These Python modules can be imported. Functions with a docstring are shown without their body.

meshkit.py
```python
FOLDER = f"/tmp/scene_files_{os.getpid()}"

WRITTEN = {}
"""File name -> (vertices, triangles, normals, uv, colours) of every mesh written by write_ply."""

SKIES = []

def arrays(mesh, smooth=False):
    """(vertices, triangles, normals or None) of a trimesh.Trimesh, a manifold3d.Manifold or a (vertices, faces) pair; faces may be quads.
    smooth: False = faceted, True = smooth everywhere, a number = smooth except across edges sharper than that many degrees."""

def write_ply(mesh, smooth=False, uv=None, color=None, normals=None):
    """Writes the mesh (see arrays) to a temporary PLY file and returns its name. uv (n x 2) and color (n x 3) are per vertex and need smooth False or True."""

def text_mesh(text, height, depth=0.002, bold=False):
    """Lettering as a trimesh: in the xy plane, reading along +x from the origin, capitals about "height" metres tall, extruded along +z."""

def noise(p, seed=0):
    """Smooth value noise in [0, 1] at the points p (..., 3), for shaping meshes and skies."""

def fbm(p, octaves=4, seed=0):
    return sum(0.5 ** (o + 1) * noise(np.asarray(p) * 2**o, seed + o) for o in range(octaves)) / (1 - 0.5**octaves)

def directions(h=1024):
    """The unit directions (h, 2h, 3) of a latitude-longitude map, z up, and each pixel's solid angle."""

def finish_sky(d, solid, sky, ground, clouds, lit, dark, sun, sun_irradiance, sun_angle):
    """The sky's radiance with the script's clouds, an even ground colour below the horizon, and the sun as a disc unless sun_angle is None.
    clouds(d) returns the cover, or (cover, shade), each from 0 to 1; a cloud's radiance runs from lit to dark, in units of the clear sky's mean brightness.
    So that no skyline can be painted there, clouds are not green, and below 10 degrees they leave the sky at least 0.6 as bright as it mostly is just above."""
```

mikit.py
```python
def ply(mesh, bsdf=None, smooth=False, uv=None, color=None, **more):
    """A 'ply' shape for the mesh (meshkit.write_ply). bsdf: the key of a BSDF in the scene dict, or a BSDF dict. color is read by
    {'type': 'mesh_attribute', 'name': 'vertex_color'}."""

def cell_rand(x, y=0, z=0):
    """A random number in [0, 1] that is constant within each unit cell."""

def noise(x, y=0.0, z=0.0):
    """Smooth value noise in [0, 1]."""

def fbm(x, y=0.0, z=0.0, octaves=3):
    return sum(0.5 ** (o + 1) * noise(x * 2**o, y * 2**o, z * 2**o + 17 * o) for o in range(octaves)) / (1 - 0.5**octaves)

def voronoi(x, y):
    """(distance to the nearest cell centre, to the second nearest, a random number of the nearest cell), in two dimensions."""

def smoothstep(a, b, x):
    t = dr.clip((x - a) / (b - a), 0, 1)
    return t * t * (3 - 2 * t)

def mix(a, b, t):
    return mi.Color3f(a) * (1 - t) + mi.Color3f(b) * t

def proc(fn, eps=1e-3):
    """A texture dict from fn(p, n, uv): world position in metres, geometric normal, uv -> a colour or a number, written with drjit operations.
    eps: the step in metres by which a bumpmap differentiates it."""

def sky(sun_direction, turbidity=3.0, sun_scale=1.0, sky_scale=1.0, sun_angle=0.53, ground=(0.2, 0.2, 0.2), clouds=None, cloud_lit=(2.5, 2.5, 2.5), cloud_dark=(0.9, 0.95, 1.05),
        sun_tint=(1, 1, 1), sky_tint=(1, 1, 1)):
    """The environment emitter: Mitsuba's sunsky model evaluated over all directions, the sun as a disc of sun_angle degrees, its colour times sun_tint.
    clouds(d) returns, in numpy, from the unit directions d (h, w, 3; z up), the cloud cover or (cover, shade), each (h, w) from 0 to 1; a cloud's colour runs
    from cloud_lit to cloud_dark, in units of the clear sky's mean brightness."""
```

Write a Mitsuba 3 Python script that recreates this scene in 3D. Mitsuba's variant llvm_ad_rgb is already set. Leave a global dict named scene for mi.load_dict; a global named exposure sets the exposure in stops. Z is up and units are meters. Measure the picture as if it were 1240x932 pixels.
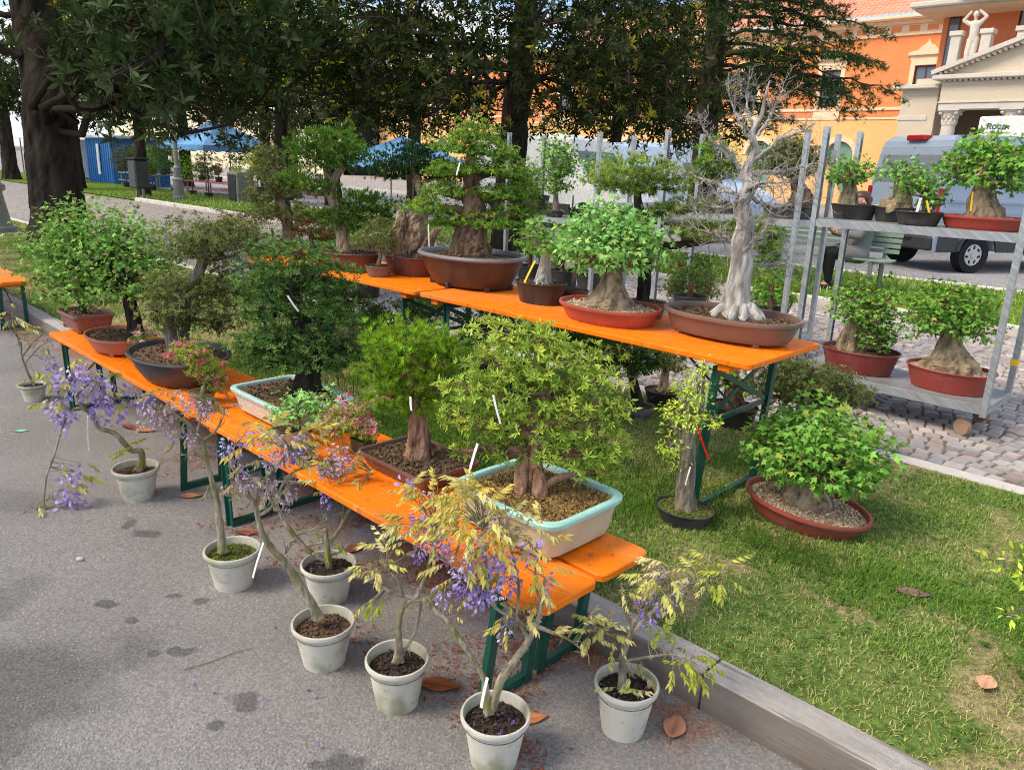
import math, zlib, numpy as np, trimesh, mitsuba as mi, drjit as dr, mikit, meshkit
from mikit import proc, noise, fbm, voronoi, cell_rand, smoothstep, mix
import manifold3d as m3
from shapely.geometry import Polygon, box as sbox
T4 = mi.ScalarTransform4f
scene, labels = {}, {}

# ------------------------------------------------------------------ camera, sky, exposure
p_, r_ = math.radians(15.9), math.radians(2.3)
FWD = np.array([0, math.cos(p_), -math.sin(p_)])
UP0 = np.cross([1.0, 0, 0], FWD)
UP = -math.sin(r_) * np.array([1.0, 0, 0]) + math.cos(r_) * UP0
EYE = np.array([0, 0, 1.65])
scene['camera'] = {'type': 'perspective', 'fov': 2 * math.degrees(math.atan(620 / 930)), 'fov_axis': 'x', 'near_clip': 0.05, 'far_clip': 600.0,
                   'to_world': T4().look_at(origin=EYE.tolist(), target=(EYE + FWD).tolist(), up=UP.tolist())}
def clouds(d):
    n = meshkit.fbm(d / np.maximum(d[..., 2:3], .12) * 1.3 + 3.1, 4)
    return np.clip((n - .38) * 5, 0, 1) * .9, np.clip((n - .5) * 1.5, 0, .5)
scene['sky'] = mikit.sky((-0.62, -0.22, 0.76), turbidity=3, sun_scale=0.42, sun_angle=22.0, clouds=clouds, sky_scale=1.0)
exposure = 2.65

# ------------------------------------------------------------------ frame along the rows: u runs away to the left, v across to the right
DU = np.array([-.72, .694]); DU = DU / np.linalg.norm(DU)
DV = np.array([DU[1], -DU[0]])
YU = math.atan2(DU[1], DU[0])
def S(u, v, z=0.0):
    p = u * DU + v * DV
    return np.array([p[0], p[1], z])
LAWN = 0.12

# ------------------------------------------------------------------ materials (linear colours)
def rgb(*c): return {'type': 'rgb', 'value': [float(x) for x in c]}
def two(b): return {'type': 'twosided', 'bsdf': b}
# The colour of small things: every mesh carries two numbers per vertex (its uv) that mix the three colours of the mesh's own row in one table.
ROWS, TABLE = [], []
def table_color(p, n, uv):
    if not TABLE: TABLE.append(mi.Float(np.array(ROWS, np.float32).ravel()))
    row = dr.floor(uv.y); w = uv.y - row; i = mi.UInt32(row) * 9
    g = lambda k: dr.gather(mi.Float, TABLE[0], i + k)
    return mi.Color3f(*[dr.clip(g(k) + g(3 + k) * uv.x + g(6 + k) * w, 0, 1) for k in range(3)])
def coded(v, c):
    c = np.broadcast_to(np.asarray(c, float), (len(v), 3)); m = c.mean(0); _, _, E = np.linalg.svd((c - m)[:: max(1, len(c) // 4000)], full_matrices=False) if len(c) > 2 and np.ptp(c, 0).max() > 1e-6 else (0, 0, np.eye(3))
    q = (c - m) @ E[:2].T; lo, hi = q.min(0), q.max(0); d = np.maximum(hi - lo, 1e-6); t = (q - lo) / d * .8 + .1
    e1, e2 = E[0] * d[0] / .8, E[1] * d[1] / .8; o = m + E[0] * lo[0] + E[1] * lo[1] - .1 * (e1 + e2)
    ROWS.append(np.r_[o, e1, e2]); t[:, 1] += len(ROWS) - 1
    return t
VC = proc(table_color)
def pr(c, rough=.6, metal=0.0, spec=.5, **k):
    return two({'type': 'principled', 'base_color': c if isinstance(c, dict) else rgb(*c), 'roughness': rough, 'metallic': metal, 'specular': spec, **k})
def bump(b, f, s=1.0, eps=1e-3): return two({'type': 'bumpmap', 'arbitrary': proc(f, eps), 'scale': s, 'bsdf': b['bsdf']})
def mat(name, d): scene['m_' + name] = d; return 'm_' + name
mat('rough', pr(VC, .85, spec=.3))
mat('satin', pr(VC, .45))
mat('gloss', pr(VC, .22))
mat('leaf', {'type': 'principledthin', 'base_color': VC, 'roughness': .38, 'diff_trans': .5, 'eta': 1.5})
mat('leaf_gloss', {'type': 'principledthin', 'base_color': VC, 'roughness': .28, 'diff_trans': .45, 'eta': 1.6})
mat('petal', {'type': 'principledthin', 'base_color': VC, 'roughness': .7, 'diff_trans': .7})
def bark_bump(p, n, uv): return fbm(p.x * 60, p.y * 60, p.z * 22, 3)
mat('bark', bump(pr(VC, .9, spec=.2), bark_bump, .016))
def big_bark(p, n, uv): return fbm(p.x * 14, p.y * 14, p.z * 5, 4)
mat('bark_big', bump(pr(VC, .95, spec=.15), big_bark, .05, 4e-3))
def galv(p, n, uv):
    _, _, c = voronoi((p.x + p.z) * 55, (p.y - p.z) * 55)
    return mix((.30, .33, .36), (.52, .56, .60), c * .6 + .4 * fbm(p.x * 9, p.y * 9, p.z * 9))
mat('galvanised', pr(proc(galv), .42, .55))
def orange(p, n, uv):
    a = p.x * DU[0] + p.y * DU[1]; b = p.x * DV[0] + p.y * DV[1]
    g = fbm(a * 5, b * 90, p.z * 40, 3)
    w = smoothstep(.60, .74, fbm(a * 11, b * 15, 2.0, 4))
    d = smoothstep(.74, .80, fbm(a * 45, b * 45, 7.0, 2))
    c = mix((.93, .215, .004), (.82, .170, .003), g)
    r1, r2, _ = voronoi(a * 4.3 + .35 * fbm(a * 9, b * 9, 3.0, 2), b * 6.1)
    ring = smoothstep(.035, .0, dr.abs(r1 - .30)) * smoothstep(.45, .6, fbm(a * 8, b * 8, 5.0, 2))
    sc = smoothstep(.70, .76, fbm(a * 2.5 + b * 7, b * 160 + a * 24, 9.0, 2))
    dust = smoothstep(.50, .75, fbm(a * 2.3, b * 3.1, 4.0, 4))
    c = mix(mix(c, (.56, .14, .012), w * .40), (.30, .10, .03), d * .5)
    c = mix(c, (.80, .34, .10), ring * .35 + sc * .30)
    return mix(c, (.55, .24, .09), dust * .28)
mat('orange', bump(pr(proc(orange), .42, spec=.2), lambda p, n, uv: fbm((p.x * DU[0] + p.y * DU[1]) * 6, (p.x * DV[0] + p.y * DV[1]) * 110, p.z * 50, 2), .0012))
def green_steel(p, n, uv): return mix((.004, .055, .040), (.010, .085, .060), fbm(p.x * 30, p.y * 30, p.z * 30))
mat('green_steel', pr(proc(green_steel), .32))
def asphalt(p, n, uv):
    a, b, c = voronoi(p.x * 150, p.y * 150)
    base = mix((.165, .161, .162), (.235, .230, .231), fbm(p.x * 2.1, p.y * 2.1, 0, 3))
    base = base * (.76 + .48 * c)
    a2, b2, c2 = voronoi(p.x * 120 + 9, p.y * 120)
    base = dr.select((c2 > .965) & (a2 < .34), mi.Color3f(.34, .33, .32), base)
    w = p.x * .35 + p.y * .9
    f = fbm(p.x * 3.3, p.y * 3.3, 4.0, 5)
    f2 = fbm(p.x * 19, p.y * 19, 2.0, 3)
    def spot(x, y, rx, ry, k=1.0):
        d = dr.sqrt(dr.square((p.x - x) / rx) + dr.square((p.y - y) / ry))
        return smoothstep(1.3, .7, d + ((f - .5) * 1.6 if rx > .1 else (f2 - .5) * 2.4)) * k
    wet = spot(-1.55, 2.10, .34, .30, .8)
    for q in ((-2.0, 2.45, .25, .2, .7), (-1.75, 1.8, .5, .16, .8), (-.35, 1.70, .22, .07, .7), (-2.6, 3.4, .5, .12, .35), (-1.13, 2.29, .062, .03), (-1.18, 2.27, .03, .025), (-.80, 2.05, .045, .04), (-.42, 1.80, .05, .05), (-.52, 1.79, .025, .02),
              (-1.60, 3.12, .06, .045), (-1.74, 3.22, .03, .06), (-1.16, 2.60, .03, .02), (-1.28, 2.62, .025, .015), (-.85, 1.93, .02, .015), (-1.5, 2.55, .03, .02), (-1.35, 2.45, .03, .02)):
        wet = dr.maximum(wet, spot(*q))
    base = base * (1 - .46 * wet)
    g = mi.Color3f(.22, .11, .065)
    v = p.x * DV[0] + p.y * DV[1]
    dirt = smoothstep(1.62, 1.93, v) * smoothstep(.40, .62, fbm(p.x * 6, p.y * 6, 1.0, 4))
    return mix(base, g * (.6 + .8 * c), dirt * .8)
def asphalt_h(p, n, uv):
    a, b, c = voronoi(p.x * 110, p.y * 110)
    return dr.maximum(0, .6 - a) * (.5 + c)
mat('asphalt', bump(pr(proc(asphalt), .85, spec=.3), asphalt_h, .0042, 8e-4))
def soil_lawn(p, n, uv):
    a = fbm(p.x * 3.0, p.y * 3.0, 0.0, 4); b = fbm(p.x * 60, p.y * 60, 0.0, 3)
    c = mix((.10, .155, .035), (.26, .215, .115), smoothstep(.38, .58, a))
    return c * (.45 + 1.1 * b)
mat('lawn_soil', bump(pr(proc(soil_lawn), .95, spec=.1), lambda p, n, uv: fbm(p.x * 70, p.y * 70, 0, 3), .012))
def verge_c(p, n, uv):
    b = fbm(p.x * 18, p.y * 18, 0.0, 4)
    return mix((.07, .14, .015), (.15, .22, .03), fbm(p.x * .8, p.y * .8, 0, 3)) * (.5 + b)
mat('verge', bump(pr(proc(verge_c), .95, spec=.1), lambda p, n, uv: fbm(p.x * 30, p.y * 30, 0, 3), .03))
def pave_c(p, n, uv):
    u = p.x * DU[0] + p.y * DU[1]; v = p.x * DV[0] + p.y * DV[1]
    a, b, c = voronoi(u * 8, v * 8)
    return mix((.13, .115, .105), (.27, .25, .24), smoothstep(.02, .12, b - a) * (.55 + .45 * c))
mat('paving', pr(proc(pave_c), .8))
mat('joint', pr(proc(lambda p, n, uv: mix((.10, .085, .07), (.20, .16, .11), fbm(p.x * 25, p.y * 25, 0, 3))), .95, spec=.1))
mat('concrete', bump(pr(proc(lambda p, n, uv: mix((.42, .40, .37), (.62, .60, .56), fbm(p.x * 9, p.y * 9, p.z * 9, 4))), .85), lambda p, n, uv: fbm(p.x * 90, p.y * 90, p.z * 90, 2), .003))
mat('road', pr(proc(lambda p, n, uv: mix((.16, .16, .17), (.24, .24, .25), fbm(p.x * 1.5, p.y * 1.5, 0, 4)) * (.7 + .6 * noise(p.x * 60, p.y * 60))), .85))
def timber(p, n, uv):
    a = p.x * DU[0] + p.y * DU[1]; b = p.x * DV[0] + p.y * DV[1]
    g = .3 * fbm(a * 2.2, b * 60 + 3 * fbm(a * 1.4, b * 6), p.z * 60, 4) + .4 * fbm(a * 7, b * 11, p.z * 11, 4) + .3 * fbm(a * 60, b * 90, p.z * 90, 2)
    k = smoothstep(.62, .72, fbm(a * 3.1 + 5, b * 46, p.z * 46, 4))
    c = mix((.19, .175, .165), (.46, .44, .42), g)
    c = mix(c, (.09, .08, .07), k * .6)
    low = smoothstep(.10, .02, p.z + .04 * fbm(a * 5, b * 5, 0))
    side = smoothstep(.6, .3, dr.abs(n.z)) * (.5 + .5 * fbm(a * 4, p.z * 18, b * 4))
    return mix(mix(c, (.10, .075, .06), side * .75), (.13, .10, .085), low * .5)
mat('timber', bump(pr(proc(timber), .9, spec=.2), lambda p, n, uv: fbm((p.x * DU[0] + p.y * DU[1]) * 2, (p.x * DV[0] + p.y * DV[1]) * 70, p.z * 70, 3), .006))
def whitepot(p, n, uv):
    a = fbm(p.x * 13, p.y * 13, p.z * 8, 4); b = fbm(p.x * 60, p.y * 60, p.z * 60, 3)
    c = mix((.54, .53, .47), (.37, .37, .29), smoothstep(.40, .72, a))
    c = mix(c, (.22, .25, .10), smoothstep(.45, .75, a) * .6 * smoothstep(.15, .0, p.z))
    return mix(c, (.20, .19, .13), smoothstep(.62, .86, b) * .5)
mat('white_pot', pr(proc(whitepot), .5))
mat('wall_orange', pr(proc(lambda p, n, uv: mix((.78, .25, .095), (.86, .33, .13), fbm(p.x * 1.2, p.y * 1.2, p.z * 1.2, 4))), .9, spec=.1))
mat('wall_ochre', pr(proc(lambda p, n, uv: mix((.86, .47, .18), (.92, .56, .25), fbm(p.x * 1.2, p.y * 1.2, p.z * 1.2, 4))), .9, spec=.1))
mat('cream', pr(proc(lambda p, n, uv: mix((.80, .62, .40), (.86, .70, .50), fbm(p.x * 2, p.y * 2, p.z * 2, 4))), .85, spec=.1))
mat('stone', pr(proc(lambda p, n, uv: mix((.52, .48, .42), (.68, .64, .58), fbm(p.x * 3, p.y * 3, p.z * 2, 4))), .85, spec=.1))
mat('roof_tile', pr(proc(lambda p, n, uv: mix((.50, .20, .12), (.68, .32, .22), fbm(p.x * 3, p.y * 3, p.z * 3, 3))), .9))
PLAIN = {k_: (c_, 'gloss' if r2 < .33 else 'satin' if r2 < .62 else 'rough') for k_, c_, r2 in (('black', (.012, .012, .014), .35), ('rubber', (.018, .018, .02), .7), ('dark_frame', (.11, .03, .018), .5), ('dark_room', (.02, .02, .022), .9), ('paint_white', (.78, .78, .77), .4), ('white_plastic', (.80, .82, .83), .35),
                   ('van_grey', (.27, .33, .44), .22), ('van_white', (.66, .68, .70), .3), ('van_blue', (.34, .46, .66), .3), ('red', (.62, .02, .02), .3), ('tent_blue', (.055, .20, .50), .8), ('tent_sky', (.16, .38, .72), .8), ('iron', (.20, .205, .20), .5),
                   ('bench_green', (.19, .27, .215), .5), ('hub', (.5, .5, .5), .3), ('teal', (.30, .52, .50), .5), ('yellow', (.85, .60, .03), .5), ('cloth_grey', (.16, .16, .165), .9), ('cloth_black', (.012, .012, .016), .85), ('skin', (.56, .30, .21), .5), ('hair', (.06, .025, .015), .6),
                   ('plastic_green', (.25, .62, .50), .4), ('crate', (.45, .12, .14), .6),
                   ('door_green', (.16, .30, .22), .5), ('soffit', (.55, .42, .30), .9), ('cream_stone', (.60, .52, .40), .9), ('dark_stone', (.20, .16, .13), .9), ('wall_red', (.66, .22, .10), .9), ('blind', (.34, .34, .31), .9), ('cream_wall', (.74, .66, .48), .9), ('wheel_tan', (.30, .20, .15), .9),
                   ('light_red', (.35, .01, .012), .2), ('van_black', (.03, .032, .035), .4), ('jeans', (.05, .08, .16), .9), ('leaf_brown', (.42, .16, .06), .7), ('awning_white', (.74, .76, .80), .9))}
mat('glass', {'type': 'thindielectric'})
mat('tinted', pr((.10, .125, .15), .06, spec=.8))

# ------------------------------------------------------------------ mesh helpers: a mesh is (vertices, triangles, vertex colours or None)
def cat(ms):
    V, F, C, o = [], [], [], 0
    for v, f, c in ms:
        V.append(v); F.append(np.asarray(f, int) + o); o += len(v)
        C.append(np.broadcast_to(np.asarray((.5, .5, .5) if c is None else c, float), (len(v), 3)))
    return np.vstack(V), np.vstack(F), np.vstack(C)
BOXF = np.array([[0, 2, 1], [0, 3, 2], [4, 5, 6], [4, 6, 7], [0, 1, 5], [0, 5, 4], [1, 2, 6], [1, 6, 5], [2, 3, 7], [2, 7, 6], [3, 0, 4], [3, 4, 7]])
def boxm(x0, x1, y0, y1, z0, z1, c=None):
    return np.array([[x0, y0, z0], [x1, y0, z0], [x1, y1, z0], [x0, y1, z0], [x0, y0, z1], [x1, y0, z1], [x1, y1, z1], [x0, y1, z1]], float), BOXF, c
def rbox(x0, x1, y0, y1, z0, z1, r=.005, c=None):
    """a box with its edges cut by a chamfer r"""
    h = m3.Manifold.hull_points([(x, y, z) for X, Y, Z in ((0, r, r), (r, 0, r), (r, r, 0)) for x in (x0 + X, x1 - X) for y in (y0 + Y, y1 - Y) for z in (z0 + Z, z1 - Z)])
    m = h.to_mesh(); return np.array(m.vert_properties[:, :3], float), np.array(m.tri_verts, int), c
def bar(a, b, w, h, c=None, up=(0, 0, 1)):
    """a straight square bar from a to b, w wide and h high"""
    a, b = np.asarray(a, float), np.asarray(b, float); d = b - a; L = np.linalg.norm(d); d = d / L
    up = np.asarray(up, float)
    if abs(d @ up) > .98: up = np.array([1.0, 0, 0])
    s = np.cross(d, up); s /= np.linalg.norm(s); t = np.cross(s, d)
    v, f, _ = boxm(0, L, -w / 2, w / 2, -h / 2, h / 2)
    return a + v[:, :1] * d + v[:, 1:2] * -s + v[:, 2:] * t, f, c
def extrude(poly, h, c=None):
    m = trimesh.creation.extrude_polygon(poly, h, engine='earcut')
    return np.array(m.vertices), np.array(m.faces), c
def mani(m, c=None):
    m = m.to_mesh(); return np.array(m.vert_properties[:, :3], float), np.array(m.tri_verts, int), c
def moved(m, M=None, rz=0.0, at=(0, 0, 0)):
    v = np.asarray(m[0], float)
    if M is not None: v = v @ np.asarray(M, float)[:3, :3].T + (np.asarray(M)[:3, 3] if np.asarray(M).shape == (4, 4) else 0)
    c, s = math.cos(rz), math.sin(rz)
    return v @ np.array([[c, -s, 0], [s, c, 0], [0, 0, 1]]).T + np.asarray(at, float), m[1], m[2]
def uvm(m):
    """a mesh built in (u, v, z) brought into the world"""
    v = np.asarray(m[0], float); w = v[:, :1] * np.r_[DU, 0] + v[:, 1:2] * np.r_[DV, 0]; w[:, 2] = v[:, 2]
    return w, np.asarray(m[1])[:, ::-1], m[2]
def ubox(*a, r=0, c=None): return uvm(rbox(*a, r=r, c=c) if r else boxm(*a, c=c))
def ubar(a, b, w, h, c=None): return bar(S(*a), S(*b), w, h, c)
def smooth_path(pts, rad, n):
    pts, rad = np.asarray(pts, float), np.asarray(rad, float)
    if len(pts) < 3:
        t = np.linspace(0, 1, n)[:, None]; return pts[0] * (1 - t) + pts[-1] * t, rad[0] + (rad[-1] - rad[0]) * t[:, 0]
    P = np.vstack([2 * pts[0] - pts[1], pts, 2 * pts[-1] - pts[-2]]); R = np.r_[rad[0], rad, rad[-1]]
    t = np.linspace(0, len(pts) - 1 - 1e-9, n); i = t.astype(int); f = (t - i)[:, None]
    a, b, c, d = P[i], P[i + 1], P[i + 2], P[i + 3]
    q = .5 * (2 * b + (c - a) * f + (2 * a - 5 * b + 4 * c - d) * f**2 + (3 * b - a - 3 * c + d) * f**3)
    return q, R[i + 1] * (1 - f[:, 0]) + R[i + 2] * f[:, 0]
def tube(pts, rad, sides=6, n=None, c=None, flare=0.0, lumps=0.0, rng=None, cap=True, roots=5):
    """a swept, tapering tube; flare spreads its foot into roots, lumps makes its bark uneven"""
    if n is not None: pts, rad = smooth_path(pts, rad, n)
    P, R = np.asarray(pts, float), np.asarray(rad, float); n = len(P)
    t = np.gradient(P, axis=0); t /= np.linalg.norm(t, axis=1, keepdims=True) + 1e-12
    u = np.cross(t[0], [0, 1.0, 0] if abs(t[0, 1]) < .9 else [1.0, 0, 0]); u /= np.linalg.norm(u)
    U = np.empty_like(P)
    for i in range(n):
        u = u - t[i] * (u @ t[i]); u = u / (np.linalg.norm(u) + 1e-12); U[i] = u
    W = np.cross(t, U); a = np.arange(sides) * 2 * np.pi / sides
    rr = np.repeat(R[:, None], sides, 1)
    if flare or lumps:
        ph = rng.random() * 6.28
        s = np.r_[0, np.cumsum(np.linalg.norm(np.diff(P, axis=0), axis=1))]
        if flare:
            k = np.exp(-s / (R[0] * 1.1))[:, None]
            rr = rr * (1 + flare * k * (.55 + .55 * np.cos(roots * a[None] + ph + .8 * np.sin(2 * a[None] + ph))))
        if lumps:
            q = P[:, None] + rr[..., None] * (np.cos(a)[None, :, None] * U[:, None] + np.sin(a)[None, :, None] * W[:, None])
            f1 = 1.3 / max(R[0], 1e-3); q2 = q * [f1, f1, f1 * .55]
            rr = rr * (1 - .5 * lumps * np.exp(-((meshkit.fbm(q2 * [2.6, 2.6, .7] + ph * 3, 2) - .5) / .05)**2) + lumps * (meshkit.fbm(q2 + ph * 7, 3) - .5) * 2 + .55 * lumps * (meshkit.fbm(q2 * [3.4, 3.4, .9] + ph, 2) - .5))
    v = (P[:, None] + rr[..., None] * (np.cos(a)[None, :, None] * U[:, None] + np.sin(a)[None, :, None] * W[:, None])).reshape(-1, 3)
    i, j = np.meshgrid(np.arange(n - 1), np.arange(sides), indexing='ij')
    q = np.stack([i * sides + j, i * sides + (j + 1) % sides, (i + 1) * sides + (j + 1) % sides, (i + 1) * sides + j], -1).reshape(-1, 4)
    f = np.vstack([q[:, [0, 1, 2]], q[:, [0, 2, 3]]])
    if cap:
        v = np.vstack([v, P[-1] + t[-1] * R[-1] * .4]); e = (n - 1) * sides; k = np.arange(sides)
        f = np.vstack([f, np.stack([e + k, e + (k + 1) % sides, np.full(sides, len(v) - 1)], 1)])
    return v, f, c
def barkcol(v, c0, c1, rng, f=40, moss=None):
    t = (.5 * meshkit.fbm(v * [f, f, f * .22] + rng.random() * 50, 4) + .5 * meshkit.fbm(v * [f * 2.2, f * 2.2, f * .3] + rng.random() * 50, 2))[:, None]; t = np.clip((t - .34) * 3.2, 0, 1)
    c = np.asarray(c0) * (1 - t) + np.asarray(c1) * t
    if moss is not None:
        g = np.clip((meshkit.fbm(v * f * .4 + 9, 3)[:, None] - .5) * 5, 0, 1); c = c * (1 - g) + np.asarray(moss) * g
    return c
def lathe(prof, a, b=None, n=2.0, sides=40, c=None):
    """a pot-like shell: prof is [(offset from the rim's half axes, z)], the outline a superellipse of half axes a, b"""
    b = a if b is None else b
    t = np.arange(sides) * 2 * np.pi / sides
    cx, sy = np.cos(t), np.sin(t); cx, sy = np.sign(cx) * np.abs(cx)**(2 / n), np.sign(sy) * np.abs(sy)**(2 / n)
    rings, F = [], []
    def ring(o, z): return np.stack([np.maximum(a + o, .0005) * cx, np.maximum(b + o, .0005) * sy, np.full(sides, z)], 1)
    V, k = [], np.arange(sides)
    prof = [np.asarray(p, float) for p in prof]
    last = None
    for i in range(len(prof) - 1):
        d = prof[i + 1] - prof[i]; d = d / (np.linalg.norm(d) + 1e-9)
        if last is None or d @ last < .8: V.append(ring(*prof[i]))
        V.append(ring(*prof[i + 1])); e = (len(V) - 2) * sides
        F += [np.stack([e + k, e + (k + 1) % sides, e + sides + (k + 1) % sides], 1), np.stack([e + k, e + sides + (k + 1) % sides, e + sides + k], 1)]
        last = d
    return np.vstack(V), np.vstack(F), c
def sdisc(a, b, n, z, rng, rough=.006, rings=9, sides=40, mound=0.0):
    t = np.arange(sides) * 2 * np.pi / sides
    cx, sy = np.cos(t), np.sin(t); cx, sy = np.sign(cx) * np.abs(cx)**(2 / n), np.sign(sy) * np.abs(sy)**(2 / n)
    V = [np.array([[0, 0, z + mound]])]
    for i in range(1, rings + 1):
        r = i / rings; V.append(np.stack([a * r * cx, b * r * sy, np.full(sides, z + mound * (1 - r * r))], 1))
    v = np.vstack(V); v[:, 2] += (meshkit.fbm(v * 40 + rng.random() * 30, 3) - .5) * 2 * rough
    k = np.arange(sides); F = [np.stack([np.zeros(sides, int), 1 + k, 1 + (k + 1) % sides], 1)]
    for i in range(rings - 1):
        e = 1 + i * sides; F += [np.stack([e + k, e + sides + k, e + sides + (k + 1) % sides], 1), np.stack([e + k, e + sides + (k + 1) % sides, e + (k + 1) % sides], 1)]
    return v, np.vstack(F)
OCT = (np.array([[1, 0, 0], [-1, 0, 0], [0, 1, 0], [0, -1, 0], [0, 0, 1], [0, 0, -1.0]]), np.array([[0, 2, 4], [2, 1, 4], [1, 3, 4], [3, 0, 4], [2, 0, 5], [1, 2, 5], [3, 1, 5], [0, 3, 5]]))
def unit(v): return v / (np.linalg.norm(v, axis=-1, keepdims=True) + 1e-12)
def frames(dx, nz):
    dx = unit(dx); y = unit(np.cross(nz, dx)); z = np.cross(dx, y)
    return dx, y, z
def scatter(tpl, pos, dx, nz, size, col):
    """copies of a small template (V, F, per-vertex shade) at pos, its x axis along dx and its z axis near nz"""
    V, F, sh = tpl; n, k = len(pos), len(V)
    if n == 0: return np.zeros((0, 3)), np.zeros((0, 3), int), np.zeros((0, 3))
    x, y, z = frames(dx, nz); size = np.broadcast_to(np.asarray(size, float), (n,))[:, None, None]
    v = pos[:, None] + size * (V[None, :, :1] * x[:, None] + V[None, :, 1:2] * y[:, None] + V[None, :, 2:] * z[:, None])
    f = F[None] + (np.arange(n) * k)[:, None, None]
    c = np.broadcast_to(col[:, None] * sh[None, :, None], (n, k, 3))
    return v.reshape(-1, 3), f.reshape(-1, 3), c.reshape(-1, 3)

# ------------------------------------------------------------------ entries, names, labels
count = {}
def numbered(name):
    count[name] = count.get(name, -1) + 1
    return name if count[name] == 0 else f'{name}_{count[name]:03d}'
def thing(name, label, cat_, group=None):
    key = numbered(name); labels[key] = {'label': label, 'category': cat_}
    if group: labels[key]['group'] = group
    return key
def shape(m, bsdf, smooth=False, **k):
    v, f, c = m
    if bsdf[2:] in PLAIN: c, bsdf = PLAIN[bsdf[2:]][0], 'm_' + PLAIN[bsdf[2:]][1]
    return mikit.ply((v, f), bsdf, smooth=smooth, uv=coded(v, c) if c is not None and bsdf in CODED else np.zeros((len(v), 2)), **k)
CODED = {'m_' + x for x in ('rough', 'satin', 'gloss', 'leaf', 'leaf_gloss', 'petal', 'bark', 'bark_big')}
def part(parent, name, m, bsdf, smooth=False, kind=None, label=None, **k):
    key = numbered(parent + '__' + name)
    scene[key] = shape(m, 'm_' + bsdf, smooth, **k)
    if kind or label: labels[key] = {a: b for a, b in (('kind', kind), ('label', label)) if b}
    return key
def copy_of(parent, name, d, to_world):
    key = numbered(parent + '__' + name); scene[key] = {**d, 'to_world': T4(to_world)}
    return key
def struct(name, m, bsdf, smooth=False, parent=None, label=None):
    key = numbered((parent + '__' if parent else '') + name); scene[key] = shape(m, 'm_' + bsdf, smooth)
    if not parent: labels[key] = {'kind': 'structure', 'label': label or name.replace('_', ' ')}
    return key
def single(name, m, bsdf, label, cat_, group=None, smooth=False):
    key = thing(name, label, cat_, group); scene[key] = shape(m, 'm_' + bsdf, smooth); return key

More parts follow.
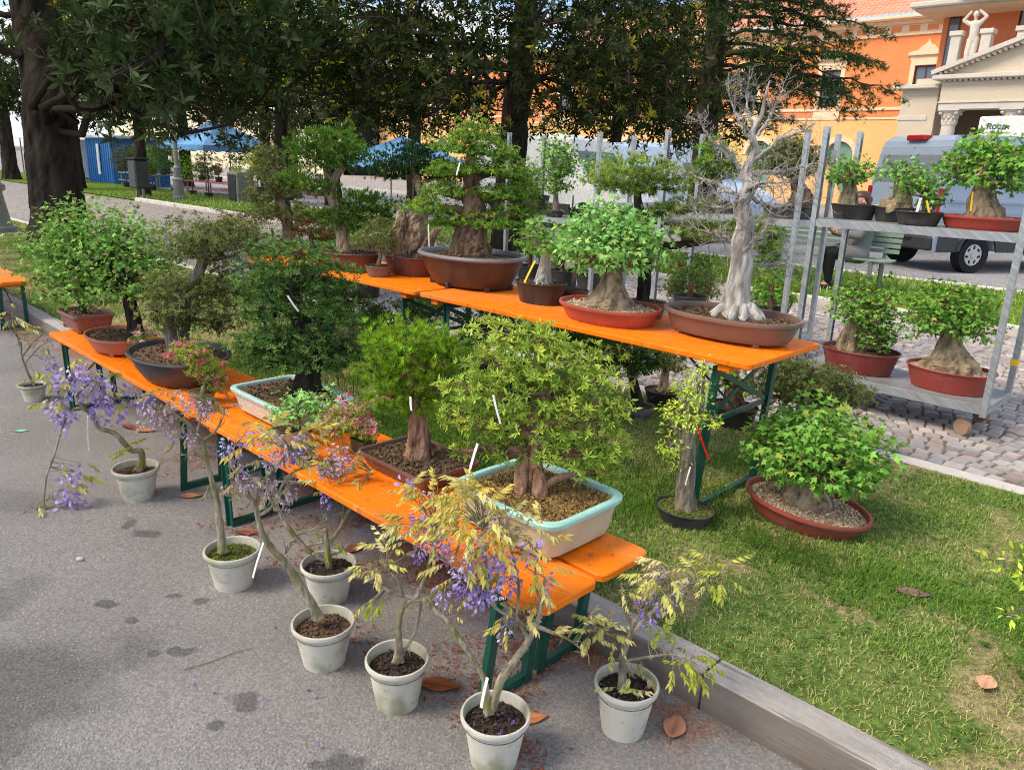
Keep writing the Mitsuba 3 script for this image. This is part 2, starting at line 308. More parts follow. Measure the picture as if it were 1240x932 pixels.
# ------------------------------------------------------------------ leaf templates: base at the origin, tip along +x, unit length
def leaf_tpl(pts, fold=.12, droop=.1, c0=.92, c1=1.06):
    """a leaf from the outline of its upper half, folded along its midrib"""
    n = len(pts); V = [(0, 0, 0)]; mid = [0]; L, R = [], []
    for x, y in pts: V += [(x, 0, -droop * x * x), (x, y, fold * y - droop * x * x), (x, -y, fold * y - droop * x * x)]
    V.append((1, 0, -droop)); F = []; tip = len(V) - 1
    F += [(0, 1, 2), (0, 3, 1)]
    for i in range(n - 1):
        a, b = 1 + 3 * i, 4 + 3 * i
        F += [(a, b, b + 1), (a, b + 1, a + 1), (a, a + 2, b + 2), (a, b + 2, b)]
    a = 1 + 3 * (n - 1); F += [(a, tip, a + 1), (a, a + 2, tip)]
    V = np.array(V, float); return V, np.array(F), np.where(np.abs(V[:, 1]) < 1e-6, c1, c0)
OVAL = leaf_tpl([(.45, .2)])
SLIM = leaf_tpl([(.52, .16)], .3, .22)
BIGLEAF = leaf_tpl([(.28, .15), (.68, .17)], .25, .12)
LEAFLET = leaf_tpl([(.35, .20)], .35, .15)
def fan(outline, centre, droop=.15):
    V = np.array([(*centre, .03)] + [(x, y, -droop * ((x - .35)**2 + y * y)) for x, y in outline]); n = len(outline)
    return V, np.array([(0, 1 + i, 1 + (i + 1) % n) for i in range(n)]), np.r_[1.08, np.full(n, .97)]
_h = [(.33, .30), (.60, .52), (.58, .18)]
MAPLE = fan([(.12, 0)] + [(x, -y) for x, y in _h] + [(1.05, 0)] + _h[::-1], (.45, 0))
_h = [(.10, .10), (-.05, .45), (.30, .14), (.45, .62), (.45, .14)]
PALM = fan([(0, 0)] + [(x, -y) for x, y in _h] + [(1.1, 0)] + _h[::-1], (.25, 0), .35)
def whorl(n, tpl, tilt, rng, jit=.25, lo=.7):
    """n leaves round the x axis, opened by tilt"""
    out = []
    for i in range(n):
        a = 6.283 * (i + rng.random() * .6) / n; t = tilt + rng.normal() * jit
        x = np.array([math.cos(t), math.sin(t) * math.cos(a), math.sin(t) * math.sin(a)]); nz = np.array([1.0, 0, 0]) - x * x[0] + rng.normal(size=3) * .15
        v, f, c = scatter(tpl, np.zeros((1, 3)), x[None], nz[None], lo + (1 - lo) * rng.random(), np.ones((1, 3)) * (.85 + .3 * rng.random()))
        out.append((v, f, c))
    v, f, c = cat(out); return v, f, c[:, 0]
_r = np.random.default_rng(11)
TRI = (np.array([[0, -.07, 0], [0, .07, 0], [1, 0, .0]]), np.array([[0, 1, 2]]), np.array([.85, .85, 1.1]))
QUADLEAF = (np.array([[0, 0, 0], [.55, .135, .05], [1, 0, -.05], [.55, -.135, .05]]), np.array([[0, 2, 1], [0, 3, 2]]), np.array([.9, 1, 1.08, 1]))
ROSETTE = whorl(7, QUADLEAF, .75, _r, .42, .5)
TUFT = whorl(22, (TRI[0] * [1, .6, 1], TRI[1], TRI[2]), .55, _r, .3, .6)
SPRAY = whorl(9, (QUADLEAF[0] * [1, .55, 1], QUADLEAF[1], QUADLEAF[2]), .42, _r, .25, .5)
MAGNOLIA = whorl(7, leaf_tpl([(.25, .11), (.62, .15)], .3, .3), .8, _r, .38, .65)
def pinnate(rng, n=5, droop=1.0):
    """a young wisteria leaf: a thin stalk with drooping leaflets in pairs and one at the end"""
    ms = []
    P = np.stack([np.linspace(0, 1, 7), np.zeros(7), -.35 * droop * np.linspace(0, 1, 7)**2], 1)
    ms.append(tube(P, np.linspace(.012, .006, 7), 3, c=(1.0, 1, 1)))
    for i in range(n):
        x = .3 + .62 * i / (n - 1); z = -.35 * droop * x * x
        for s in (-1, 1):
            d = np.array([.45, s * (.75 - .3 * droop), -.55 * droop - .25 * rng.random()]) + rng.normal(size=3) * .15
            ms.append(scatter(LEAFLET, np.array([[x, 0, z]]), d[None], np.array([[.5, s * .8, .9]]) + rng.normal(size=(1, 3)) * .2, .36 + .1 * rng.random() + .06 * math.sin(3 * x), np.ones((1, 3)) * (.8 + .4 * rng.random())))
    ms.append(scatter(LEAFLET, P[-1:], np.array([[.8, 0, -.7]]), np.array([[.6, 0, 1.0]]), .45, np.ones((1, 3))))
    v, f, c = cat(ms); return v, f, c[:, 0]
PINNATE = [pinnate(_r, 4, 1.15), pinnate(_r, 5, .9), pinnate(_r, 3, 1.3)]
def petals(rng, n, spread):
    return whorl(n, (QUADLEAF[0] * [1, 1.9, 1], QUADLEAF[1], np.array([.8, 1, 1.1, 1.0])), spread, rng, .2, .7)
BLOSSOM = petals(_r, 6, .9)
def raceme(rng, n=26):
    """a hanging cluster of pea-like flowers along its stalk (x axis)"""
    ms = []
    for i in range(n):
        x = .08 + .9 * i / n; a = rng.random() * 6.28; w = .26 * (1 - .65 * x)
        p = np.array([x, w * math.cos(a), w * math.sin(a)]); d = p * [0, 1, 1] + [.12, 0, 0]
        k = .75 + .6 * rng.random()
        ms.append(scatter((QUADLEAF[0] * [1, 2.4, 1], QUADLEAF[1], np.array([1.25, 1, .95, 1])), p[None], d[None], rng.normal(size=(1, 3)), .27 - .10 * x, np.ones((1, 3)) * k))
        ms.append(scatter((QUADLEAF[0] * [1, 1.6, 1], QUADLEAF[1], np.array([.8, .7, .65, .7])), p[None], (d + rng.normal(size=3) * .12)[None], rng.normal(size=(1, 3)), .19 - .07 * x, np.ones((1, 3)) * k * .8))
    v, f, c = cat(ms); return v, f, c[:, 0]
RACEME = [raceme(_r), raceme(_r, 20)]

def pad_points(rng, c, r, n, inner=.55, flat=.55, gap=.0, yaw=0.0):
    """points through a lumpy ellipsoid with a flattened underside, and the outward direction at each"""
    d = unit(rng.normal(size=(int(n * 1.6) + 8, 3))); s = rng.random() * 90
    k = meshkit.fbm(d * 1.9 + s, 3); rad = (inner**3 + (1 - inner**3) * rng.random(len(d)))**(1 / 3) * (1 + 2.0 * (k - .5)); rad = rad * (1 + np.where(rng.random(len(d)) < .05, .32 * rng.random(len(d)), 0))
    keep = meshkit.noise(d * rad[:, None] * 3.1 + s, 5) > gap
    d, rad = d[keep][:n], rad[keep][:n]
    q = d * rad[:, None] * np.asarray(r, float); q[:, 2] = np.where(q[:, 2] < 0, q[:, 2] * flat, q[:, 2])
    o = unit(d / np.asarray(r, float) * min(r))
    cy, sy = math.cos(yaw), math.sin(yaw); R = np.array([[cy, -sy, 0], [sy, cy, 0], [0, 0, 1]])
    return np.asarray(c) + q @ R.T, o @ R.T, d
def tag_strip(parent, p, d, L=.12, w=.012, bsdf='white_plastic', name='plant_label'):
    """a thin plastic label, bent a little"""
    p, d = np.asarray(p, float), unit(np.asarray(d, float)); s = unit(np.cross(d, [.6, .8, .1])); t = np.cross(s, d)
    n = 6; x = np.linspace(0, 1, n); mid = p + x[:, None] * d * L + (x**2)[:, None] * t * L * .08
    w *= .62; V = np.vstack([mid + s * w / 2, mid - s * w / 2, mid + s * w / 2 + t * .0012, mid - s * w / 2 + t * .0012]); F = []
    for i in range(n - 1):
        for a, b in ((0, n), (3 * n, 2 * n), (2 * n, 0), (n, 3 * n)): F += [(a + i, b + i, b + i + 1), (a + i, b + i + 1, a + i + 1)]
    for e in (0, n - 1): F += [(e, 2 * n + e, n + e), (n + e, 2 * n + e, 3 * n + e)]
    return part(parent, name, (V, np.array(F), None), bsdf)

# ------------------------------------------------------------------ the setting
def flat(name, u0, u1, v0, v1, z, m): return struct(name, (np.array([S(u0, v0, z), S(u1, v0, z), S(u1, v1, z), S(u0, v1, z)]), np.array([[0, 2, 1], [0, 3, 2]]), None), m)
rng = np.random.default_rng(5)
g_ = np.array([[-300, -300, -.05], [300, -300, -.05], [300, 300, -.05], [-300, 300, -.05]], float)
struct('ground', (g_, np.array([[0, 1, 2], [0, 2, 3]]), None), 'paving')
flat('asphalt_path', -40, 60, -30, 1.95, 0.0, 'asphalt')
flat('road', -60, 90, 13.6, 26, 0.0, 'road')
flat('pavement', -60, 90, 26.15, 60, .12, 'paving')
struct('road_kerb', ubox(-60, 90, 26, 26.15, -.04, .124), 'concrete')
# lawn: a gently uneven sheet
def lawn_z(u, v): return LAWN + .018 * (meshkit.fbm(np.stack([u * 1.1, v * 1.1, 0 * u], -1), 3) - .55)
uu, vv = np.meshgrid(np.linspace(-3, 30, 166), np.linspace(2.06, 4.5, 26), indexing='ij')
q = S(0, 0)[None, None] + uu[..., None] * np.r_[DU, 0] + vv[..., None] * np.r_[DV, 0]; q[..., 2] = lawn_z(uu, vv)
i, j = np.meshgrid(np.arange(165), np.arange(25), indexing='ij'); a = i * 26 + j
f_ = np.vstack([np.stack([a, a + 27, a + 26], -1).reshape(-1, 3), np.stack([a, a + 1, a + 27], -1).reshape(-1, 3)])
struct('lawn', (q.reshape(-1, 3), f_, None), 'lawn_soil', True)
flat('cobbled_path', -20, 60, 4.6, 9.5, LAWN - .011, 'joint')
flat('paving', 11.3, 60, 4.6, 9.5, LAWN - .004, 'paving')
flat('grass_verge', -20, 60, 9.62, 13.45, LAWN + .004, 'verge')
# kerbs built of their own lengths of timber and stone
def kerb(name, label, v0, v1, z1, u0, u1, step, m, r):
    k = numbered(name); labels[k] = {'label': label, 'category': 'kerb'}
    u = u0
    while u < u1:
        e = u + step * rng.uniform(.97, 1.03)
        dz = rng.normal() * .002
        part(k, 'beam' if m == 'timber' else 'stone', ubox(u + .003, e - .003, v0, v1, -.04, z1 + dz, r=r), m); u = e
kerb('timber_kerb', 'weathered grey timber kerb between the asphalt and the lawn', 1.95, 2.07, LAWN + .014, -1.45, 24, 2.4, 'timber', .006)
kerb('stone_edging', 'narrow pale stone edging between the lawn and the cobbles', 4.49, 4.60, LAWN + .012, -1.5, 20, 1.0, 'concrete', .006)
kerb('stone_kerb', 'stone kerb on the far side of the cobbled path', 9.5, 9.64, LAWN + .10, -6, 26, 1.0, 'concrete', .012)
kerb('road_side_kerb', 'stone kerb between the grass verge and the road', 13.45, 13.6, LAWN + .03, -6, 26, 1.0, 'concrete', .012)
def seen(p):
    d = p - EYE; z = d @ FWD; x = d @ np.cross(FWD, UP); y = d @ UP
    return z, 620 + 930 * x / max(z, .1), 466 - 930 * y / max(z, .1)
# cobbles in segmental arcs
def cobbles():
    Rr, s = 1.0, .10; W = 1.414 * Rr; out = []
    for c in range(-3, 9):
        uc = .35 + (c + .5) * W
        for k in range(-16, 62):
            v0 = 4.0 + k * s
            th = -math.pi / 4 + .02 + rng.random() * .05
            while th < math.pi / 4 - .03:
                w = rng.uniform(.08, .115); dt = w / Rr; m = min(th + dt, math.pi / 4); tc = (th + m) / 2; th = m
                u, v = uc + Rr * math.sin(tc), v0 + Rr * math.cos(tc) - .2
                if 4.66 < v < 9.44 and -1.6 < u < 11.5 and -40 < seen(S(u, v, LAWN))[1] < 1290: out.append((u, v, -tc, w - .011, s * math.cos(tc) - .010))
    return out
cob = cobbles()
def stone_mesh(w, h, t=.03):
    x, y = w / 2, h / 2; j = rng.normal(size=(4, 2)) * .005; c = .006
    b = np.array([[-x, -y], [x, -y], [x, y], [-x, y]]) + j; top = b * [1 - c / x, 1 - c / y]
    z = t - .008; hz = rng.normal(size=4) * .0012
    V = np.vstack([np.c_[b, np.zeros(4)], np.c_[b, np.full(4, z)], np.c_[top, t + hz], [[0, 0, t + .003 + rng.normal() * .001]]])
    F = []
    for i in range(4):
        n = (i + 1) % 4
        F += [(i, n, 4 + n), (i, 4 + n, 4 + i), (4 + i, 4 + n, 8 + n), (4 + i, 8 + n, 8 + i), (8 + i, 8 + n, 12)]
    return V, np.array(F)
cobcol = 1.3 * np.array([[.225, .208, .205], [.265, .243, .24], [.245, .205, .195], [.20, .195, .205], [.285, .26, .25]])
rest, near = [], []
for u, v, a, w, h in cob:
    z, px, py = seen(S(u, v, LAWN))
    near.append((z if (1000 < px < 1260 and 380 < py < 640) or (380 < px < 860 and 380 < py < 520) else z + 100, u, v, a, w, h))
near.sort()
rough_c = lambda n: cobcol[rng.integers(5)] * rng.uniform(.75, 1.2)
for q_, (z, u, v, a, w, h) in enumerate(near):
    m = stone_mesh(w, h); P = S(u, v, LAWN - .031 + rng.normal() * .0014)
    m = uvm((moved((m[0], m[1], None), rz=a, at=(u, v, P[2]))[0], m[1][:, ::-1], None)) if 0 else uvm((moved((m[0], m[1], None), rz=a, at=(u, v, P[2]))[0], m[1], None))
    c = rough_c(0) * (.88 + .24 * rng.random((13, 1)))
    if q_ < 290 and z < 100: part('cobbled_path', 'cobble', (m[0], m[1], c), 'rough')
    else: rest.append((m[0], m[1], c))
part('cobbled_path', 'cobbles', cat(rest), 'rough', kind='stuff')
# a drain grating in the cobbles
k = thing('drain_grate', 'iron drain grating let into the cobbles beside the trolley', 'drain grate')
part(k, 'frame', cat([ubox(.30, .92, 5.60, 5.64, LAWN - .02, LAWN + .012), ubox(.30, .92, 6.0, 6.04, LAWN - .02, LAWN + .012), ubox(.88, .92, 5.64, 6.0, LAWN - .02, LAWN + .012), ubox(.30, .34, 5.64, 6.0, LAWN - .02, LAWN + .012)]), 'iron')
for i in range(8): part(k, 'slat', ubox(.345 + .068 * i, .375 + .068 * i, 5.64, 6.0, LAWN - .02, LAWN + .010), 'iron')
# road markings
k = thing('lane_marking', 'white painted lane line along the road by the vans', 'road marking')
for i in range(5): part(k, 'dash', ubox(-1.0 + i * 2.0, .1 + i * 2.0, 14.8, 14.93, .001, .005), 'paint_white')

# grass blades
def blades(n, us, vs, ln, wd, lay, cols, seed, keep=None, z=None):
    r = np.random.default_rng(seed); u = us(r, n); v = vs(r, n)
    if keep is not None:
        k = keep(u, v, r); u, v = u[k], v[k]
    n = len(u); P = u[:, None] * np.r_[DU, 0] + v[:, None] * np.r_[DV, 0]; P[:, 2] = (lawn_z(u, v) if z is None else z) - .003
    a = r.random(n) * 6.283; L = ln * (.5 + r.random(n)); t = np.clip(lay + r.normal(size=n) * .3, .05, 1.5)
    d0 = np.stack([np.cos(a) * np.sin(t * .6), np.sin(a) * np.sin(t * .6), np.cos(t * .6)], 1); d1 = np.stack([np.cos(a) * np.sin(t * 1.3), np.sin(a) * np.sin(t * 1.3), np.cos(t * 1.3)], 1)
    s = np.stack([-np.sin(a), np.cos(a), 0 * a], 1) * (wd * (.6 + .8 * r.random(n)))[:, None] / 2
    M = P + d0 * L[:, None] * .5; E_ = M + d1 * L[:, None] * .5
    V = np.stack([P - s, P + s, M - s * .9, M + s * .9, E_], 1).reshape(-1, 3)
    F = (np.arange(n) * 5)[:, None, None] + np.array([[0, 1, 3], [0, 3, 2], [2, 3, 4]])[None]
    c = cols[np.clip((r.random(n)**1.0 * len(cols)).astype(int), 0, len(cols) - 1)] * (.75 + .5 * r.random((n, 1)))
    return V, F.reshape(-1, 3), np.repeat(c, 5, 0)
GC = 1.3 * np.array([[.12, .22, .035], [.16, .28, .045], [.10, .19, .04], [.22, .31, .08], [.38, .38, .17], [.18, .27, .06], [.14, .25, .05], [.26, .34, .10]])
GT = np.array([[.06, .13, .018], [.08, .17, .025], [.11, .21, .035]])  # greens of the taller grass, darkened to paint in shade between the tables
patch = lambda u, v: meshkit.fbm(np.stack([u * 1.6, v * 1.6, 0 * u + 3], -1), 3)
blade = [
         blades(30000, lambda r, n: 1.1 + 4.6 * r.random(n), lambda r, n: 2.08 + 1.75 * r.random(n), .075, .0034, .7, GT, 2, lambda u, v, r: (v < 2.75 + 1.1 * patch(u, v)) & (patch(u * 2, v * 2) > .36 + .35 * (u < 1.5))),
         blades(26000, lambda r, n: 5 + 24 * r.random(n)**1.5, lambda r, n: 2.06 + 2.43 * r.random(n), .05, .007, .7, GC, 3),
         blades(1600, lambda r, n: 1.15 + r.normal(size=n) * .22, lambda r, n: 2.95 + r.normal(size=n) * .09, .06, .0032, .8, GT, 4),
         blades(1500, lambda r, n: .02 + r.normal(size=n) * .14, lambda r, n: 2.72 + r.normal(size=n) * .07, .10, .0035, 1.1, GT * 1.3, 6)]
labels['lawn_grass'] = {'label': 'short mown grass with bare brown patches on the lawn', 'category': 'grass', 'kind': 'stuff'}
scene['lawn_grass__001'] = shape(cat(blade), 'm_leaf')
TL = .215; gi = 1
def tile(n, ln, seed, cols):
    r = np.random.default_rng(seed); x, y, a = r.uniform(-.56, .56, n) * TL, r.uniform(-.56, .56, n) * TL, r.random(n) * 6.283; L = ln * (.45 + r.random(n)); t = np.clip(1.0 + r.normal(size=n) * .35, .1, 1.5)
    P = np.stack([x, y, np.zeros(n)], 1); d = lambda k: np.stack([np.cos(a) * np.sin(t * k), np.sin(a) * np.sin(t * k), np.cos(t * k)], 1); s = np.stack([-np.sin(a), np.cos(a), 0 * a], 1) * (.0030 * (.6 + .8 * r.random(n)))[:, None] / 2
    M = P + d(.6) * L[:, None] * .5; E_ = M + d(1.3) * L[:, None] * .5; V = np.stack([P - s, P + s, M - s * .9, M + s * .9, E_], 1).reshape(-1, 3)
    F = (np.arange(n) * 5)[:, None, None] + np.array([[0, 1, 3], [0, 3, 2], [2, 3, 4]])[None]; c = cols[r.integers(len(cols), size=n)] * (.7 + .6 * r.random((n, 1)))
    return V, F.reshape(-1, 3), np.repeat(c, 5, 0)
for g_i, (n_, ln_, cs) in enumerate([(1350, .029, GC), (950, .027, GC[[0, 3, 4, 5, 7, 4]]), (330, .024, GC[[3, 4, 4, 7, 5]] * [1.05, .95, 1.0]), (1500, .034, GC[[0, 1, 2, 6]])]):
    scene[f'grass_patch_{"abcd"[g_i]}'] = {'type': 'shapegroup', 'blades': shape(tile(n_, ln_, 50 + g_i, cs), 'm_leaf')}
rg = np.random.default_rng(17)
for u in np.arange(-1.35, 3.9, TL):
    for v in np.arange(2.08 + TL / 2, 4.48, TL):
        q = float(patch(np.array([u]), np.array([v]))[0]); q += rg.normal() * .035; w = 2 if q > .545 else 1 if q > .48 else 0 if q > .39 else 3; gi += 1
        M = np.eye(4); a = YU + math.pi / 2 * rg.integers(4); M[:2, :2] = [[math.cos(a), -math.sin(a)], [math.sin(a), math.cos(a)]]; M[:3, 3] = S(u, min(v, 4.49 - TL * .56), float(lawn_z(np.array([u]), np.array([v]))[0]) - .002)
        scene[f'lawn_grass__{gi:03d}'] = {'type': 'instance', 'to_world': T4(M), 'group': {'type': 'ref', 'id': f'grass_patch_{"abcd"[w]}'}}
key = numbered('verge_grass'); labels[key] = {'label': 'bright green grass on the verge beyond the cobbled path', 'category': 'grass', 'kind': 'stuff'}
scene[key] = shape(blades(22000, lambda r, n: -5 + 36 * r.random(n), lambda r, n: 9.66 + 3.75 * r.random(n), .10, .018, .6, GC * 1.15, 7, z=LAWN + .004), 'm_leaf')
# clover in the lawn
r = np.random.default_rng(8); n = 5000; u = -1.2 + 4.6 * r.random(n); v = 2.1 + 2.3 * r.random(n); k = patch(u * 1.7 + 4, v * 1.7) > .52; u, v = u[k], v[k]; n = len(u)
P = u[:, None] * np.r_[DU, 0] + v[:, None] * np.r_[DV, 0]; P[:, 2] = lawn_z(u, v) + .008 + .012 * r.random(n)
a = r.random(n) * 6.28
CL = scatter((np.array([[0, 0, 0], [.5, .38, .1], [1.0, .22, .05], [.9, 0, .0], [1.0, -.22, .05], [.5, -.38, .1]]), np.array([[0, 3, 2], [0, 2, 1], [0, 4, 3], [0, 5, 4]]), np.ones(6)), np.repeat(P, 3, 0), np.stack([np.cos(np.repeat(a, 3) + np.tile([0, 2.1, 4.2], n)), np.sin(np.repeat(a, 3) + np.tile([0, 2.1, 4.2], n)), np.full(3 * n, .1)], 1), np.array([[0, 0, 1.0]]) + r.normal(size=(3 * n, 3)) * .2, np.repeat(.008 + .008 * r.random(n), 3), np.repeat(np.array([[.09, .2, .04]]) * (.7 + .6 * r.random((n, 1))), 3, 0))
key = numbered('clover'); scene[key] = shape(CL, 'm_leaf'); labels[key] = {'label': 'clover leaves spread through the lawn', 'category': 'clover', 'kind': 'stuff'}
# reddish litter under and beside the benches
r = np.random.default_rng(9); n = 9000; u = 1.0 + 3.2 * r.random(n)**1.3; v = 1.94 - .62 * r.random(n)**1.7; k = meshkit.fbm(np.stack([u * 3.2, v * 3.2, 0 * u], -1), 3) > .47; u, v = u[k], v[k]; n = len(u)
P = u[:, None] * np.r_[DU, 0] + v[:, None] * np.r_[DV, 0]; P[:, 2] = .004 + .006 * r.random(n); a = r.random(n) * 6.28
LT = scatter((np.array([[0, -.14, 0], [0, .14, 0.02], [1, .08, .0], [1, -.08, 0.03]]), np.array([[0, 1, 2], [0, 2, 3]]), np.ones(4)), P, np.stack([np.cos(a), np.sin(a), r.normal(size=n) * .15], 1), np.array([[0, 0, 1.0]]) + r.normal(size=(n, 3)) * .3, .008 + .014 * r.random(n), np.array([[.30, .095, .05]]) * (.4 + .9 * r.random((n, 1))))
key = numbered('leaf_litter'); scene[key] = shape(LT, 'm_rough'); labels[key] = {'label': 'reddish brown litter of fallen flower scales under the benches', 'category': 'litter', 'kind': 'stuff'}

# ------------------------------------------------------------------ potted plants
# species: (template, bsdf, base colours, new-growth colour, share of new growth, how the leaf stands)
SP = {
    'maple': (MAPLE, 'leaf', [(0.142, 0.299, 0.045), (0.185, 0.367, 0.0675), (0.106, 0.231, 0.033)], (0.426, 0.449, 0.09), .16, 'flat'),
    'maple_light': (MAPLE, 'leaf', [(0.213, 0.408, 0.105), (0.27, 0.476, 0.135), (0.156, 0.326, 0.075)], (0.483, 0.517, 0.15), .12, 'flat'),
    'maple_pink': (MAPLE, 'leaf', [(.17, .30, .06), (.22, .38, .085), (.12, .23, .045)], (.62, .38, .22), .09, 'flat'),
    'palmate': (PALM, 'leaf', [(0.369, 0.449, 0.075), (0.454, 0.517, 0.105), (0.312, 0.408, 0.06)], (0.596, 0.571, 0.135), .2, 'flat'),
    'azalea': (ROSETTE, 'leaf', [(0.121, 0.231, 0.033), (0.156, 0.286, 0.042), (0.0923, 0.177, 0.03)], (0.369, 0.49, 0.075), .45, 'out'),
    'azalea_bright': (ROSETTE, 'leaf', [(0.241, 0.34, 0.0525), (0.298, 0.408, 0.06), (0.17, 0.258, 0.045)], (0.54, 0.626, 0.105), .5, 'out'),
    'azalea_dark': (ROSETTE, 'leaf_gloss', [(0.0639, 0.129, 0.03), (0.0923, 0.177, 0.042), (0.0497, 0.102, 0.024)], (0.213, 0.313, 0.075), .28, 'out'),
    'azalea_brown': (ROSETTE, 'leaf', [(0.121, 0.116, 0.042), (0.156, 0.136, 0.06), (0.0852, 0.102, 0.033)], (0.284, 0.272, 0.09), .25, 'out'),
    'azalea_olive': (ROSETTE, 'leaf', [(0.128, 0.15, 0.045), (0.17, 0.19, 0.06), (0.0994, 0.122, 0.0375)], (0.312, 0.34, 0.105), .25, 'out'),
    'azalea_deep': (ROSETTE, 'leaf_gloss', [(.075, .15, .035), (.11, .20, .05), (.055, .11, .026)], (.24, .35, .09), .35, 'out'),
    'pine': (TUFT, 'leaf', [(0.17, 0.299, 0.021), (0.227, 0.394, 0.03), (0.121, 0.224, 0.018)], (0.341, 0.49, 0.045), .3, 'out'),
    'pine_soft': (TUFT, 'leaf', [(0.199, 0.272, 0.0525), (0.256, 0.34, 0.0675), (0.142, 0.204, 0.045)], (0.398, 0.462, 0.09), .3, 'out'),
    'juniper': (SPRAY, 'leaf', [(.085, .17, .025), (.115, .22, .035), (.06, .12, .018)], (.20, .36, .05), .35, 'up'),
    'juniper_dark': (SPRAY, 'leaf', [(0.0312, 0.068, 0.027), (0.0426, 0.0884, 0.033), (0.0227, 0.0544, 0.021)], (0.0852, 0.143, 0.045), .2, 'up'),
    'box': (OVAL, 'leaf', [(0.156, 0.299, 0.03), (0.213, 0.381, 0.045), (0.121, 0.231, 0.03)], (0.398, 0.517, 0.075), .35, 'flat'),
    'lime': (OVAL, 'leaf', [(0.369, 0.49, 0.0525), (0.454, 0.571, 0.075), (0.284, 0.408, 0.045)], (0.596, 0.653, 0.105), .35, 'flat'),
    'dark_shrub': (ROSETTE, 'leaf', [(0.0568, 0.102, 0.024), (0.0781, 0.136, 0.033)], (0.142, 0.218, 0.045), .25, 'out'),
}
BARK = {'grey': ((.10, .085, .07), (.26, .225, .185)), 'pale': ((.22, .205, .19), (.56, .54, .51)), 'brown': ((.055, .032, .02), (.26, .17, .115)), 'red': ((.10, .045, .03), (.40, .24, .165)), 'dark': ((.016, .012, .010), (.062, .050, .040)), 'tan': ((.11, .078, .05), (.42, .33, .225))}
SOIL = {'brown': ((.055, .035, .022), (.13, .085, .05)), 'dark': ((.02, .015, .012), (.06, .045, .035)), 'pebble': ((.27, .20, .13), (.50, .40, .29)), 'moss': ((.05, .07, .015), (.12, .15, .03)), 'gold': ((.10, .065, .025), (.27, .175, .06))}
PROF = {  # (offset from the rim's half axes as a share of the smaller one, height as a share) from the foot up to the soil inside
    'bowl': [(-.99, .03), (-.42, .03), (-.40, 0), (-.36, 0), (-.30, .10), (-.16, .45), (-.07, .80), (-.05, .86), (0, .88), (.02, .93), (0, 1.0), (-.06, 1.0), (-.09, .93), (-.12, .80)],
    'tray': [(-.99, .06), (-.30, .06), (-.28, 0), (-.24, 0), (-.17, .20), (-.08, .70), (-.05, .80), (0, .82), (.01, .90), (0, 1.0), (-.05, 1.0), (-.07, .9), (-.08, .7)],
    'box': [(-.99, .05), (-.22, .05), (-.20, 0), (-.16, 0), (-.13, .15), (-.06, .76), (-.05, .80), (.0, .82), (.02, .88), (.02, .96), (0, 1.0), (-.09, 1.0), (-.12, .95), (-.14, .80)],
    'tub': [(-.99, .02), (-.30, .02), (-.27, 0), (-.24, .03), (-.05, .90), (-.04, .93), (0, .94), (.01, .97), (0, 1.0), (-.04, 1.0), (-.06, .95), (-.08, .82)],
    'white': [(-.99, .04), (-.38, .04), (-.36, 0), (-.34, 0), (-.33, .04), (-.12, .80), (-.10, .84), (-.02, .885), (.0, .92), (.0, .98), (-.02, 1.0), (-.07, 1.0), (-.09, .98), (-.13, .76)],
}
def bez(a, b, c, n):
    t = np.linspace(0, 1, n)[:, None]; return a * (1 - t)**2 + 2 * b * t * (1 - t) + c * t * t
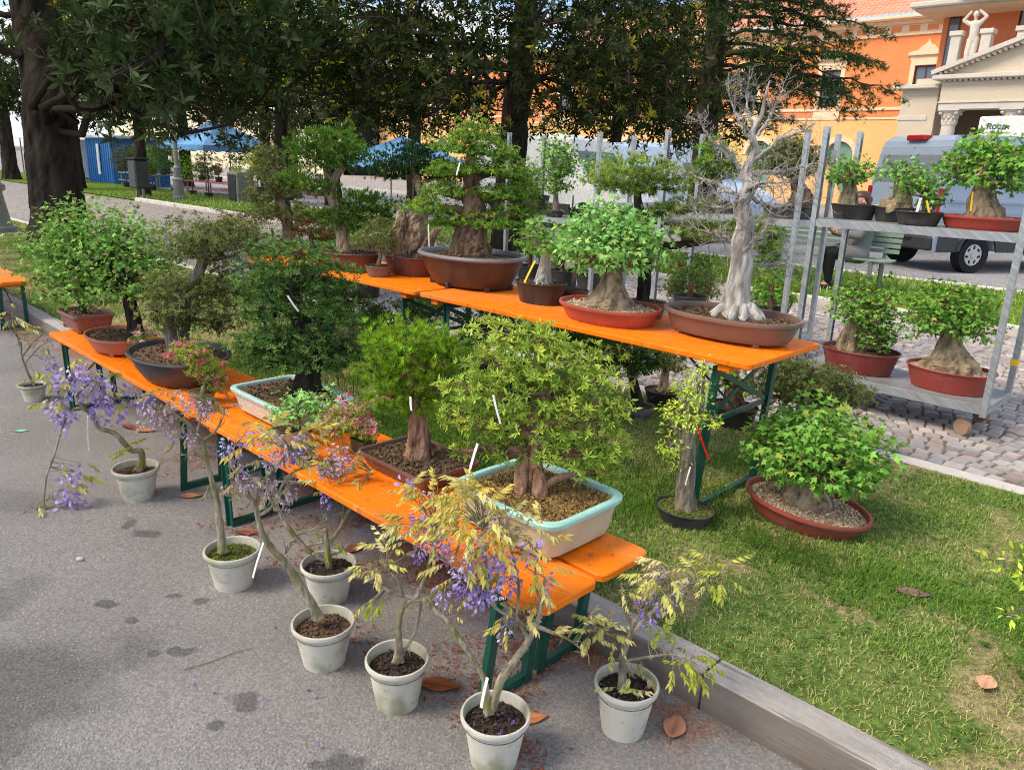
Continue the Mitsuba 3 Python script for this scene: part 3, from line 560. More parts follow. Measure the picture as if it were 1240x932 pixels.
def pot(k, P, yaw, style, a, b, n, h, col, bsdf, soil, rng, feet=0, grain=160, rimcol=None, tilt=None):
    """the pot and its soil; returns the height of the soil"""
    s = min(a, b); pf = [(o * s, z * h) for o, z in PROF[style]]
    m = lathe(pf, a, b, n, 56)
    col = np.asarray(col, float); v = m[0]
    t = meshkit.fbm(v * [12, 12, 22] + rng.random() * 40, 4)[:, None]
    c = col * (.72 + .56 * t); dirt = np.clip((meshkit.fbm(v * 14 + 5, 4)[:, None] - .52) * 1.6, 0, .22); c = c * (1 - dirt) + np.array([.16, .13, .10]) * dirt
    if rimcol is not None: c = np.where((v[:, 2:] > .86 * h), np.asarray(rimcol) * (.85 + .3 * t), c)
    M = lambda mm: moved(mm, M=tilt, rz=yaw, at=P)
    part(k, 'pot', M((m[0], m[1], None if bsdf == 'white_pot' else c)), bsdf, True)
    zs = pf[-1][1]
    for q in range(feet):
        A = 6.283 * (q + .5) / feet; x, y = (a - .34 * s) * math.copysign(1, math.cos(A)) * abs(math.cos(A))**(2 / n), (b - .34 * s) * math.copysign(1, math.sin(A)) * abs(math.sin(A))**(2 / n)
        part(k, 'foot', M(moved(rbox(-.022, .022, -.014, .014, -.016, .012 if style != 'bowl' else .02, r=.003, c=col * .8), rz=A, at=(x, y, 0))), bsdf if bsdf != 'white_pot' else 'satin')
    so = pf[-1][0]; v, f = sdisc(a + so + .003, b + so + .003, n, zs + .004, rng, min(.002, .03 * s), mound=.07 * s)
    s0, s1 = map(np.array, SOIL[soil]); c = s0 + (s1 - s0) * np.clip((meshkit.fbm(v * 90, 3)[:, None] - .25) * 2, 0, 1)
    g = int(grain); th = rng.random(g) * 6.28; rr = np.sqrt(rng.random(g)) * .94; ex = 2 / n
    gx = (a + so) * rr * np.sign(np.cos(th)) * np.abs(np.cos(th))**ex; gy = (b + so) * rr * np.sign(np.sin(th)) * np.abs(np.sin(th))**ex
    if n > 3.5:
        gx, gy = (a + so) * .97 * rng.uniform(-1, 1, g), (b + so) * .97 * rng.uniform(-1, 1, g); rr = np.maximum(np.abs(gx) / (a + so), np.abs(gy) / (b + so))
    gz = zs + .007 + .07 * s * (1 - rr**2) + rng.random(g) * .003
    gs = rng.uniform(.003, .008, g) * (1.35 if s > .12 else .95 if s > .08 else .65); gc = (s0 + (s1 - s0) * rng.random((g, 1)) * 1.3) * rng.uniform(.6, 1.4, (g, 1))
    G = scatter((OCT[0] * [1.2, .85, .6], OCT[1], np.ones(6)), np.stack([gx, gy, gz], 1), rng.normal(size=(g, 3)), rng.normal(size=(g, 3)), gs, gc)
    part(k, 'soil', M(cat([(v, f, c), G])), 'rough')
    return zs
LIFT = np.array([1.32, 1.38, 1.5])
def leaf_colors(rng, sp, n, up, padv):
    base, new, share = np.array(sp[2]), np.array(sp[3]), sp[4]
    c = LIFT * base[rng.integers(len(base), size=n)] * rng.uniform(.5, 1.5, (n, 1)) * padv
    w = (rng.random(n) < share * np.clip(.55 + .9 * up, 0.05, 1.6)) * rng.uniform(.5, 1, n)
    return c * (1 - w[:, None]) + new * w[:, None] * rng.uniform(.8, 1.15, (n, 1))
def crown(k, rng, sp, pads, yaw, ls, den, lp=0, gap=.34, inner=.5, name='leaves', flatten=.6):
    """leaves through the pads: a few hundred nearest as parts of their own where they are large, the rest one mesh"""
    SPc = SP[sp]; tpl = SPc[0]; P, O, Cc_, N = [], [], [], []
    for (cx, cy, cz, rh, rd, rz) in pads:
        area = 4 * math.pi * ((rh * rd)**1.6 + (rh * rz)**1.6 + (rd * rz)**1.6)**(1 / 1.6) / 3**(1 / 1.6)
        n = int(den * area / (ls * ls)); p, o, d = pad_points(rng, (cx, cy, cz), (rh, rd, rz), n, inner=inner, gap=gap, yaw=yaw, flat=flatten)
        n = len(p); P.append(p); O.append(o); Cc_.append(leaf_colors(rng, SPc, n, d[:, 2], rng.uniform(.85, 1.15)))
    P, O, C = np.vstack(P), np.vstack(O), np.vstack(Cc_); n = len(P)
    r = rng.normal(size=(n, 3))
    if SPc[5] == 'flat': dx = O * [1, 1, .35] + r * .55 + [0, 0, -.18]; nz = O * .8 + [0, 0, .75] + rng.normal(size=(n, 3)) * .35
    elif SPc[5] == 'out': dx = O * .75 + [0, 0, .62] + r * .38; nz = rng.normal(size=(n, 3))
    else: dx = O * .55 + [0, 0, .8] + r * .3; nz = rng.normal(size=(n, 3))
    sz = ls * rng.uniform(.65, 1.25, n)
    if lp:
        dist = np.linalg.norm(P - EYE, axis=1); order = np.argsort(dist); first = order[:lp]
        V4 = [shape((tpl[0], tpl[1], np.clip(np.outer(tpl[2], LIFT * np.array(SPc[2][i % len(SPc[2])]) if i < 3 else np.array(SPc[3])), 0, 1)), 'm_' + SPc[1]) for i in range(4)]
        X, Y, Z = frames(dx, nz)
        for i in first:
            new = C[i, 0] / C[i, 1] > 1.0 * (SPc[2][0][0] / SPc[2][0][1] + SPc[3][0] / SPc[3][1]) / 2
            M = np.eye(4); M[:3, 0], M[:3, 1], M[:3, 2], M[:3, 3] = X[i] * sz[i], Y[i] * sz[i], Z[i] * sz[i], P[i]
            copy_of(k, 'leaf' if SPc[5] == 'flat' else 'leaf_cluster', V4[3 if new else int(rng.integers(3))], M)
        m = np.ones(n, bool); m[first] = False; P, dx, nz, sz, C = P[m], dx[m], nz[m], sz[m], C[m]
    part(k, name, scatter(tpl, P, dx, nz, sz, C), SPc[1], kind='stuff')
    return P
def branches(k, rng, trunks, pads, yaw, bark, thin=1.0, twigs=7):
    ms = []; cy, sy = math.cos(yaw), math.sin(yaw)
    T = np.vstack([smooth_path([q[:3] for q in t], [q[3] for q in t], 40)[0] for t in trunks]); R = np.concatenate([smooth_path([q[:3] for q in t], [q[3] for q in t], 40)[1] for t in trunks])
    z0 = T[:, 2].min(); span = max(T[:, 2].max() - z0, .02)
    for (cx, cy_, cz, rh, rd, rz) in pads:
        c = np.array([cx, cy_, cz]); d = np.linalg.norm(T - c, axis=1)
        cost = d + np.where(T[:, 2] > cz + .1 * rz, 1.0, 0) + np.where(T[:, 2] - z0 < .3 * span, .6, 0) + .35 * np.abs(cz - T[:, 2] - .25 * d)
        i = int(np.argmin(cost)); a = T[i]; r0 = min(R[i] * .62, .02 + .3 * R[i]) * thin
        mid = (a + c) / 2 + [0, 0, .08 * d[i]] + rng.normal(size=3) * .06 * d[i]
        e = c - [0, 0, .25 * rz]; B = bez(a, mid, e, 8); B[1:-1] += rng.normal(size=(6, 3)) * .015 * d[i]
        ms.append(tube(B, np.linspace(r0, max(r0 * .4, .0015), 8), 7))
        for w in range(twigs):
            q = unit(rng.normal(size=3)) * rng.uniform(.55, .95) * np.array([rh, rd, rz]); q[2] = q[2] * .8 if q[2] > 0 else q[2] * .35
            q = np.array([cy * q[0] - sy * q[1], sy * q[0] + cy * q[1], q[2]]) + c
            s = B[rng.integers(4, 8)]; m = (s + q) / 2 + rng.normal(size=3) * .12 * np.linalg.norm(q - s)
            ms.append(tube(bez(s, m, q, 5), np.linspace(max(r0 * .35, .0016), .0008, 5), 4))
    v, f, _ = cat(ms); part(k, 'branches', (v, f, barkcol(v, *map(np.array, BARK[bark]), rng)), 'bark', True)
def trunk(k, rng, pts, bark, flare=.8, lumps=.12, roots=6, name='trunk', sides=48):
    m = tube([q[:3] for q in pts], [q[3] for q in pts], sides, 64, flare=flare, lumps=lumps, rng=rng, roots=roots)
    part(k, name, (m[0], m[1], barkcol(m[0], *map(np.array, BARK[bark]), rng)), 'bark', True)
def surface_roots(k, rng, P, r, bark, n, L):
    ms = []
    for i in range(n):
        a = 6.28 * (i + rng.random() * .7) / n; q = np.array([math.cos(a), math.sin(a), 0]); side = np.array([-q[1], q[0], 0]) * rng.normal() * .3
        l = L * rng.uniform(.6, 1.2)
        pts = [P + q * r * .5 + [0, 0, r * .8], P + q * (r * 1.2) + [0, 0, r * .28], P + (q + side * .5) * (r + l * .5) + [0, 0, .004], P + (q + side) * (r + l) - [0, 0, .012]]
        ms.append(tube(pts, [r * .30, r * .2, r * .11, r * .04], 8, 12, lumps=.15, rng=rng))
    v, f, _ = cat(ms); part(k, 'roots', (v, f, barkcol(v, *map(np.array, BARK[bark]), rng)), 'bark', True)
def subpads(rng, pads, m, share=.5):
    """break a broad crown into smaller clumps over its surface"""
    out = []
    for (cx, cy, cz, rh, rd, rz, yaw) in pads:
        out.append((cx, cy, cz, rh * .72, rd * .72, rz * .72))
        g = np.arange(m) + .5; ph = np.arccos(1 - 2 * g / m); th = 10.166 * g
        d = np.stack([np.cos(th) * np.sin(ph), np.sin(th) * np.sin(ph), np.cos(ph)], 1) + rng.normal(size=(m, 3)) * .14
        c, s = math.cos(yaw), math.sin(yaw)
        for q in unit(d):
            if q[2] < -.62: continue
            o = q * [rh, rd, rz] * (1 - share * .62); k = rng.uniform(.75, 1.15)
            out.append((cx + c * o[0] - s * o[1], cy + s * o[0] + c * o[1], cz + o[2], share * rh * k, share * rd * k, share * rz * k * .9))
    return out
def flowers(k, rng, pts, size, cols, name='flowers', tpl=None, up=.4):
    n = len(pts); c = np.asarray(cols)[rng.integers(len(cols), size=n)] * rng.uniform(.85, 1.1, (n, 1))
    part(k, name, scatter(tpl or BLOSSOM, pts, rng.normal(size=(n, 3)) + [0, -.4, up], rng.normal(size=(n, 3)), size * rng.uniform(.7, 1.2, n), np.clip(c, 0, .9)), 'petal', kind='stuff')
def ground_trunk(t, z):
    """start a trunk at the soil it grows from"""
    if t[0][2] > z + .13: return t
    t = [q for q in t if q[2] > z + .008] if len([q for q in t if q[2] > z + .008]) > 1 else t[-2:]
    return t0_(t, z)
def t0_(t, z):
    a = np.array(t[0]); q = np.array([a[0], a[1], z])
    return [(*q, a[3] * .95)] + list(t)
def plant(s):
    rng = np.random.default_rng(zlib.crc32(s['l'].encode())); P = np.array(s['p'], float); yaw = s['yaw']
    s = dict(s); k = thing(s['k'], s['l'], s.get('cat', 'bonsai'), s.get('g')); zs = P[2]
    if s.get('pot'):
        st, a, b, n, h, py, col, bs, soil, o = s['pot']
        tl = None
        if o.get('tilt'): t = o['tilt']; tl = np.array(trimesh.transformations.rotation_matrix(t[0], [t[1], t[2], 0]))
        zs = pot(k, P + [0, 0, .016 if o.get('feet') else 0], py, st, a, b, n, h, col, bs, soil, rng, o.get('feet', 0), o.get('grain', 160), o.get('rim'), tl)
        zs += P[2] + (.016 if o.get('feet') else 0)
        s['tr'] = [ground_trunk(t, zs - .004) for t in s['tr']]
    for i, t in enumerate(s['tr']): trunk(k, rng, t, s.get('bark', 'grey'), (s.get('flare', .8) * .42) if i == 0 or s.get('flare2') else .1, s.get('lumps', .12), s.get('nroots', 6))
    if s.get('roots'): surface_roots(k, rng, np.array(s['tr'][0][0][:3]), s['tr'][0][0][3], s.get('bark', 'grey'), *s['roots'])
    pads = [tuple(q) for q in s['pads']]
    if pads:
        if s.get('sub'): pads = subpads(rng, [q + (yaw,) for q in pads], s['sub'], s.get('share', .5))
        branches(k, rng, s['tr'], pads if len(pads) < 60 else pads[:60], yaw, s.get('bark', 'grey'), s.get('thin', 1.0), s.get('twigs', 6))
        Q = crown(k, rng, s['leaf'], pads, yaw, s['ls'], s.get('den', 1.0), s.get('lp', 0), s.get('gap', .34), s.get('inner', .5), flatten=s.get('flat', .6))
        if s.get('fl'):
            nf, size, cols = s['fl']; j = rng.choice(len(Q), nf); flowers(k, rng, Q[j] + rng.normal(size=(nf, 3)) * .004 + [0, 0, .006], size, cols)
    for q in s.get('tags', []): tag_strip(k, *q)
    return k, zs

# ------------------------------------------------------------------ large trees
WHORL = whorl(6, SLIM, 1.0, _r, .55, .6)
CLUMP = whorl(7, QUADLEAF, 1.0, _r, .4, .6)
DROOP = whorl(10, (TRI[0] * [1, .8, 1], TRI[1], TRI[2]), .75, _r, .4, .5)
def tree(name, label, base, r0, forks, blobs, tpl, ls, den, cols, new, share, bark, group=None, parts=0, gap=.36, bs='leaf_gloss', inner=.35, axis='out', twigs=5):
    rng = np.random.default_rng(zlib.crc32(label.encode())); k = thing(name, label, 'tree', group); B = np.array([*base, LAWN - .05])
    pts = [np.array(q[:3]) for q in forks]; m = tube([B, *pts], [r0, *[q[3] for q in forks]], 40, 80, flare=.25, lumps=.16, rng=rng, roots=6)
    part(k, 'trunk', (m[0], m[1], barkcol(m[0], *map(np.array, BARK[bark]), rng, 9)), 'bark_big', True)
    ms = []; top = pts[-1]; P, O, C = [], [], []; base_c = np.array(cols)
    for (cx, cy, cz, rx, ry, rz) in blobs:
        c = np.array([cx, cy, cz]); a = pts[int(np.argmin([np.linalg.norm(q - c) + (2 if q[2] > cz + .5 else 0) for q in pts]))]; L = np.linalg.norm(c - a)
        lb = bez(a, (a + c) / 2 + [0, 0, .12 * L] + rng.normal(size=3) * .08 * L, c, 12); lb[1:-1] += rng.normal(size=(10, 3)) * .03 * L
        ms.append(tube(lb, np.linspace(r0 * .135, r0 * .045, 12), 10, lumps=.12, rng=rng))
        for w in range(twigs):
            q = c + unit(rng.normal(size=3)) * rng.uniform(.5, .9) * np.array([rx, ry, rz]); s = lb[rng.integers(4, 12)]
            ms.append(tube(bez(s, (s + q) / 2 + rng.normal(size=3) * .1 * L, q, 7), np.linspace(r0 * .09, .008, 7), 6))
        n = int(den * 4 * math.pi * ((rx * ry)**1.6 + (rx * rz)**1.6 + (ry * rz)**1.6)**.625 / 3**.625 / ls**2)
        p, o, d = pad_points(rng, c, (rx, ry, rz), n, inner=inner, gap=gap, flat=.8); P.append(p); O.append(o)
        t = rng.random((len(p), 1)); cc = base_c[rng.integers(len(base_c), size=len(p))] * rng.uniform(.7, 1.3, (len(p), 1)); w = (rng.random(len(p)) < share)[:, None]
        C.append(np.where(w, np.array(new) * (.7 + .6 * t), cc))
    v, f, _ = cat(ms); part(k, 'limbs', (v, f, barkcol(v, *map(np.array, BARK[bark]), rng, 9)), 'bark_big', True, kind=None)
    P, O, C = np.vstack(P), np.vstack(O), np.vstack(C); n = len(P)
    dx = O * .5 + rng.normal(size=(n, 3)) * .5 + ([0, 0, .5] if axis == 'out' else [0, 0, -.75]); nz = rng.normal(size=(n, 3)); sz = ls * rng.uniform(.65, 1.25, n)
    if parts:
        dist = np.linalg.norm(P - EYE, axis=1) + np.where(((P - EYE) @ FWD > 0) & (np.abs([seen(p)[1] - 620 for p in P]) < 660) & (np.array([seen(p)[2] for p in P]) > -40), 0, 50)
        first = np.argsort(dist)[:parts]; vs = [shape((MAGNOLIA[0], MAGNOLIA[1], np.clip(np.outer(MAGNOLIA[2], base_c[i] * 1.15), 0, 1)), 'm_' + bs) for i in range(len(base_c))]; X, Y, Z = frames(dx, nz)
        for i in first:
            M = np.eye(4); M[:3, 0], M[:3, 1], M[:3, 2], M[:3, 3] = X[i] * sz[i] * 1.1, Y[i] * sz[i] * 1.1, Z[i] * sz[i] * 1.1, P[i]
            copy_of(k, 'leaf_cluster', vs[int(rng.integers(len(vs)))], M)
        m = np.ones(n, bool); m[first] = False; P, dx, nz, sz, C = P[m], dx[m], nz[m], sz[m], C[m]
    part(k, 'crown', scatter(tpl, P, dx, nz, sz, C), bs, kind='stuff')
MAGC = [(.025, .038, .012), (.040, .054, .018), (.017, .026, .008), (.062, .076, .032)]
MAGL = [(.040, .064, .022), (.058, .090, .034), (.028, .046, .016), (.085, .115, .058)]  # lighter copy of MAGC: the left crown's stronger light is in the colour
tree('magnolia_tree', 'big evergreen magnolia with a thick dark trunk at the left edge of the lawn', (-6.98, 11.8), .43,
     [(-7.02, 11.9, .7, .37), (-7.12, 12.1, 1.9, .345), (-7.24, 12.4, 2.8, .35), (-7.4, 12.6, 3.7, .33), (-7.45, 12.4, 4.6, .26), (-7.2, 11.8, 6.5, .12)],
     [(-3.75, 7.9, 2.75, 1.0, 1.0, .8), (-3.3, 7.5, 2.5, .75, .8, .6), (-3.1, 8.6, 3.1, 1.0, 1.1, .85), (-3.9, 8.7, 3.9, 1.1, 1.1, .9), (-4.5, 10.0, 2.6, 1.2, 1.2, .9), (-3.4, 9.6, 2.7, 1.0, 1.0, .8), (-8.6, 10.2, 3.2, 1.3, 1.3, 1.0), (-5.6, 10.6, 4.8, 1.5, 1.4, 1.0), (-9.3, 12.5, 3.2, 1.5, 1.5, 1.2), (-6.0, 13.6, 3.8, 1.8, 1.6, 1.3), (-4.2, 12.0, 4.4, 1.6, 1.6, 1.2), (-7.5, 11.5, 6.4, 3.2, 3.2, 1.8)],
     WHORL, .155, .52, MAGL, (.22, .15, .02), .03, 'dark', 'evergreen magnolia trees', parts=290, twigs=9, gap=.46)
tree('magnolia_tree', 'evergreen magnolia with a wide dark crown behind the back tables, in the middle', (-.18, 14.1), .30,
     [(-.18, 14.1, 1.0, .28), (-.16, 14.1, 2.0, .26), (-.1, 14.1, 3.0, .24), (0, 14.1, 4.5, .18), (.1, 14.1, 6.5, .08)],
     [(-3.2, 10.8, 2.75, 1.35, 1.2, .9), (-1.6, 10.2, 2.95, 1.3, 1.2, .9), (.3, 10.4, 3.15, 1.3, 1.2, .9), (1.7, 11.2, 2.95, 1.2, 1.2, 1.0), (2.5, 12.8, 2.95, 1.2, 1.3, 1.3), (-1.3, 12.6, 2.6, 1.3, 1.2, .7), (1.1, 12.9, 2.6, 1.1, 1.2, .7), (-2.6, 13.2, 2.65, 1.0, 1.3, .75), (2.0, 15.6, 2.9, 1.5, 1.3, .9), (-1.5, 16.4, 2.9, 1.7, 1.3, .9), (-2.4, 13.2, 3.9, 1.5, 1.4, 1.1), (1.2, 13.4, 3.9, 1.5, 1.4, 1.1), (0, 16.6, 4.2, 2.2, 1.6, 1.4), (-3.2, 16.4, 4.0, 1.8, 1.6, 1.4), (2.4, 15.6, 4.4, 1.4, 1.4, 1.4), (-.6, 12.0, 4.6, 2.6, 1.6, 1.1), (-.3, 14, 6.5, 3.2, 3.2, 1.8)],
     WHORL, .135, .40, MAGC, (.34, .33, .035), .05, 'dark', 'evergreen magnolia trees', parts=290, twigs=9, gap=.46)  # the scattered yellow leaves are sunlit patches painted as leaf colour
tree('magnolia_tree', 'evergreen magnolia with backlit yellowish leaves behind the left one, trunk beside the awning', (-6.2, 20.6), .20,
     [(-6.2, 20.6, 1.2, .18), (-6.15, 20.6, 2.6, .16), (-6.1, 20.6, 4.5, .12)],
     [(-7.6, 19.0, 4.2, 1.9, 1.7, 1.3), (-5.4, 18.6, 4.0, 1.8, 1.6, 1.5), (-6.6, 20.6, 4.8, 2.2, 2, 1.4), (-4.2, 20.6, 3.8, 1.7, 1.7, 1.4), (-9.5, 20.4, 4.8, 1.8, 1.8, 1.3), (-6.2, 20.6, 6.6, 3, 3, 1.6)],
     WHORL, .24, .62, [(.20, .27, .04), (.28, .33, .06), (.12, .17, .04)], (.55, .58, .08), .3, 'dark', 'evergreen magnolia trees', gap=.46, bs='leaf')  # backlight is put into these bright yellow-green leaf colours
for i, (x, y, r, z) in enumerate([(-13.1, 27.5, .2, 3.7), (-17.6, 31.5, .24, 3.9), (-24.2, 37.6, .34, 4.4)]):
    tree('street_tree', ['dark evergreen street tree on the verge beside the litter bin', 'dark evergreen street tree just right of the big left trunk, by the blue booth', 'dark evergreen street tree farthest left, seen past the big trunk'][i], (x, y), r, [(x, y, 1.2, r * .9), (x, y, 2.6, r * .8), (x, y, z + 1, r * .5)],
         [(x - 1.4, y - .8, z - .3, 1.7, 1.6, 1.3), (x + 1.4, y - .9, z - .5, 1.7, 1.6, 1.3), (x, y, z + 1.6, 2.4, 2.2, 1.5), (x - .2, y + 1.4, z + .6, 2, 1.6, 1.4)], CLUMP, .34, .75, [(.025, .036, .012), (.035, .05, .015), (.018, .027, .009)], (.15, .16, .03), .12, 'dark', 'trees along the far verge')
far = [(-9.5, 33, 4.4, 'green tree far behind the awning, left of the tiered azalea'), (-16.0, 38, 4.6, 'green tree far behind the blue booth'), (-6.5, 27.5, 4.2, 'light green tree beyond the road behind the juniper'), (-4.0, 30, 5.2, 'grey-green tree far behind the tiered azalea, left of the middle trunk'), (3.6, 31, 5.2, 'grey-green tree far behind, right of the middle trunk'), (-11.5, 36, 5.6, 'pale green tree far behind the blue awning'), (7.2, 33, 5.0, 'dark tree far behind the right part of the middle crown')]
for i, (x, y, z, lb) in enumerate(far):
    tree('background_tree', lb, (x, y), .28, [(x, y, 1.5, .26), (x, y, 3, .22), (x, y, z, .14)], [(x - 1.8, y, z - 1.3, 2, 1.8, 1.5), (x + 1.7, y - .4, z - 1.2, 2, 1.8, 1.5), (x, y + .3, z + .8, 2.5, 2.2, 1.8), (x - .4, y - 1.2, z - .6, 2, 1.6, 1.6)], CLUMP, .36, .55, [(.085, .10, .05), (.11, .125, .06), (.06, .075, .035)], (.2, .2, .07), .1, 'dark', 'trees far behind', gap=.44, bs='leaf')
# the conifer whose drooping branches hang before the orange house
def cedar():
    rng = np.random.default_rng(21); k = thing('cedar_tree', 'conifer with drooping feathery branches hanging before the orange house', 'tree'); x, y = 4.4, 19.4
    m = tube([(x, y, 0), (x, y, 3), (x, y, 7), (x + .1, y, 12)], [.30, .27, .2, .05], 24, 40, flare=.4, lumps=.14, rng=rng)
    part(k, 'trunk', (m[0], m[1], barkcol(m[0], *map(np.array, BARK['dark']), rng, 9)), 'bark_big', True)
    ms, P, Dr = [], [], []
    for i in range(40):
        z = 3.3 + 7.5 * rng.random()**1.3; a = rng.random() * 6.28; L = (3.9 - .2 * (z - 3.3)) * rng.uniform(.6, 1.05)
        if i < 18: a = rng.uniform(-.95, .35); z = rng.uniform(3.5, 6.4); L = rng.uniform(2.2, 4.1)
        o = np.array([math.cos(a), math.sin(a), 0]); pts = bez(np.array([x, y, z]), np.array([x, y, z]) + o * L * .5 + [0, 0, .05 + .25 * rng.random()], np.array([x, y, z]) + o * L - [0, 0, .25 + .10 * L * rng.random()], 18)
        pts[2:] += np.cumsum(rng.normal(size=(16, 3)) * [.05, .05, .045], 0); ms.append(tube(pts, np.linspace(.05, .008, 18), 7))
        for j in range(4, 18):
            for s in (-1, 1):
                if rng.random() < .25: continue
                sd = np.array([-o[1], o[0], 0]) * s; l = rng.uniform(.25, 1.0) * (1.05 - .45 * j / 18); q = pts[j] + (sd * rng.uniform(.2, 1) + o * rng.uniform(.1, .9) + [0, 0, rng.uniform(-.75, .05)]) * l
                seg = bez(pts[j], (pts[j] + q) / 2 + rng.normal(size=3) * .06, q, 9); ms.append(tube(seg, np.linspace(.008, .003, 9), 3))
                for w in range(int(8 + 16 * l)):
                    t = rng.random()**.7; c = seg[min(8, int(t * 9))] + rng.normal(size=3) * [.055, .055, .03]; P.append(c - [0, 0, .05 * rng.random()]); Dr.append(sd * .5 + o * .6 + rng.normal(size=3) * .5 + [0, 0, -.3])
    v, f, _ = cat(ms); part(k, 'limbs', (v, f, np.array([[.055, .045, .035]])), 'rough', True)
    P, Dr = np.array(P), np.array(Dr); n = len(P); c = np.array([(.055, .11, .035), (.085, .16, .05), (.035, .07, .025)])[rng.integers(3, size=n)] * rng.uniform(.7, 1.35, (n, 1))
    part(k, 'crown', scatter(DROOP, P, Dr, rng.normal(size=(n, 3)), rng.uniform(.09, .17, n), c), 'leaf', kind='stuff')
cedar()

# ------------------------------------------------------------------ the orange house and the white portico
def fbox(u0, u1, v0, v1, z0, z1, r=0): return ubox(u0, u1, v0, v1, z0, z1, r=r)
def wall_holes(u0, u1, z0, z1, holes, v, th):
    """a wall standing along u with openings, built bay by bay"""
    hs = [h if not isinstance(h, tuple) else sbox(h[0], h[1], h[2], h[3]) for h in holes]; cu = sorted({round(h.centroid.x, 2) for h in hs}); cut = [u0, *[(a + b) / 2 for a, b in zip(cu, cu[1:])], u1]; ms = []
    for a, b in zip(cut, cut[1:]):
        p = sbox(a, z0, b, z1)
        for h in hs:
            if a < h.centroid.x < b: p = p.difference(h)
        m = extrude(p, th); w = m[0]; ms.append(uvm((np.c_[w[:, 0], v + w[:, 2], w[:, 1]], m[1], None)))
    return cat(ms)
def arch(u, z0, w, h):
    a = np.linspace(0, math.pi, 17); return Polygon([(u - w, z0), *[(u + w * math.cos(t), z0 + h - w + w * math.sin(t)) for t in a][:1], *[(u + w * math.cos(t), z0 + h - w + w * math.sin(t)) for t in a], (u - w, z0)])
VF = 48.0
k = thing('orange_house', 'orange rendered two-storey house with cream window surrounds and a tiled roof', 'building')
wins = [15.75 + 5.2 * i for i in range(10)]
doors = [19.85 + 5.2 * i for i in range(9)]
part(k, 'ground_floor_wall', wall_holes(14.2, 66, -.05, 5.0, [arch(u, .1, .85, 3.7) for u in doors], VF, .35), 'wall_ochre')
part(k, 'upper_wall', wall_holes(14.2, 66, 5.0, 9.4, [(u - .56, 5.78, u + .56, 7.82) for u in wins], VF, .35), 'wall_orange')
part(k, 'back_room', fbox(14.6, 65.6, VF + 1.2, VF + 9, -.05, 9.3), 'dark_room')
part(k, 'side_wall', fbox(14.2, 14.5, VF + .355, VF + 9.3, -.05, 9.9), 'wall_orange')
for z0, z1, d in ((5.02, 5.14, .05), (5.52, 5.68, .07), (9.40, 9.52, .10), (9.98, 10.2, .22)): part(k, 'string_course', fbox(14.1, 66, VF - d, VF + .02, z0, z1, .01), 'cream')
part(k, 'frieze', fbox(14.2, 66, VF - .02, VF + .3, 9.525, 9.975), 'cream')
for i in range(34): part(k, 'frieze_panel', fbox(14.5 + i * .95, 15.05 + i * .95, VF - .035, VF - .0205, 9.60, 9.90), 'wall_orange')
for i, u in enumerate(wins):
    w = part(k, 'window', cat([fbox(u - .56, u - .49, VF + .10, VF + .16, 5.785, 7.82), fbox(u + .49, u + .56, VF + .10, VF + .16, 5.785, 7.82), fbox(u - .485, u + .485, VF + .10, VF + .16, 7.74, 7.82), fbox(u - .485, u + .485, VF + .10, VF + .16, 5.785, 5.86), fbox(u - .04, u + .04, VF + .095, VF + .165, 5.865, 7.735), fbox(u - .48, u - .045, VF + .11, VF + .15, 7.06, 7.12), fbox(u + .045, u + .48, VF + .11, VF + .15, 7.06, 7.12), fbox(u - .48, u - .045, VF + .11, VF + .15, 6.4, 6.44), fbox(u + .045, u + .48, VF + .11, VF + .15, 6.4, 6.44)]), 'dark_frame')
    part(w, 'pane', fbox(u - .48, u + .48, VF + .127, VF + .132, 5.87, 7.73), 'tinted')
    part(k, 'window_surround', cat([fbox(u - .80, u - .56, VF - .06, VF - .002, 5.69, 8.1), fbox(u + .56, u + .80, VF - .06, VF - .002, 5.69, 8.1), fbox(u - .555, u + .555, VF - .06, VF - .002, 7.83, 8.1)]), 'cream')
    part(k, 'window_hood', uvm((lambda m: (np.c_[m[0][:, 0], VF - .16 + m[0][:, 2], m[0][:, 1]], m[1], None))(extrude(Polygon([(u - 1.0, 8.35), (u - .95, 8.5), (u - .5, 8.58), (u - .3, 8.82), (u - .12, 8.88), (u, 9.12), (u + .12, 8.88), (u + .3, 8.82), (u + .5, 8.58), (u + .95, 8.5), (u + 1.0, 8.35)]), .155))), 'cream')
    part(k, 'window_apron', fbox(u - .80, u + .80, VF - .045, VF - .002, 5.15, 5.515), 'cream')
    part(k, 'hood_band', fbox(u - .9, u + .9, VF - .03, VF - .002, 8.11, 8.345), 'cream')
for i, u in enumerate(doors):
    ring = Polygon([(u + 1.15 * math.cos(t), 2.95 + 1.15 * math.sin(t)) for t in np.linspace(0, math.pi, 17)] + [(u + .87 * math.cos(t), 2.95 + .87 * math.sin(t)) for t in np.linspace(math.pi, 0, 17)])
    part(k, 'arch_surround', uvm((lambda m: (np.c_[m[0][:, 0], VF - .06 + m[0][:, 2], m[0][:, 1]], m[1], None))(extrude(ring, .058))), 'cream')
    part(k, 'shutter_door', fbox(u - .84, u + .84, VF + .18, VF + .24, .1, 3.75), 'door_green')
part(k, 'eave', fbox(13.8, 66, VF - .75, VF + .2, 10.205, 10.36, .02), 'cream')
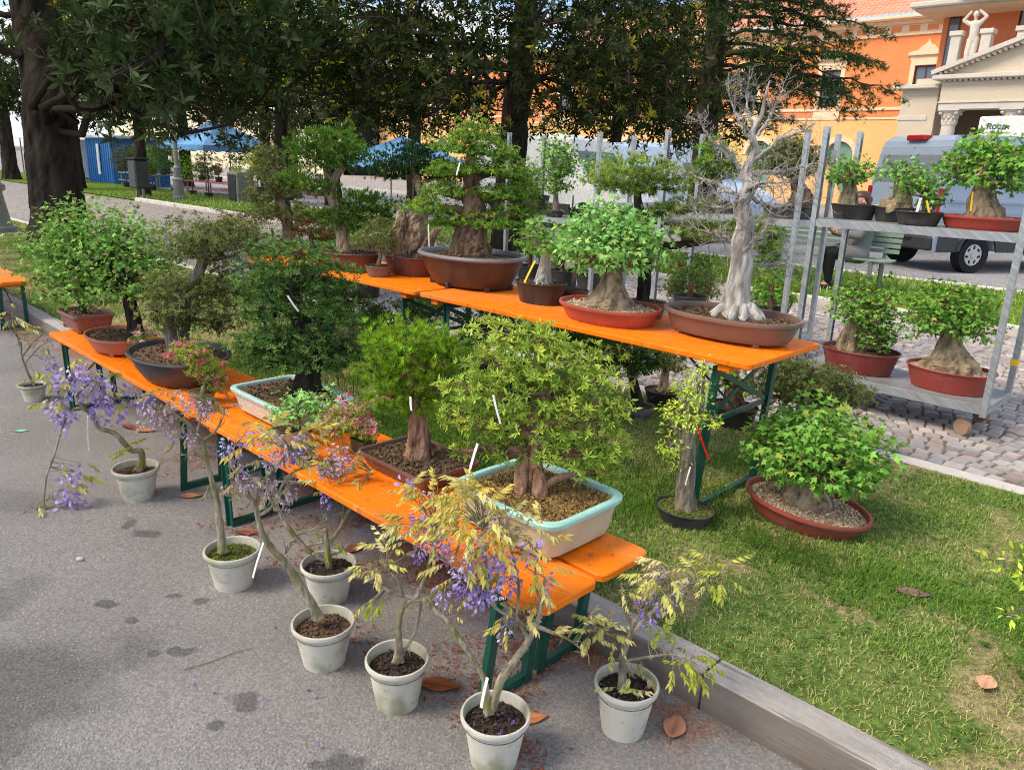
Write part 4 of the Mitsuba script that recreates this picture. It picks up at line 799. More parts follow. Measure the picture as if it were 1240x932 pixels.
# roof: a slope of ribbed tiles
def roof(u0, u1, v0, z0, L, pitch, step):
    n = int((u1 - u0) / step); xs = np.linspace(0, n * step, n * 6 + 1); ph = (xs / step) % 1; h = .05 * np.abs(np.sin(ph * math.pi))**.7
    rows = int(L / .42); V, F = [], []
    for j in range(rows):
        for e, dz in ((0, .035), (.42, .0)):
            s = j * .42 + e; V.append(np.c_[u0 + xs, np.full(len(xs), v0 + s * math.cos(pitch)), z0 + s * math.sin(pitch) + h + dz])
    m = len(xs); k_ = np.arange(m - 1)
    for r_ in range(2 * rows - 1): e = r_ * m; F += [np.stack([e + k_, e + k_ + 1, e + m + k_ + 1], 1), np.stack([e + k_, e + m + k_ + 1, e + m + k_], 1)]
    return uvm((np.vstack(V), np.vstack(F), None))
part(k, 'roof', roof(13.7, 42, VF - .8, 10.37, 6.5, .52, .30), 'roof_tile', kind='stuff')

VP = 38.0
k = thing('portico', 'white classical portico with carved capitals and a pediment before the orange house', 'portico')
cols_u = [11.25, 8.9, 6.55, 4.2]
for u in cols_u:
    sh = lathe([(-.02, 0), (0, .05), (-.02, .4), (-.005, 1.6), (-.06, 3.95)], .33, None, 2, 28); c = part(k, 'column', moved(sh, at=S(u, VP + .35, .1)), 'stone', True)
    cp = lathe([(-.06, 0), (-.03, .03), (-.03, .09), (-.06, .12), (-.05, .30), (.03, .50), (.10, .58)], .33, None, 2, 24)
    lv = [moved(cp, at=S(u, VP + .35, 4.05))]
    for z, n, o in ((4.14, 10, .29), (4.33, 10, .31)):
        for i in range(n): a = 6.283 * (i + .5 * (z > 4.2)) / n; lv.append(moved(rbox(-.055, .055, -.03, .035, 0, .2, r=.02), rz=a + math.pi / 2, at=S(u, VP + .35, z) + [o * math.cos(a), o * math.sin(a), 0]))
    for du in (-.36, .36):
        for dv in (-.36, .36): lv.append(moved(mani(m3.Manifold.sphere(.085, 12)), at=S(u + du * .85, VP + .35 + dv * .85, 4.56)))
    part(c, 'capital', cat(lv), 'stone', False); part(c, 'abacus', fbox(u - .42, u + .42, VP - .07, VP + .77, 4.64, 4.70, .01), 'stone')
part(k, 'architrave', fbox(3.7, 11.7, VP, VP + .7, 4.705, 4.95, .01), 'stone'); part(k, 'architrave', fbox(3.7, 11.74, VP - .05, VP + .7, 4.955, 5.02, .008), 'stone')
part(k, 'frieze', fbox(3.7, 11.7, VP + .01, VP + .7, 5.025, 5.82), 'cream_stone'); part(k, 'cornice', fbox(3.6, 12.05, VP - .32, VP + .7, 5.90, 6.08, .02), 'stone')
for i in range(40): part(k, 'dentil', fbox(3.75 + i * .205, 3.87 + i * .205, VP - .14, VP + .02, 5.825, 5.898), 'stone')
tri = lambda o, b: Polygon([(12.05 + o, 6.085 + b), (7.75, 7.68 + b + o * .35), (3.45 - o, 6.085 + b)])
part(k, 'pediment', uvm((lambda m: (np.c_[m[0][:, 0], VP + .06 + m[0][:, 2], m[0][:, 1]], m[1], None))(extrude(tri(-.3, 0), .6))), 'cream_stone')
for s in (1, -1):
    a, b = (S(12.1, VP + .1, 6.17), S(7.75, VP + .1, 7.78)) if s > 0 else (S(3.4, VP + .1, 6.17), S(7.75, VP + .1, 7.78))
    part(k, 'raking_cornice', bar(a, b, .95, .17), 'stone')
    d = (b - a); n_ = 22
    for i in range(n_ if s > 0 else 0): q = a + d * (i + .8) / (n_ + 1); part(k, 'modillion', moved(boxm(-.05, .05, -.12, .12, -.06, .05), rz=YU, at=q + np.r_[DV * -.25, -.16]), 'stone')
part(k, 'carved_relief', moved(mani(m3.Manifold.sphere(.32, 20).scale((1, .35, .8))), rz=YU, at=S(7.9, VP + .06, 6.55)), 'stone', True)
part(k, 'back_wall', fbox(3.0, 13.0, VP + 3.2, VP + 3.5, -.05, 6.0), 'dark_stone')
part(k, 'roof_slab', fbox(3.0, 13.0, VP + .72, VP + 3.5, 5.2, 6.06), 'cream_stone')
for u in (11.8, 10.62, 9.3, 8.0): 
    q = part(k, 'pedestal', fbox(u - .19, u + .19, VP + 1.0, VP + 1.5, 6.065, 7.78, .01), 'stone'); part(q, 'pedestal_cap', fbox(u - .26, u + .26, VP + .93, VP + 1.57, 7.785, 7.98, .02), 'stone')
part(k, 'side_block', fbox(11.9, 13.4, VP + .4, VP + 3.0, -.05, 5.6), 'cream_stone'); part(k, 'side_cornice', fbox(11.85, 13.75, VP + .05, VP + 3.1, 5.605, 5.78, .02), 'stone'); part(k, 'side_base', fbox(12.2, 13.45, VP + .36, VP + 3.02, 4.3, 4.5, .01), 'stone')
k = thing('villa', 'orange villa wall with a projecting eave behind the statue', 'building')
part(k, 'wall', wall_holes(2.0, 13.2, 6.0, 10.6, [(9.1, 7.4, 10.15, 9.3), (5.5, 7.4, 6.6, 9.3)], VP + 3.55, .3), 'wall_red')
part(k, 'side_wall', fbox(13.0, 13.2, VP + 3.86, VP + 7, 6.0, 10.6), 'wall_orange')
part(k, 'door', fbox(12.45, 12.95, VP + 3.50, VP + 3.548, 6.1, 9.0), 'dark_frame')
part(k, 'door_pane', fbox(12.52, 12.88, VP + 3.49, VP + 3.498, 6.9, 8.9), 'tinted')
for u0, u1 in ((9.1, 10.15), (5.5, 6.6)):
    w = part(k, 'window', cat([fbox(u0, u0 + .07, VP + 3.6, VP + 3.68, 7.4, 9.3), fbox(u1 - .07, u1, VP + 3.6, VP + 3.68, 7.4, 9.3), fbox((u0 + u1) / 2 - .05, (u0 + u1) / 2 + .05, VP + 3.6, VP + 3.68, 7.475, 9.225), fbox(u0 + .075, u1 - .075, VP + 3.6, VP + 3.68, 7.4, 7.47), fbox(u0 + .075, u1 - .075, VP + 3.6, VP + 3.68, 9.23, 9.3)]), 'black')
    part(w, 'pane', fbox(u0 + .08, (u0 + u1) / 2 - .055, VP + 3.63, VP + 3.64, 7.48, 9.22), 'tinted'); part(w, 'blind', fbox((u0 + u1) / 2 + .055, u1 - .08, VP + 3.63, VP + 3.64, 7.48, 9.22), 'blind'); part(w, 'sill', fbox(u0 - .12, u1 + .12, VP + 3.42, VP + 3.54, 7.24, 7.39, .01), 'stone')
part(k, 'room', fbox(2.2, 12.9, VP + 4.6, VP + 6.9, 6, 10.5), 'dark_room')
part(k, 'eave', fbox(1.5, 14.0, VP + 1.2, VP + 7.2, 9.12, 9.34, .04), 'stone'); part(k, 'eave_soffit', fbox(1.7, 13.8, VP + 1.4, VP + 7.1, 9.0, 9.115), 'soffit')
a_ = np.linspace(math.pi * 1.02, math.pi * 1.98, 20)
part(k, 'blue_awning', uvm((lambda m: (np.c_[m[0][:, 0], VP + .9 + m[0][:, 2], m[0][:, 1]], m[1], None))(extrude(Polygon([(9.0 + 3.2 * math.cos(t), 9.75 + .75 * math.sin(t)) for t in a_]), 1.2))), 'teal')
# far cream block closing the street on the left
k = thing('cream_house', 'pale cream house far behind the awning and the stalls', 'building')
hw = [(u - .5, z, u + .5, z + 1.6) for u in np.arange(70, 128, 4.0) for z in (2.0, 5.4)]
part(k, 'wall', wall_holes(67, 130, -.05, 9, hw, 44, .35), 'cream_wall')
part(k, 'room', fbox(67.4, 129, 45.5, 52, -.05, 8.8), 'dark_room'); part(k, 'eave', fbox(66, 131, 43.3, 53, 9.005, 9.25), 'stone'); part(k, 'roof', roof(66, 100, 43.3, 9.26, 5, .45, .35), 'roof_tile', kind='stuff')
for (a, b, c, d) in hw: part(k, 'window', fbox(a, c, 44.15, 44.2, b, d), 'tinted')

# ------------------------------------------------------------------ people and the statue
def ball(p, r, n=14): return m3.Manifold.sphere(r, n).translate(tuple(map(float, p)))
def body(bones, res=.02, it=8):
    m = m3.Manifold.batch_boolean([m3.Manifold.batch_hull([ball(a, ra), ball(b, rb)]) for a, ra, b, rb in bones], m3.OpType.Add).refine_to_length(res)
    q = m.to_mesh(); t = trimesh.Trimesh(np.array(q.vert_properties[:, :3], float), np.array(q.tri_verts, int), process=False); trimesh.smoothing.filter_taubin(t, iterations=it); return np.array(t.vertices), np.array(t.faces), None
def head(c, f, s=1.0):
    """skull, jaw, nose, brows, ears, neck-side facing f"""
    c, f = np.array(c, float), unit(np.array(f, float)); l = unit(np.cross([0, 0, 1], f)); z = np.cross(f, l); q = lambda a, b, d: c + s * (a * f + b * l + d * z)
    return [(q(-.015, 0, .025), .095 * s, q(.02, 0, .01), .085 * s), (q(.02, 0, .0), .075 * s, q(.045, 0, -.085), .042 * s), (q(.085, 0, .005), .012 * s, q(.108, 0, -.03), .016 * s), (q(.085, -.03, -.075), .012 * s, q(.085, .03, -.075), .012 * s),
            (q(-.005, .088, -.01), .02 * s, q(-.02, .09, -.04), .014 * s), (q(-.005, -.088, -.01), .02 * s, q(-.02, -.09, -.04), .014 * s), (q(.075, -.045, .03), .014 * s, q(.075, .045, .03), .014 * s)]
def hand(w, d, palm_n, curl=.6):
    """palm, four fingers of unequal length and a thumb, from the wrist along d"""
    w, d = np.array(w, float), unit(np.array(d, float)); n = unit(np.array(palm_n, float)); s = np.cross(d, n); out = [(w, .026, w + d * .045, .030), (w + d * .03 - s * .022, .018, w + d * .085 - s * .03, .014), (w + d * .03 + s * .022, .018, w + d * .085 + s * .03, .014)]
    for i, L in enumerate((.062, .075, .07, .055)):
        a = w + d * .088 + s * (-.030 + .02 * i); b = a + (d * math.cos(curl * .5) + n * math.sin(curl * .5)) * L * .5; c = b + (d * math.cos(curl * 1.6) + n * math.sin(curl * 1.6)) * L * .5
        out += [(a, .0095, b, .009), (b, .009, c, .007)]
    t = w + d * .03 - s * .035; out += [(t, .013, t + (d * .6 - s * .6 + n * .3) * .04, .011), (t + (d * .6 - s * .6 + n * .3) * .04, .011, t + (d * .9 - s * .5 + n * .7) * .065, .009)]
    return out
def person(label, at, yaw, kind, coat, legs, hair=(.05, .025, .015)):
    k = thing('person', label, 'person'); M = lambda m: moved(m, rz=yaw, at=at); A_ = lambda *p: np.array(p, float)
    # x is forward, y to the person's left; the seat is at z = .46
    if kind == 'sit': hip, kn, an, sh, hd = A_(0, 0, .54), .46, A_(.40, 0, .08), A_(-.03, 0, 1.02), A_(.07, 0, 1.24)
    else: hip, kn, an, sh, hd = A_(0, 0, .92), 0, A_(0, 0, .08), A_(.0, 0, 1.42), A_(.02, 0, 1.66)
    sk, tr, co, so = [], [], [], []
    for s in (1, -1):
        h = hip + [0, .09 * s, 0]; n = (A_(.44, .11 * s + .03, .52) if kind == 'sit' else A_(.02, .1 * s, .5)); a = (A_(.42 - .10 * (s < 0), .10 * s, .09) if kind == 'sit' else A_(0, .1 * s, .09))
        sk += [(h, .07, n, .048), (n, .048, a, .034), (a, .034, a + [.12, 0, -.05], .024)]; tr += [(h, .10, n, .068), (n, .066, a + [0, 0, .03], .05)]; so += [(a + [-.04, 0, -.035], .042, a + [.15, .01 * s, -.055], .032), (a + [-.02, 0, .02], .045, a + [-.03, 0, -.03], .045)]
        S_ = sh + [0, .17 * s, 0]; el = (A_(.14, .24 * s, .78) if kind == 'sit' else A_(-.02, .25 * s, 1.14)); wr = (A_(.36, .07 * s, .80) if kind == 'sit' else A_(.12, .22 * s, .92))
        sk += [(S_, .05, el, .036), (el, .036, wr, .026)] + hand(wr, (A_(.25, -.25 * s, .12) if kind == 'sit' else A_(.25, 0, -1)), (A_(-.2, -.4 * s, 1) if kind == 'sit' else A_(0, -s, 0)), .8)
        co += [(S_, .078, el, .062), (el, .062, el + (wr - el) * .9, .046)]; co += [(h + [.02, .02 * s, -.03], .135, h + [.24 if kind == 'sit' else .0, .03 * s, -.02 if kind == 'sit' else -.18], .12)]
    sk += [(hip, .11, sh - [0, 0, .1], .12), (sh, .06, hd - [.02, 0, .10], .052)] + head(hd, (.9, 0, -.45) if kind == 'sit' else (1, 0, -.1))
    co += [(hip + [0, .05, 0], .145, sh + [0, .06, -.12], .135), (hip + [0, -.05, 0], .145, sh + [0, -.06, -.12], .135), (sh + [0, .14, -.01], .07, sh + [0, -.14, -.01], .07)]
    part(k, 'body', M(body(sk, .04, 4)), 'skin', True); part(k, 'coat', M(body(co, .05)), coat, True); part(k, 'trousers', M(body(tr, .05)), legs, True); part(k, 'shoes', M(body(so, .03)), 'black', True)
    hb = [(hd + [-.04, 0, .05], .098, hd + [.0, 0, .055], .092), (hd + [-.06, 0, .0], .085, hd + [-.075, 0, -.07], .06), (hd + [-.12, 0, .05], .045, hd + [-.13, 0, .02], .045)]; v, f, _ = M(body(hb, .03)); part(k, 'hair', (v, f, np.array([hair])), 'satin', True)
    for s in (1, -1): part(k, 'eye', M((lambda m: moved(m, at=hd + [.082, .033 * s, -.028 if kind == 'sit' else 0]))(mani(m3.Manifold.sphere(.011, 10)))), 'black', True)
    return k, M
BV = 11.55
k = thing('park_bench', 'pale green slatted park bench on the verge beyond the cobbles', 'bench')
for i in range(6): part(k, 'seat_slat', ubox(3.75, 5.75, BV - .40 + i * .075, BV - .34 + i * .075, LAWN + .43 + .005 * abs(i - 3), LAWN + .455 + .005 * abs(i - 3), r=.004), 'bench_green')
for i in range(6): part(k, 'back_slat', uvm(skew_slat := (lambda z, v: boxm(3.75, 5.75, v, v + .025, z, z + .055))(LAWN + .54 + i * .075, BV + .08 + i * .022)), 'bench_green')
for u in (3.95, 5.55): part(k, 'leg', cat([ubar((u, BV - .36, LAWN - .01), (u, BV - .36, LAWN + .43), .05, .05), ubar((u, BV + .10, LAWN - .01), (u, BV + .07, LAWN + .43), .05, .05), ubar((u, BV - .38, LAWN + .415), (u, BV + .10, LAWN + .415), .045, .028), ubar((u, BV + .115, LAWN + .43), (u, BV + .25, LAWN + .99), .045, .03)]), 'iron')
k, M = person('person in a grey coat and black trousers sitting on the green bench with a phone', S(4.25, BV - .12, LAWN), math.atan2(-DV[1] * .75 + DU[1] * .66, -DV[0] * .75 + DU[0] * .66), 'sit', 'cloth_grey', 'cloth_black', (.07, .028, .018))
ph = thing('phone', 'black phone held by the person on the green bench', 'phone'); scene[ph] = shape(M(moved(rbox(-.004, .004, -.036, .036, -.07, .07, r=.003), M=trimesh.transformations.rotation_matrix(-.5, [0, 1, 0]), at=(.46, 0, .89))), 'm_black')
# the statue: a draped figure leaning with one arm over its head
k = thing('statue', 'pale stone statue of a draped figure with raised arms between the pedestals', 'statue')
A_ = lambda *p: np.array(p, float)
st = [(A_(0, .08, .95), .13, A_(.06, .10, .5), .095), (A_(.06, .10, .5), .09, A_(.0, .10, .08), .06), (A_(0, -.08, .95), .13, A_(.10, -.10, .52), .095), (A_(.10, -.10, .52), .09, A_(.12, -.06, .08), .06), (A_(0, 0, .95), .16, A_(.02, -.02, 1.38), .15), (A_(.02, .14, 1.45), .075, A_(.05, .34, 1.62), .055), (A_(.05, .34, 1.62), .055, A_(.08, .10, 1.80), .045), (A_(.02, -.18, 1.43), .075, A_(.05, -.42, 1.55), .055), (A_(.05, -.42, 1.55), .055, A_(.1, -.2, 1.78), .045), (A_(.02, -.15, 1.44), .09, A_(.02, .12, 1.44), .09), (A_(.02, -.02, 1.45), .06, A_(.04, -.02, 1.58), .055), (A_(0, .0, .1), .16, A_(-.05, 0, .9), .15), (A_(.1, .1, .06), .05, A_(.2, .12, .03), .035), (A_(.12, -.06, .06), .05, A_(.24, -.08, .03), .035)] + head(A_(.05, -.03, 1.70), (1, .2, -.3))
m = moved((lambda q: (q[0] * [1.25, 1.15, 1.32], q[1], q[2]))(body(st, .04, 6)), rz=math.atan2(-DV[1], -DV[0]), at=S(11.15, VP + 1.2, 6.34)); part(k, 'figure', m, 'stone', True); part(k, 'plinth', fbox(10.86, 11.44, VP + .95, VP + 1.5, 6.065, 6.36, .02), 'stone')

# ------------------------------------------------------------------ benches and tables
def board(k, u0, u1, v0, v1, z, th=.027, r=.03):
    n = 5; pts = []
    for (cu, cv, a0) in ((u1 - r, v1 - r, 0), (u0 + r, v1 - r, 90), (u0 + r, v0 + r, 180), (u1 - r, v0 + r, 270)):
        for i in range(n): a = math.radians(a0 + 90 * i / (n - 1)); pts.append((cu + r * math.cos(a), cv + r * math.sin(a)))
    pts = np.array(pts); c = pts.mean(0); e = .004
    ring = lambda o, zz: np.c_[c + (pts - c) * (1 - o / np.abs(pts - c).max(0)), np.full(len(pts), zz)]
    m = len(pts); V = np.vstack([ring(e, z - th), ring(0, z - th + e), ring(0, z - e), ring(e, z)]); F = []
    for a in range(3):
        for i in range(m): j = (i + 1) % m; F += [(a * m + i, a * m + j, a * m + m + j), (a * m + i, a * m + m + j, a * m + m + i)]
    V = np.vstack([V, [[*c, z], [*c, z - th]]])
    for i in range(m): j = (i + 1) % m; F += [(3 * m + i, 3 * m + j, 4 * m), (j, i, 4 * m + 1)]
    part(k, 'board', uvm((V, np.array(F), None)), 'orange')
def angle_leg(a, b, w=.03, t=.004, su=1):
    """a leg of L-shaped steel from a to b in (u, v, z)"""
    a, b = np.array(a, float), np.array(b, float)
    return cat([ubar(a + [su * w / 2, 0, 0], b + [su * w / 2, 0, 0], w, t), ubar(a + [0, w / 2 - t / 2, 0], b + [0, w / 2 - t / 2, 0], t, w)]) if 0 else cat([uvm(skew_box(a, b, w, t)), uvm(skew_box(a, b, t, w))])
def skew_box(a, b, wu, wv):
    V = [p + np.array([x * wu / 2, y * wv / 2, 0]) for p in (a, b) for x, y in ((-1, -1), (1, -1), (1, 1), (-1, 1))]
    return np.array(V), BOXF, None
def bench(label, cat_, grp, u0, v0, z, zf, L=2.2, W=.25, table=False, detail=True):
    k = thing('beer_table' if table else 'beer_bench', label, cat_, grp); u1, v1 = u0 + L, v0 + W
    nb = 1
    board(k, u0, u1, v0, v1, z)
    for s, ub in ((1, u0 + .13), (-1, u1 - .13)):
        part(k, 'batten', ubox(ub - .03, ub + .03, v0 + .02, v1 - .02, z - .027 - .034, z - .0275, r=.004), 'orange')
        ul = ub + s * (.08 if not table else .06); e = .035 if not table else .07; zt = z - .055
        f = ul + s * .05 if not table else ul + s * .04
        for va, vb in ((v0 + e, v0 + e - .01), (v1 - e, v1 - e + .01)): part(k, 'leg', cat([uvm(skew_box(np.array([f, vb, zf]), np.array([ul, va, zt]), .034, .005)), uvm(skew_box(np.array([f - s * .0145, vb, zf]), np.array([ul - s * .0145, va, zt]), .005, .034))]), 'green_steel')
        part(k, 'foot_bar', ubar((f, v0 + e - .01, zf + .016), (f, v1 - e + .01, zf + .016), .026, .03), 'green_steel')
        part(k, 'cross_bar', ubar((ul, v0 + e, zt - .012), (ul, v1 - e, zt - .012), .03, .022), 'green_steel')
        if table:
            part(k, 'brace', ubar((ul, v0 + e, zt - .02), (ul + s * .01, v1 - e, zt - .26), .006, .024), 'green_steel')
            part(k, 'brace', ubar((ul + s * .012, v1 - e, zt - .02), (ul + s * .022, v0 + e, zt - .26), .006, .024), 'green_steel')
            part(k, 'foot_bar', ubar((ul + s * .02, v0 + e, zt - .27), (ul + s * .02, v1 - e, zt - .27), .02, .02), 'green_steel')
        vm = (v0 + v1) / 2
        part(k, 'strut', tube([S(ul + s * .02, vm, zt - (.20 if not table else .27)), S(ul + s * .42, vm, z - .035)], [.006, .006], 8), 'green_steel', True)
BZ, TZ = .48, .89
bench('orange wooden bench nearest the camera, on the asphalt side of its pair', 'bench', 'orange benches', 1.21, 1.415, BZ, 0)
bench('orange wooden bench nearest the camera, on the kerb side, carrying the big azalea', 'bench', 'orange benches', 1.215, 1.683, BZ - .001, 0)
bench('orange wooden bench second from the camera, on the asphalt side of its pair', 'bench', 'orange benches', 3.43, 1.418, BZ, 0)
bench('orange wooden bench second from the camera, on the kerb side of its pair', 'bench', 'orange benches', 3.435, 1.686, BZ - .001, 0)
bench('empty orange bench at the left edge of the photo, asphalt side of the pair', 'bench', 'orange benches', 8.0, 1.42, BZ, 0)
bench('empty orange bench at the left edge of the photo, kerb side of the pair', 'bench', 'orange benches', 8.0, 1.69, BZ - .001, 0)
bench('orange folding table on the lawn carrying the bare tree at its near end', 'table', 'orange tables', 1.45, 2.93, TZ, LAWN, W=.70, table=True)
bench('orange folding table on the lawn at the far end of the back row', 'table', 'orange tables', 3.69, 2.93, TZ - .002, LAWN, W=.70, table=True)

# ------------------------------------------------------------------ steel plant trolleys
def trolley(label, u0, u1, v0, v1, zs, top, z0=LAWN, wood=True):
    k = thing('plant_trolley', label, 'trolley', 'steel plant trolleys')
    for u, su in ((u0, 1), (u1, -1)):
        for v, sv in ((v0, 1), (v1, -1)):
            part(k, 'post', cat([ubox(min(u, u + su * .004), max(u, u + su * .004), v - .022, v + .022, z0 + .16, top), ubox(min(u, u + su * .034), max(u, u + su * .034), v - .022, v - .018, z0 + .16, top), ubox(min(u, u + su * .034), max(u, u + su * .034), v + .018, v + .022, z0 + .16, top)]), 'galvanised')
            uc, vc = u + su * .12, v + sv * .07
            w = part(k, 'wheel', uvm(moved(cat([moved(mani(m3.Manifold.cylinder(.03, .055, .055, 24)), M=trimesh.transformations.rotation_matrix(math.pi / 2, [1, 0, 0]))]), rz=.5, at=(uc, vc, z0 + .057))), 'crate' if 0 else 'wheel_tan')
            part(k, 'fork', cat([ubox(uc - .022, uc + .022, vc - .022, vc + .022, z0 + .115, z0 + .165)]), 'galvanised')
    for i, z in enumerate(zs):
        part(k, 'shelf', cat([ubox(u0 + .005, u1 - .005, v0 + .024, v1 - .024, z - .012, z - .001)]), 'ply_board')
        part(k, 'shelf_rim', cat([ubox(u0 + .036, u1 - .036, v0 - .016, v0 + .0235, z - .05, z), ubox(u0 + .036, u1 - .036, v1 - .0235, v1 + .016, z - .05, z), ubox(u0 - .002, u0 + .0048, v0 + .024, v1 - .024, z - .05, z), ubox(u1 - .0048, u1 + .002, v0 + .024, v1 - .024, z - .05, z)]), 'galvanised')
mat('ply_board', pr(proc(lambda p, n, uv: mix((.10, .11, .125), (.24, .25, .26), fbm(p.x * 6, p.y * 6, p.z, 4))), .45))
trolley('galvanised steel plant trolley on the cobbles at the right, two shelves of maple bonsai', 1.03, 2.29, 5.26, 5.83, [LS_ := .345, 1.385], 1.98)
part('plant_trolley', 'tape_band', ubox(1.026, 1.07, 5.806, 5.854, .52, .56), 'yellow')
trolley('galvanised steel plant trolley behind the bare tree with long black pots', 2.72, 4.02, 6.0, 6.57, [.345, 1.32], 2.0)
trolley('galvanised steel plant trolley farthest back, behind the large tiered azalea', 4.98, 6.28, 6.3, 6.87, [.345, 1.13], 2.0)


# ------------------------------------------------------------------ wisterias in white pots
TONE = {'yellow': [(.58, .51, .14), (.66, .60, .23), (.50, .46, .10), (.60, .46, .12)], 'pale': [(.60, .55, .22), (.68, .63, .32), (.54, .54, .16)], 'lime': [(.40, .46, .06), (.48, .52, .11), (.34, .42, .05)],
        'dull': [(.40, .33, .20), (.36, .32, .15), (.42, .36, .25)], 'flower': [(.50, .45, .16), (.42, .42, .10)]}
LILAC = [(.44, .35, .74), (.54, .45, .78), (.38, .29, .68), (.66, .59, .80)]; DULL = [(.54, .45, .62), (.46, .36, .56), (.62, .55, .62), (.50, .40, .46)]
LEAFS = {}
def leaf_dict(tpl, c, bsdf):
    key = (id(tpl), tuple(np.round(c, 3)), bsdf)
    if key not in LEAFS: LEAFS[key] = shape((tpl[0], tpl[1], np.clip(np.outer(tpl[2], c), 0, .95)), 'm_' + bsdf)
    return LEAFS[key]
def wisteria(s):
    rng = np.random.default_rng(zlib.crc32(s['l'].encode())); P = np.array(s['p'], float)
    k = thing('wisteria', s['l'], 'wisteria')
    zs = pot(k, P, 0.0, 'white', s['a'], s['a'], 2, s['h'], (.6, .6, .55), 'white_pot', s['soil'], rng, grain=220)
    T, R = [], []
    ms = []
    for i, t in enumerate(s['stems']):
        q, r = smooth_path([p[:3] for p in t], [p[3] for p in t], 36); T.append(q); R.append(r)
        ms.append(tube(q, r, 12 if r[0] > .004 else 7, lumps=.16, rng=rng, flare=.5 if i == 0 else 0))
        for w in range(7):   # short side twigs
            j = rng.integers(8, 36); d = unit(rng.normal(size=3) + [0, 0, .3]); L = rng.uniform(.02, .06)
            ms.append(tube(np.array([q[j], q[j] + d * L * .5 + rng.normal(size=3) * .004, q[j] + d * L]), np.array([.0018, .0014, .0008]), 4))
    T, R = np.vstack(T), np.concatenate(R); first = len(s['stems'][0])
    leaves, rac = [], []
    for (cx, cy, cz, rh, rd, rz, nl, nr, ls, tone) in s['blobs']:
        c = np.array([cx, cy, cz])
        for kind, n in (('l', int(nl * .95 + .5)), ('r', int(nr * .62 + .5))):
            for _ in range(n):
                q = c + unit(rng.normal(size=3)) * rng.random()**.4 * np.array([rh, rd, rz])
                d = np.linalg.norm(T - q, axis=1) + np.where(R > .006, .05, 0); j = int(np.argmin(d)); a = T[j]
                if kind == 'l':
                    o = (q - a) * [1, 1, .4]; o = unit(unit(o) * .8 + rng.normal(size=3) * [.5, .5, .15]); leaves.append((q, o, ls * rng.uniform(.5, .95), tone))
                else: rac.append((q, unit(rng.normal(size=3) * .35 + [0, 0, -1]), ls * rng.uniform(.7, 1.2), tone))
                if np.linalg.norm(q - a) > .008: ms.append(tube(bez(a, (a + q) / 2 + rng.normal(size=3) * .12 * d[j] + [0, 0, .1 * d[j]], q, 5), np.linspace(.0017, .0008, 5), 4))
    v, f, _ = cat(ms); part(k, 'stems', (v, f, barkcol(v, (.15, .125, .085), (.42, .38, .29), rng, 60, moss=(.20, .20, .06))), 'bark', True)
    for q, o, L, tone in leaves:
        col = TONE[tone][rng.integers(len(TONE[tone]))]; tpl = PINNATE[rng.integers(3)]
        x, y, z = frames(o[None], np.array([[0, 0, 1.0]]) + rng.normal(size=(1, 3)) * .25)
        M = np.eye(4); M[:3, 0], M[:3, 1], M[:3, 2], M[:3, 3] = x[0] * L, y[0] * L, z[0] * L, q
        copy_of(k, 'leaf', leaf_dict(tpl, np.array(col), 'leaf'), M)
    for q, o, L, tone in rac:
        cols = LILAC if tone in ('flower', 'yellow', 'pale') else DULL; col = cols[rng.integers(len(cols))]; tpl = RACEME[rng.integers(2)]
        x, y, z = frames(o[None], rng.normal(size=(1, 3)))
        M = np.eye(4); M[:3, 0], M[:3, 1], M[:3, 2], M[:3, 3] = x[0] * L, y[0] * L, z[0] * L, q
        copy_of(k, 'flower_cluster', leaf_dict(tpl, np.array(col), 'petal'), M)
    for q in s['tags']: tag_strip(k, *q)
    # spent flower petals on the soil
    n = 10; a = rng.random(n) * 6.28; r = np.sqrt(rng.random(n)) * s['a'] * .8
    q = P + np.stack([r * np.cos(a), r * np.sin(a), np.full(n, zs + .014)], 1)
    part(k, 'fallen_petals', scatter(BLOSSOM, q, rng.normal(size=(n, 3)), rng.normal(size=(n, 3)), .012, np.array([[.34, .26, .62]]) * rng.uniform(.7, 1.2, (n, 1))), 'petal', kind='stuff')
    if s['grass']: part(k, 'moss', scatter(ROSETTE, P + np.stack([*(np.array([np.cos(a2 := rng.random(120) * 6.28), np.sin(a2)]) * np.sqrt(rng.random(120)) * s['a'] * .82), np.full(120, zs + .010)], 1), np.array([[0, 0, 1.0]]) + rng.normal(size=(120, 3)) * .3, rng.normal(size=(120, 3)), .012, np.array([[.16, .22, .03]]) * rng.uniform(.5, 1.3, (120, 1))), 'leaf', kind='stuff')

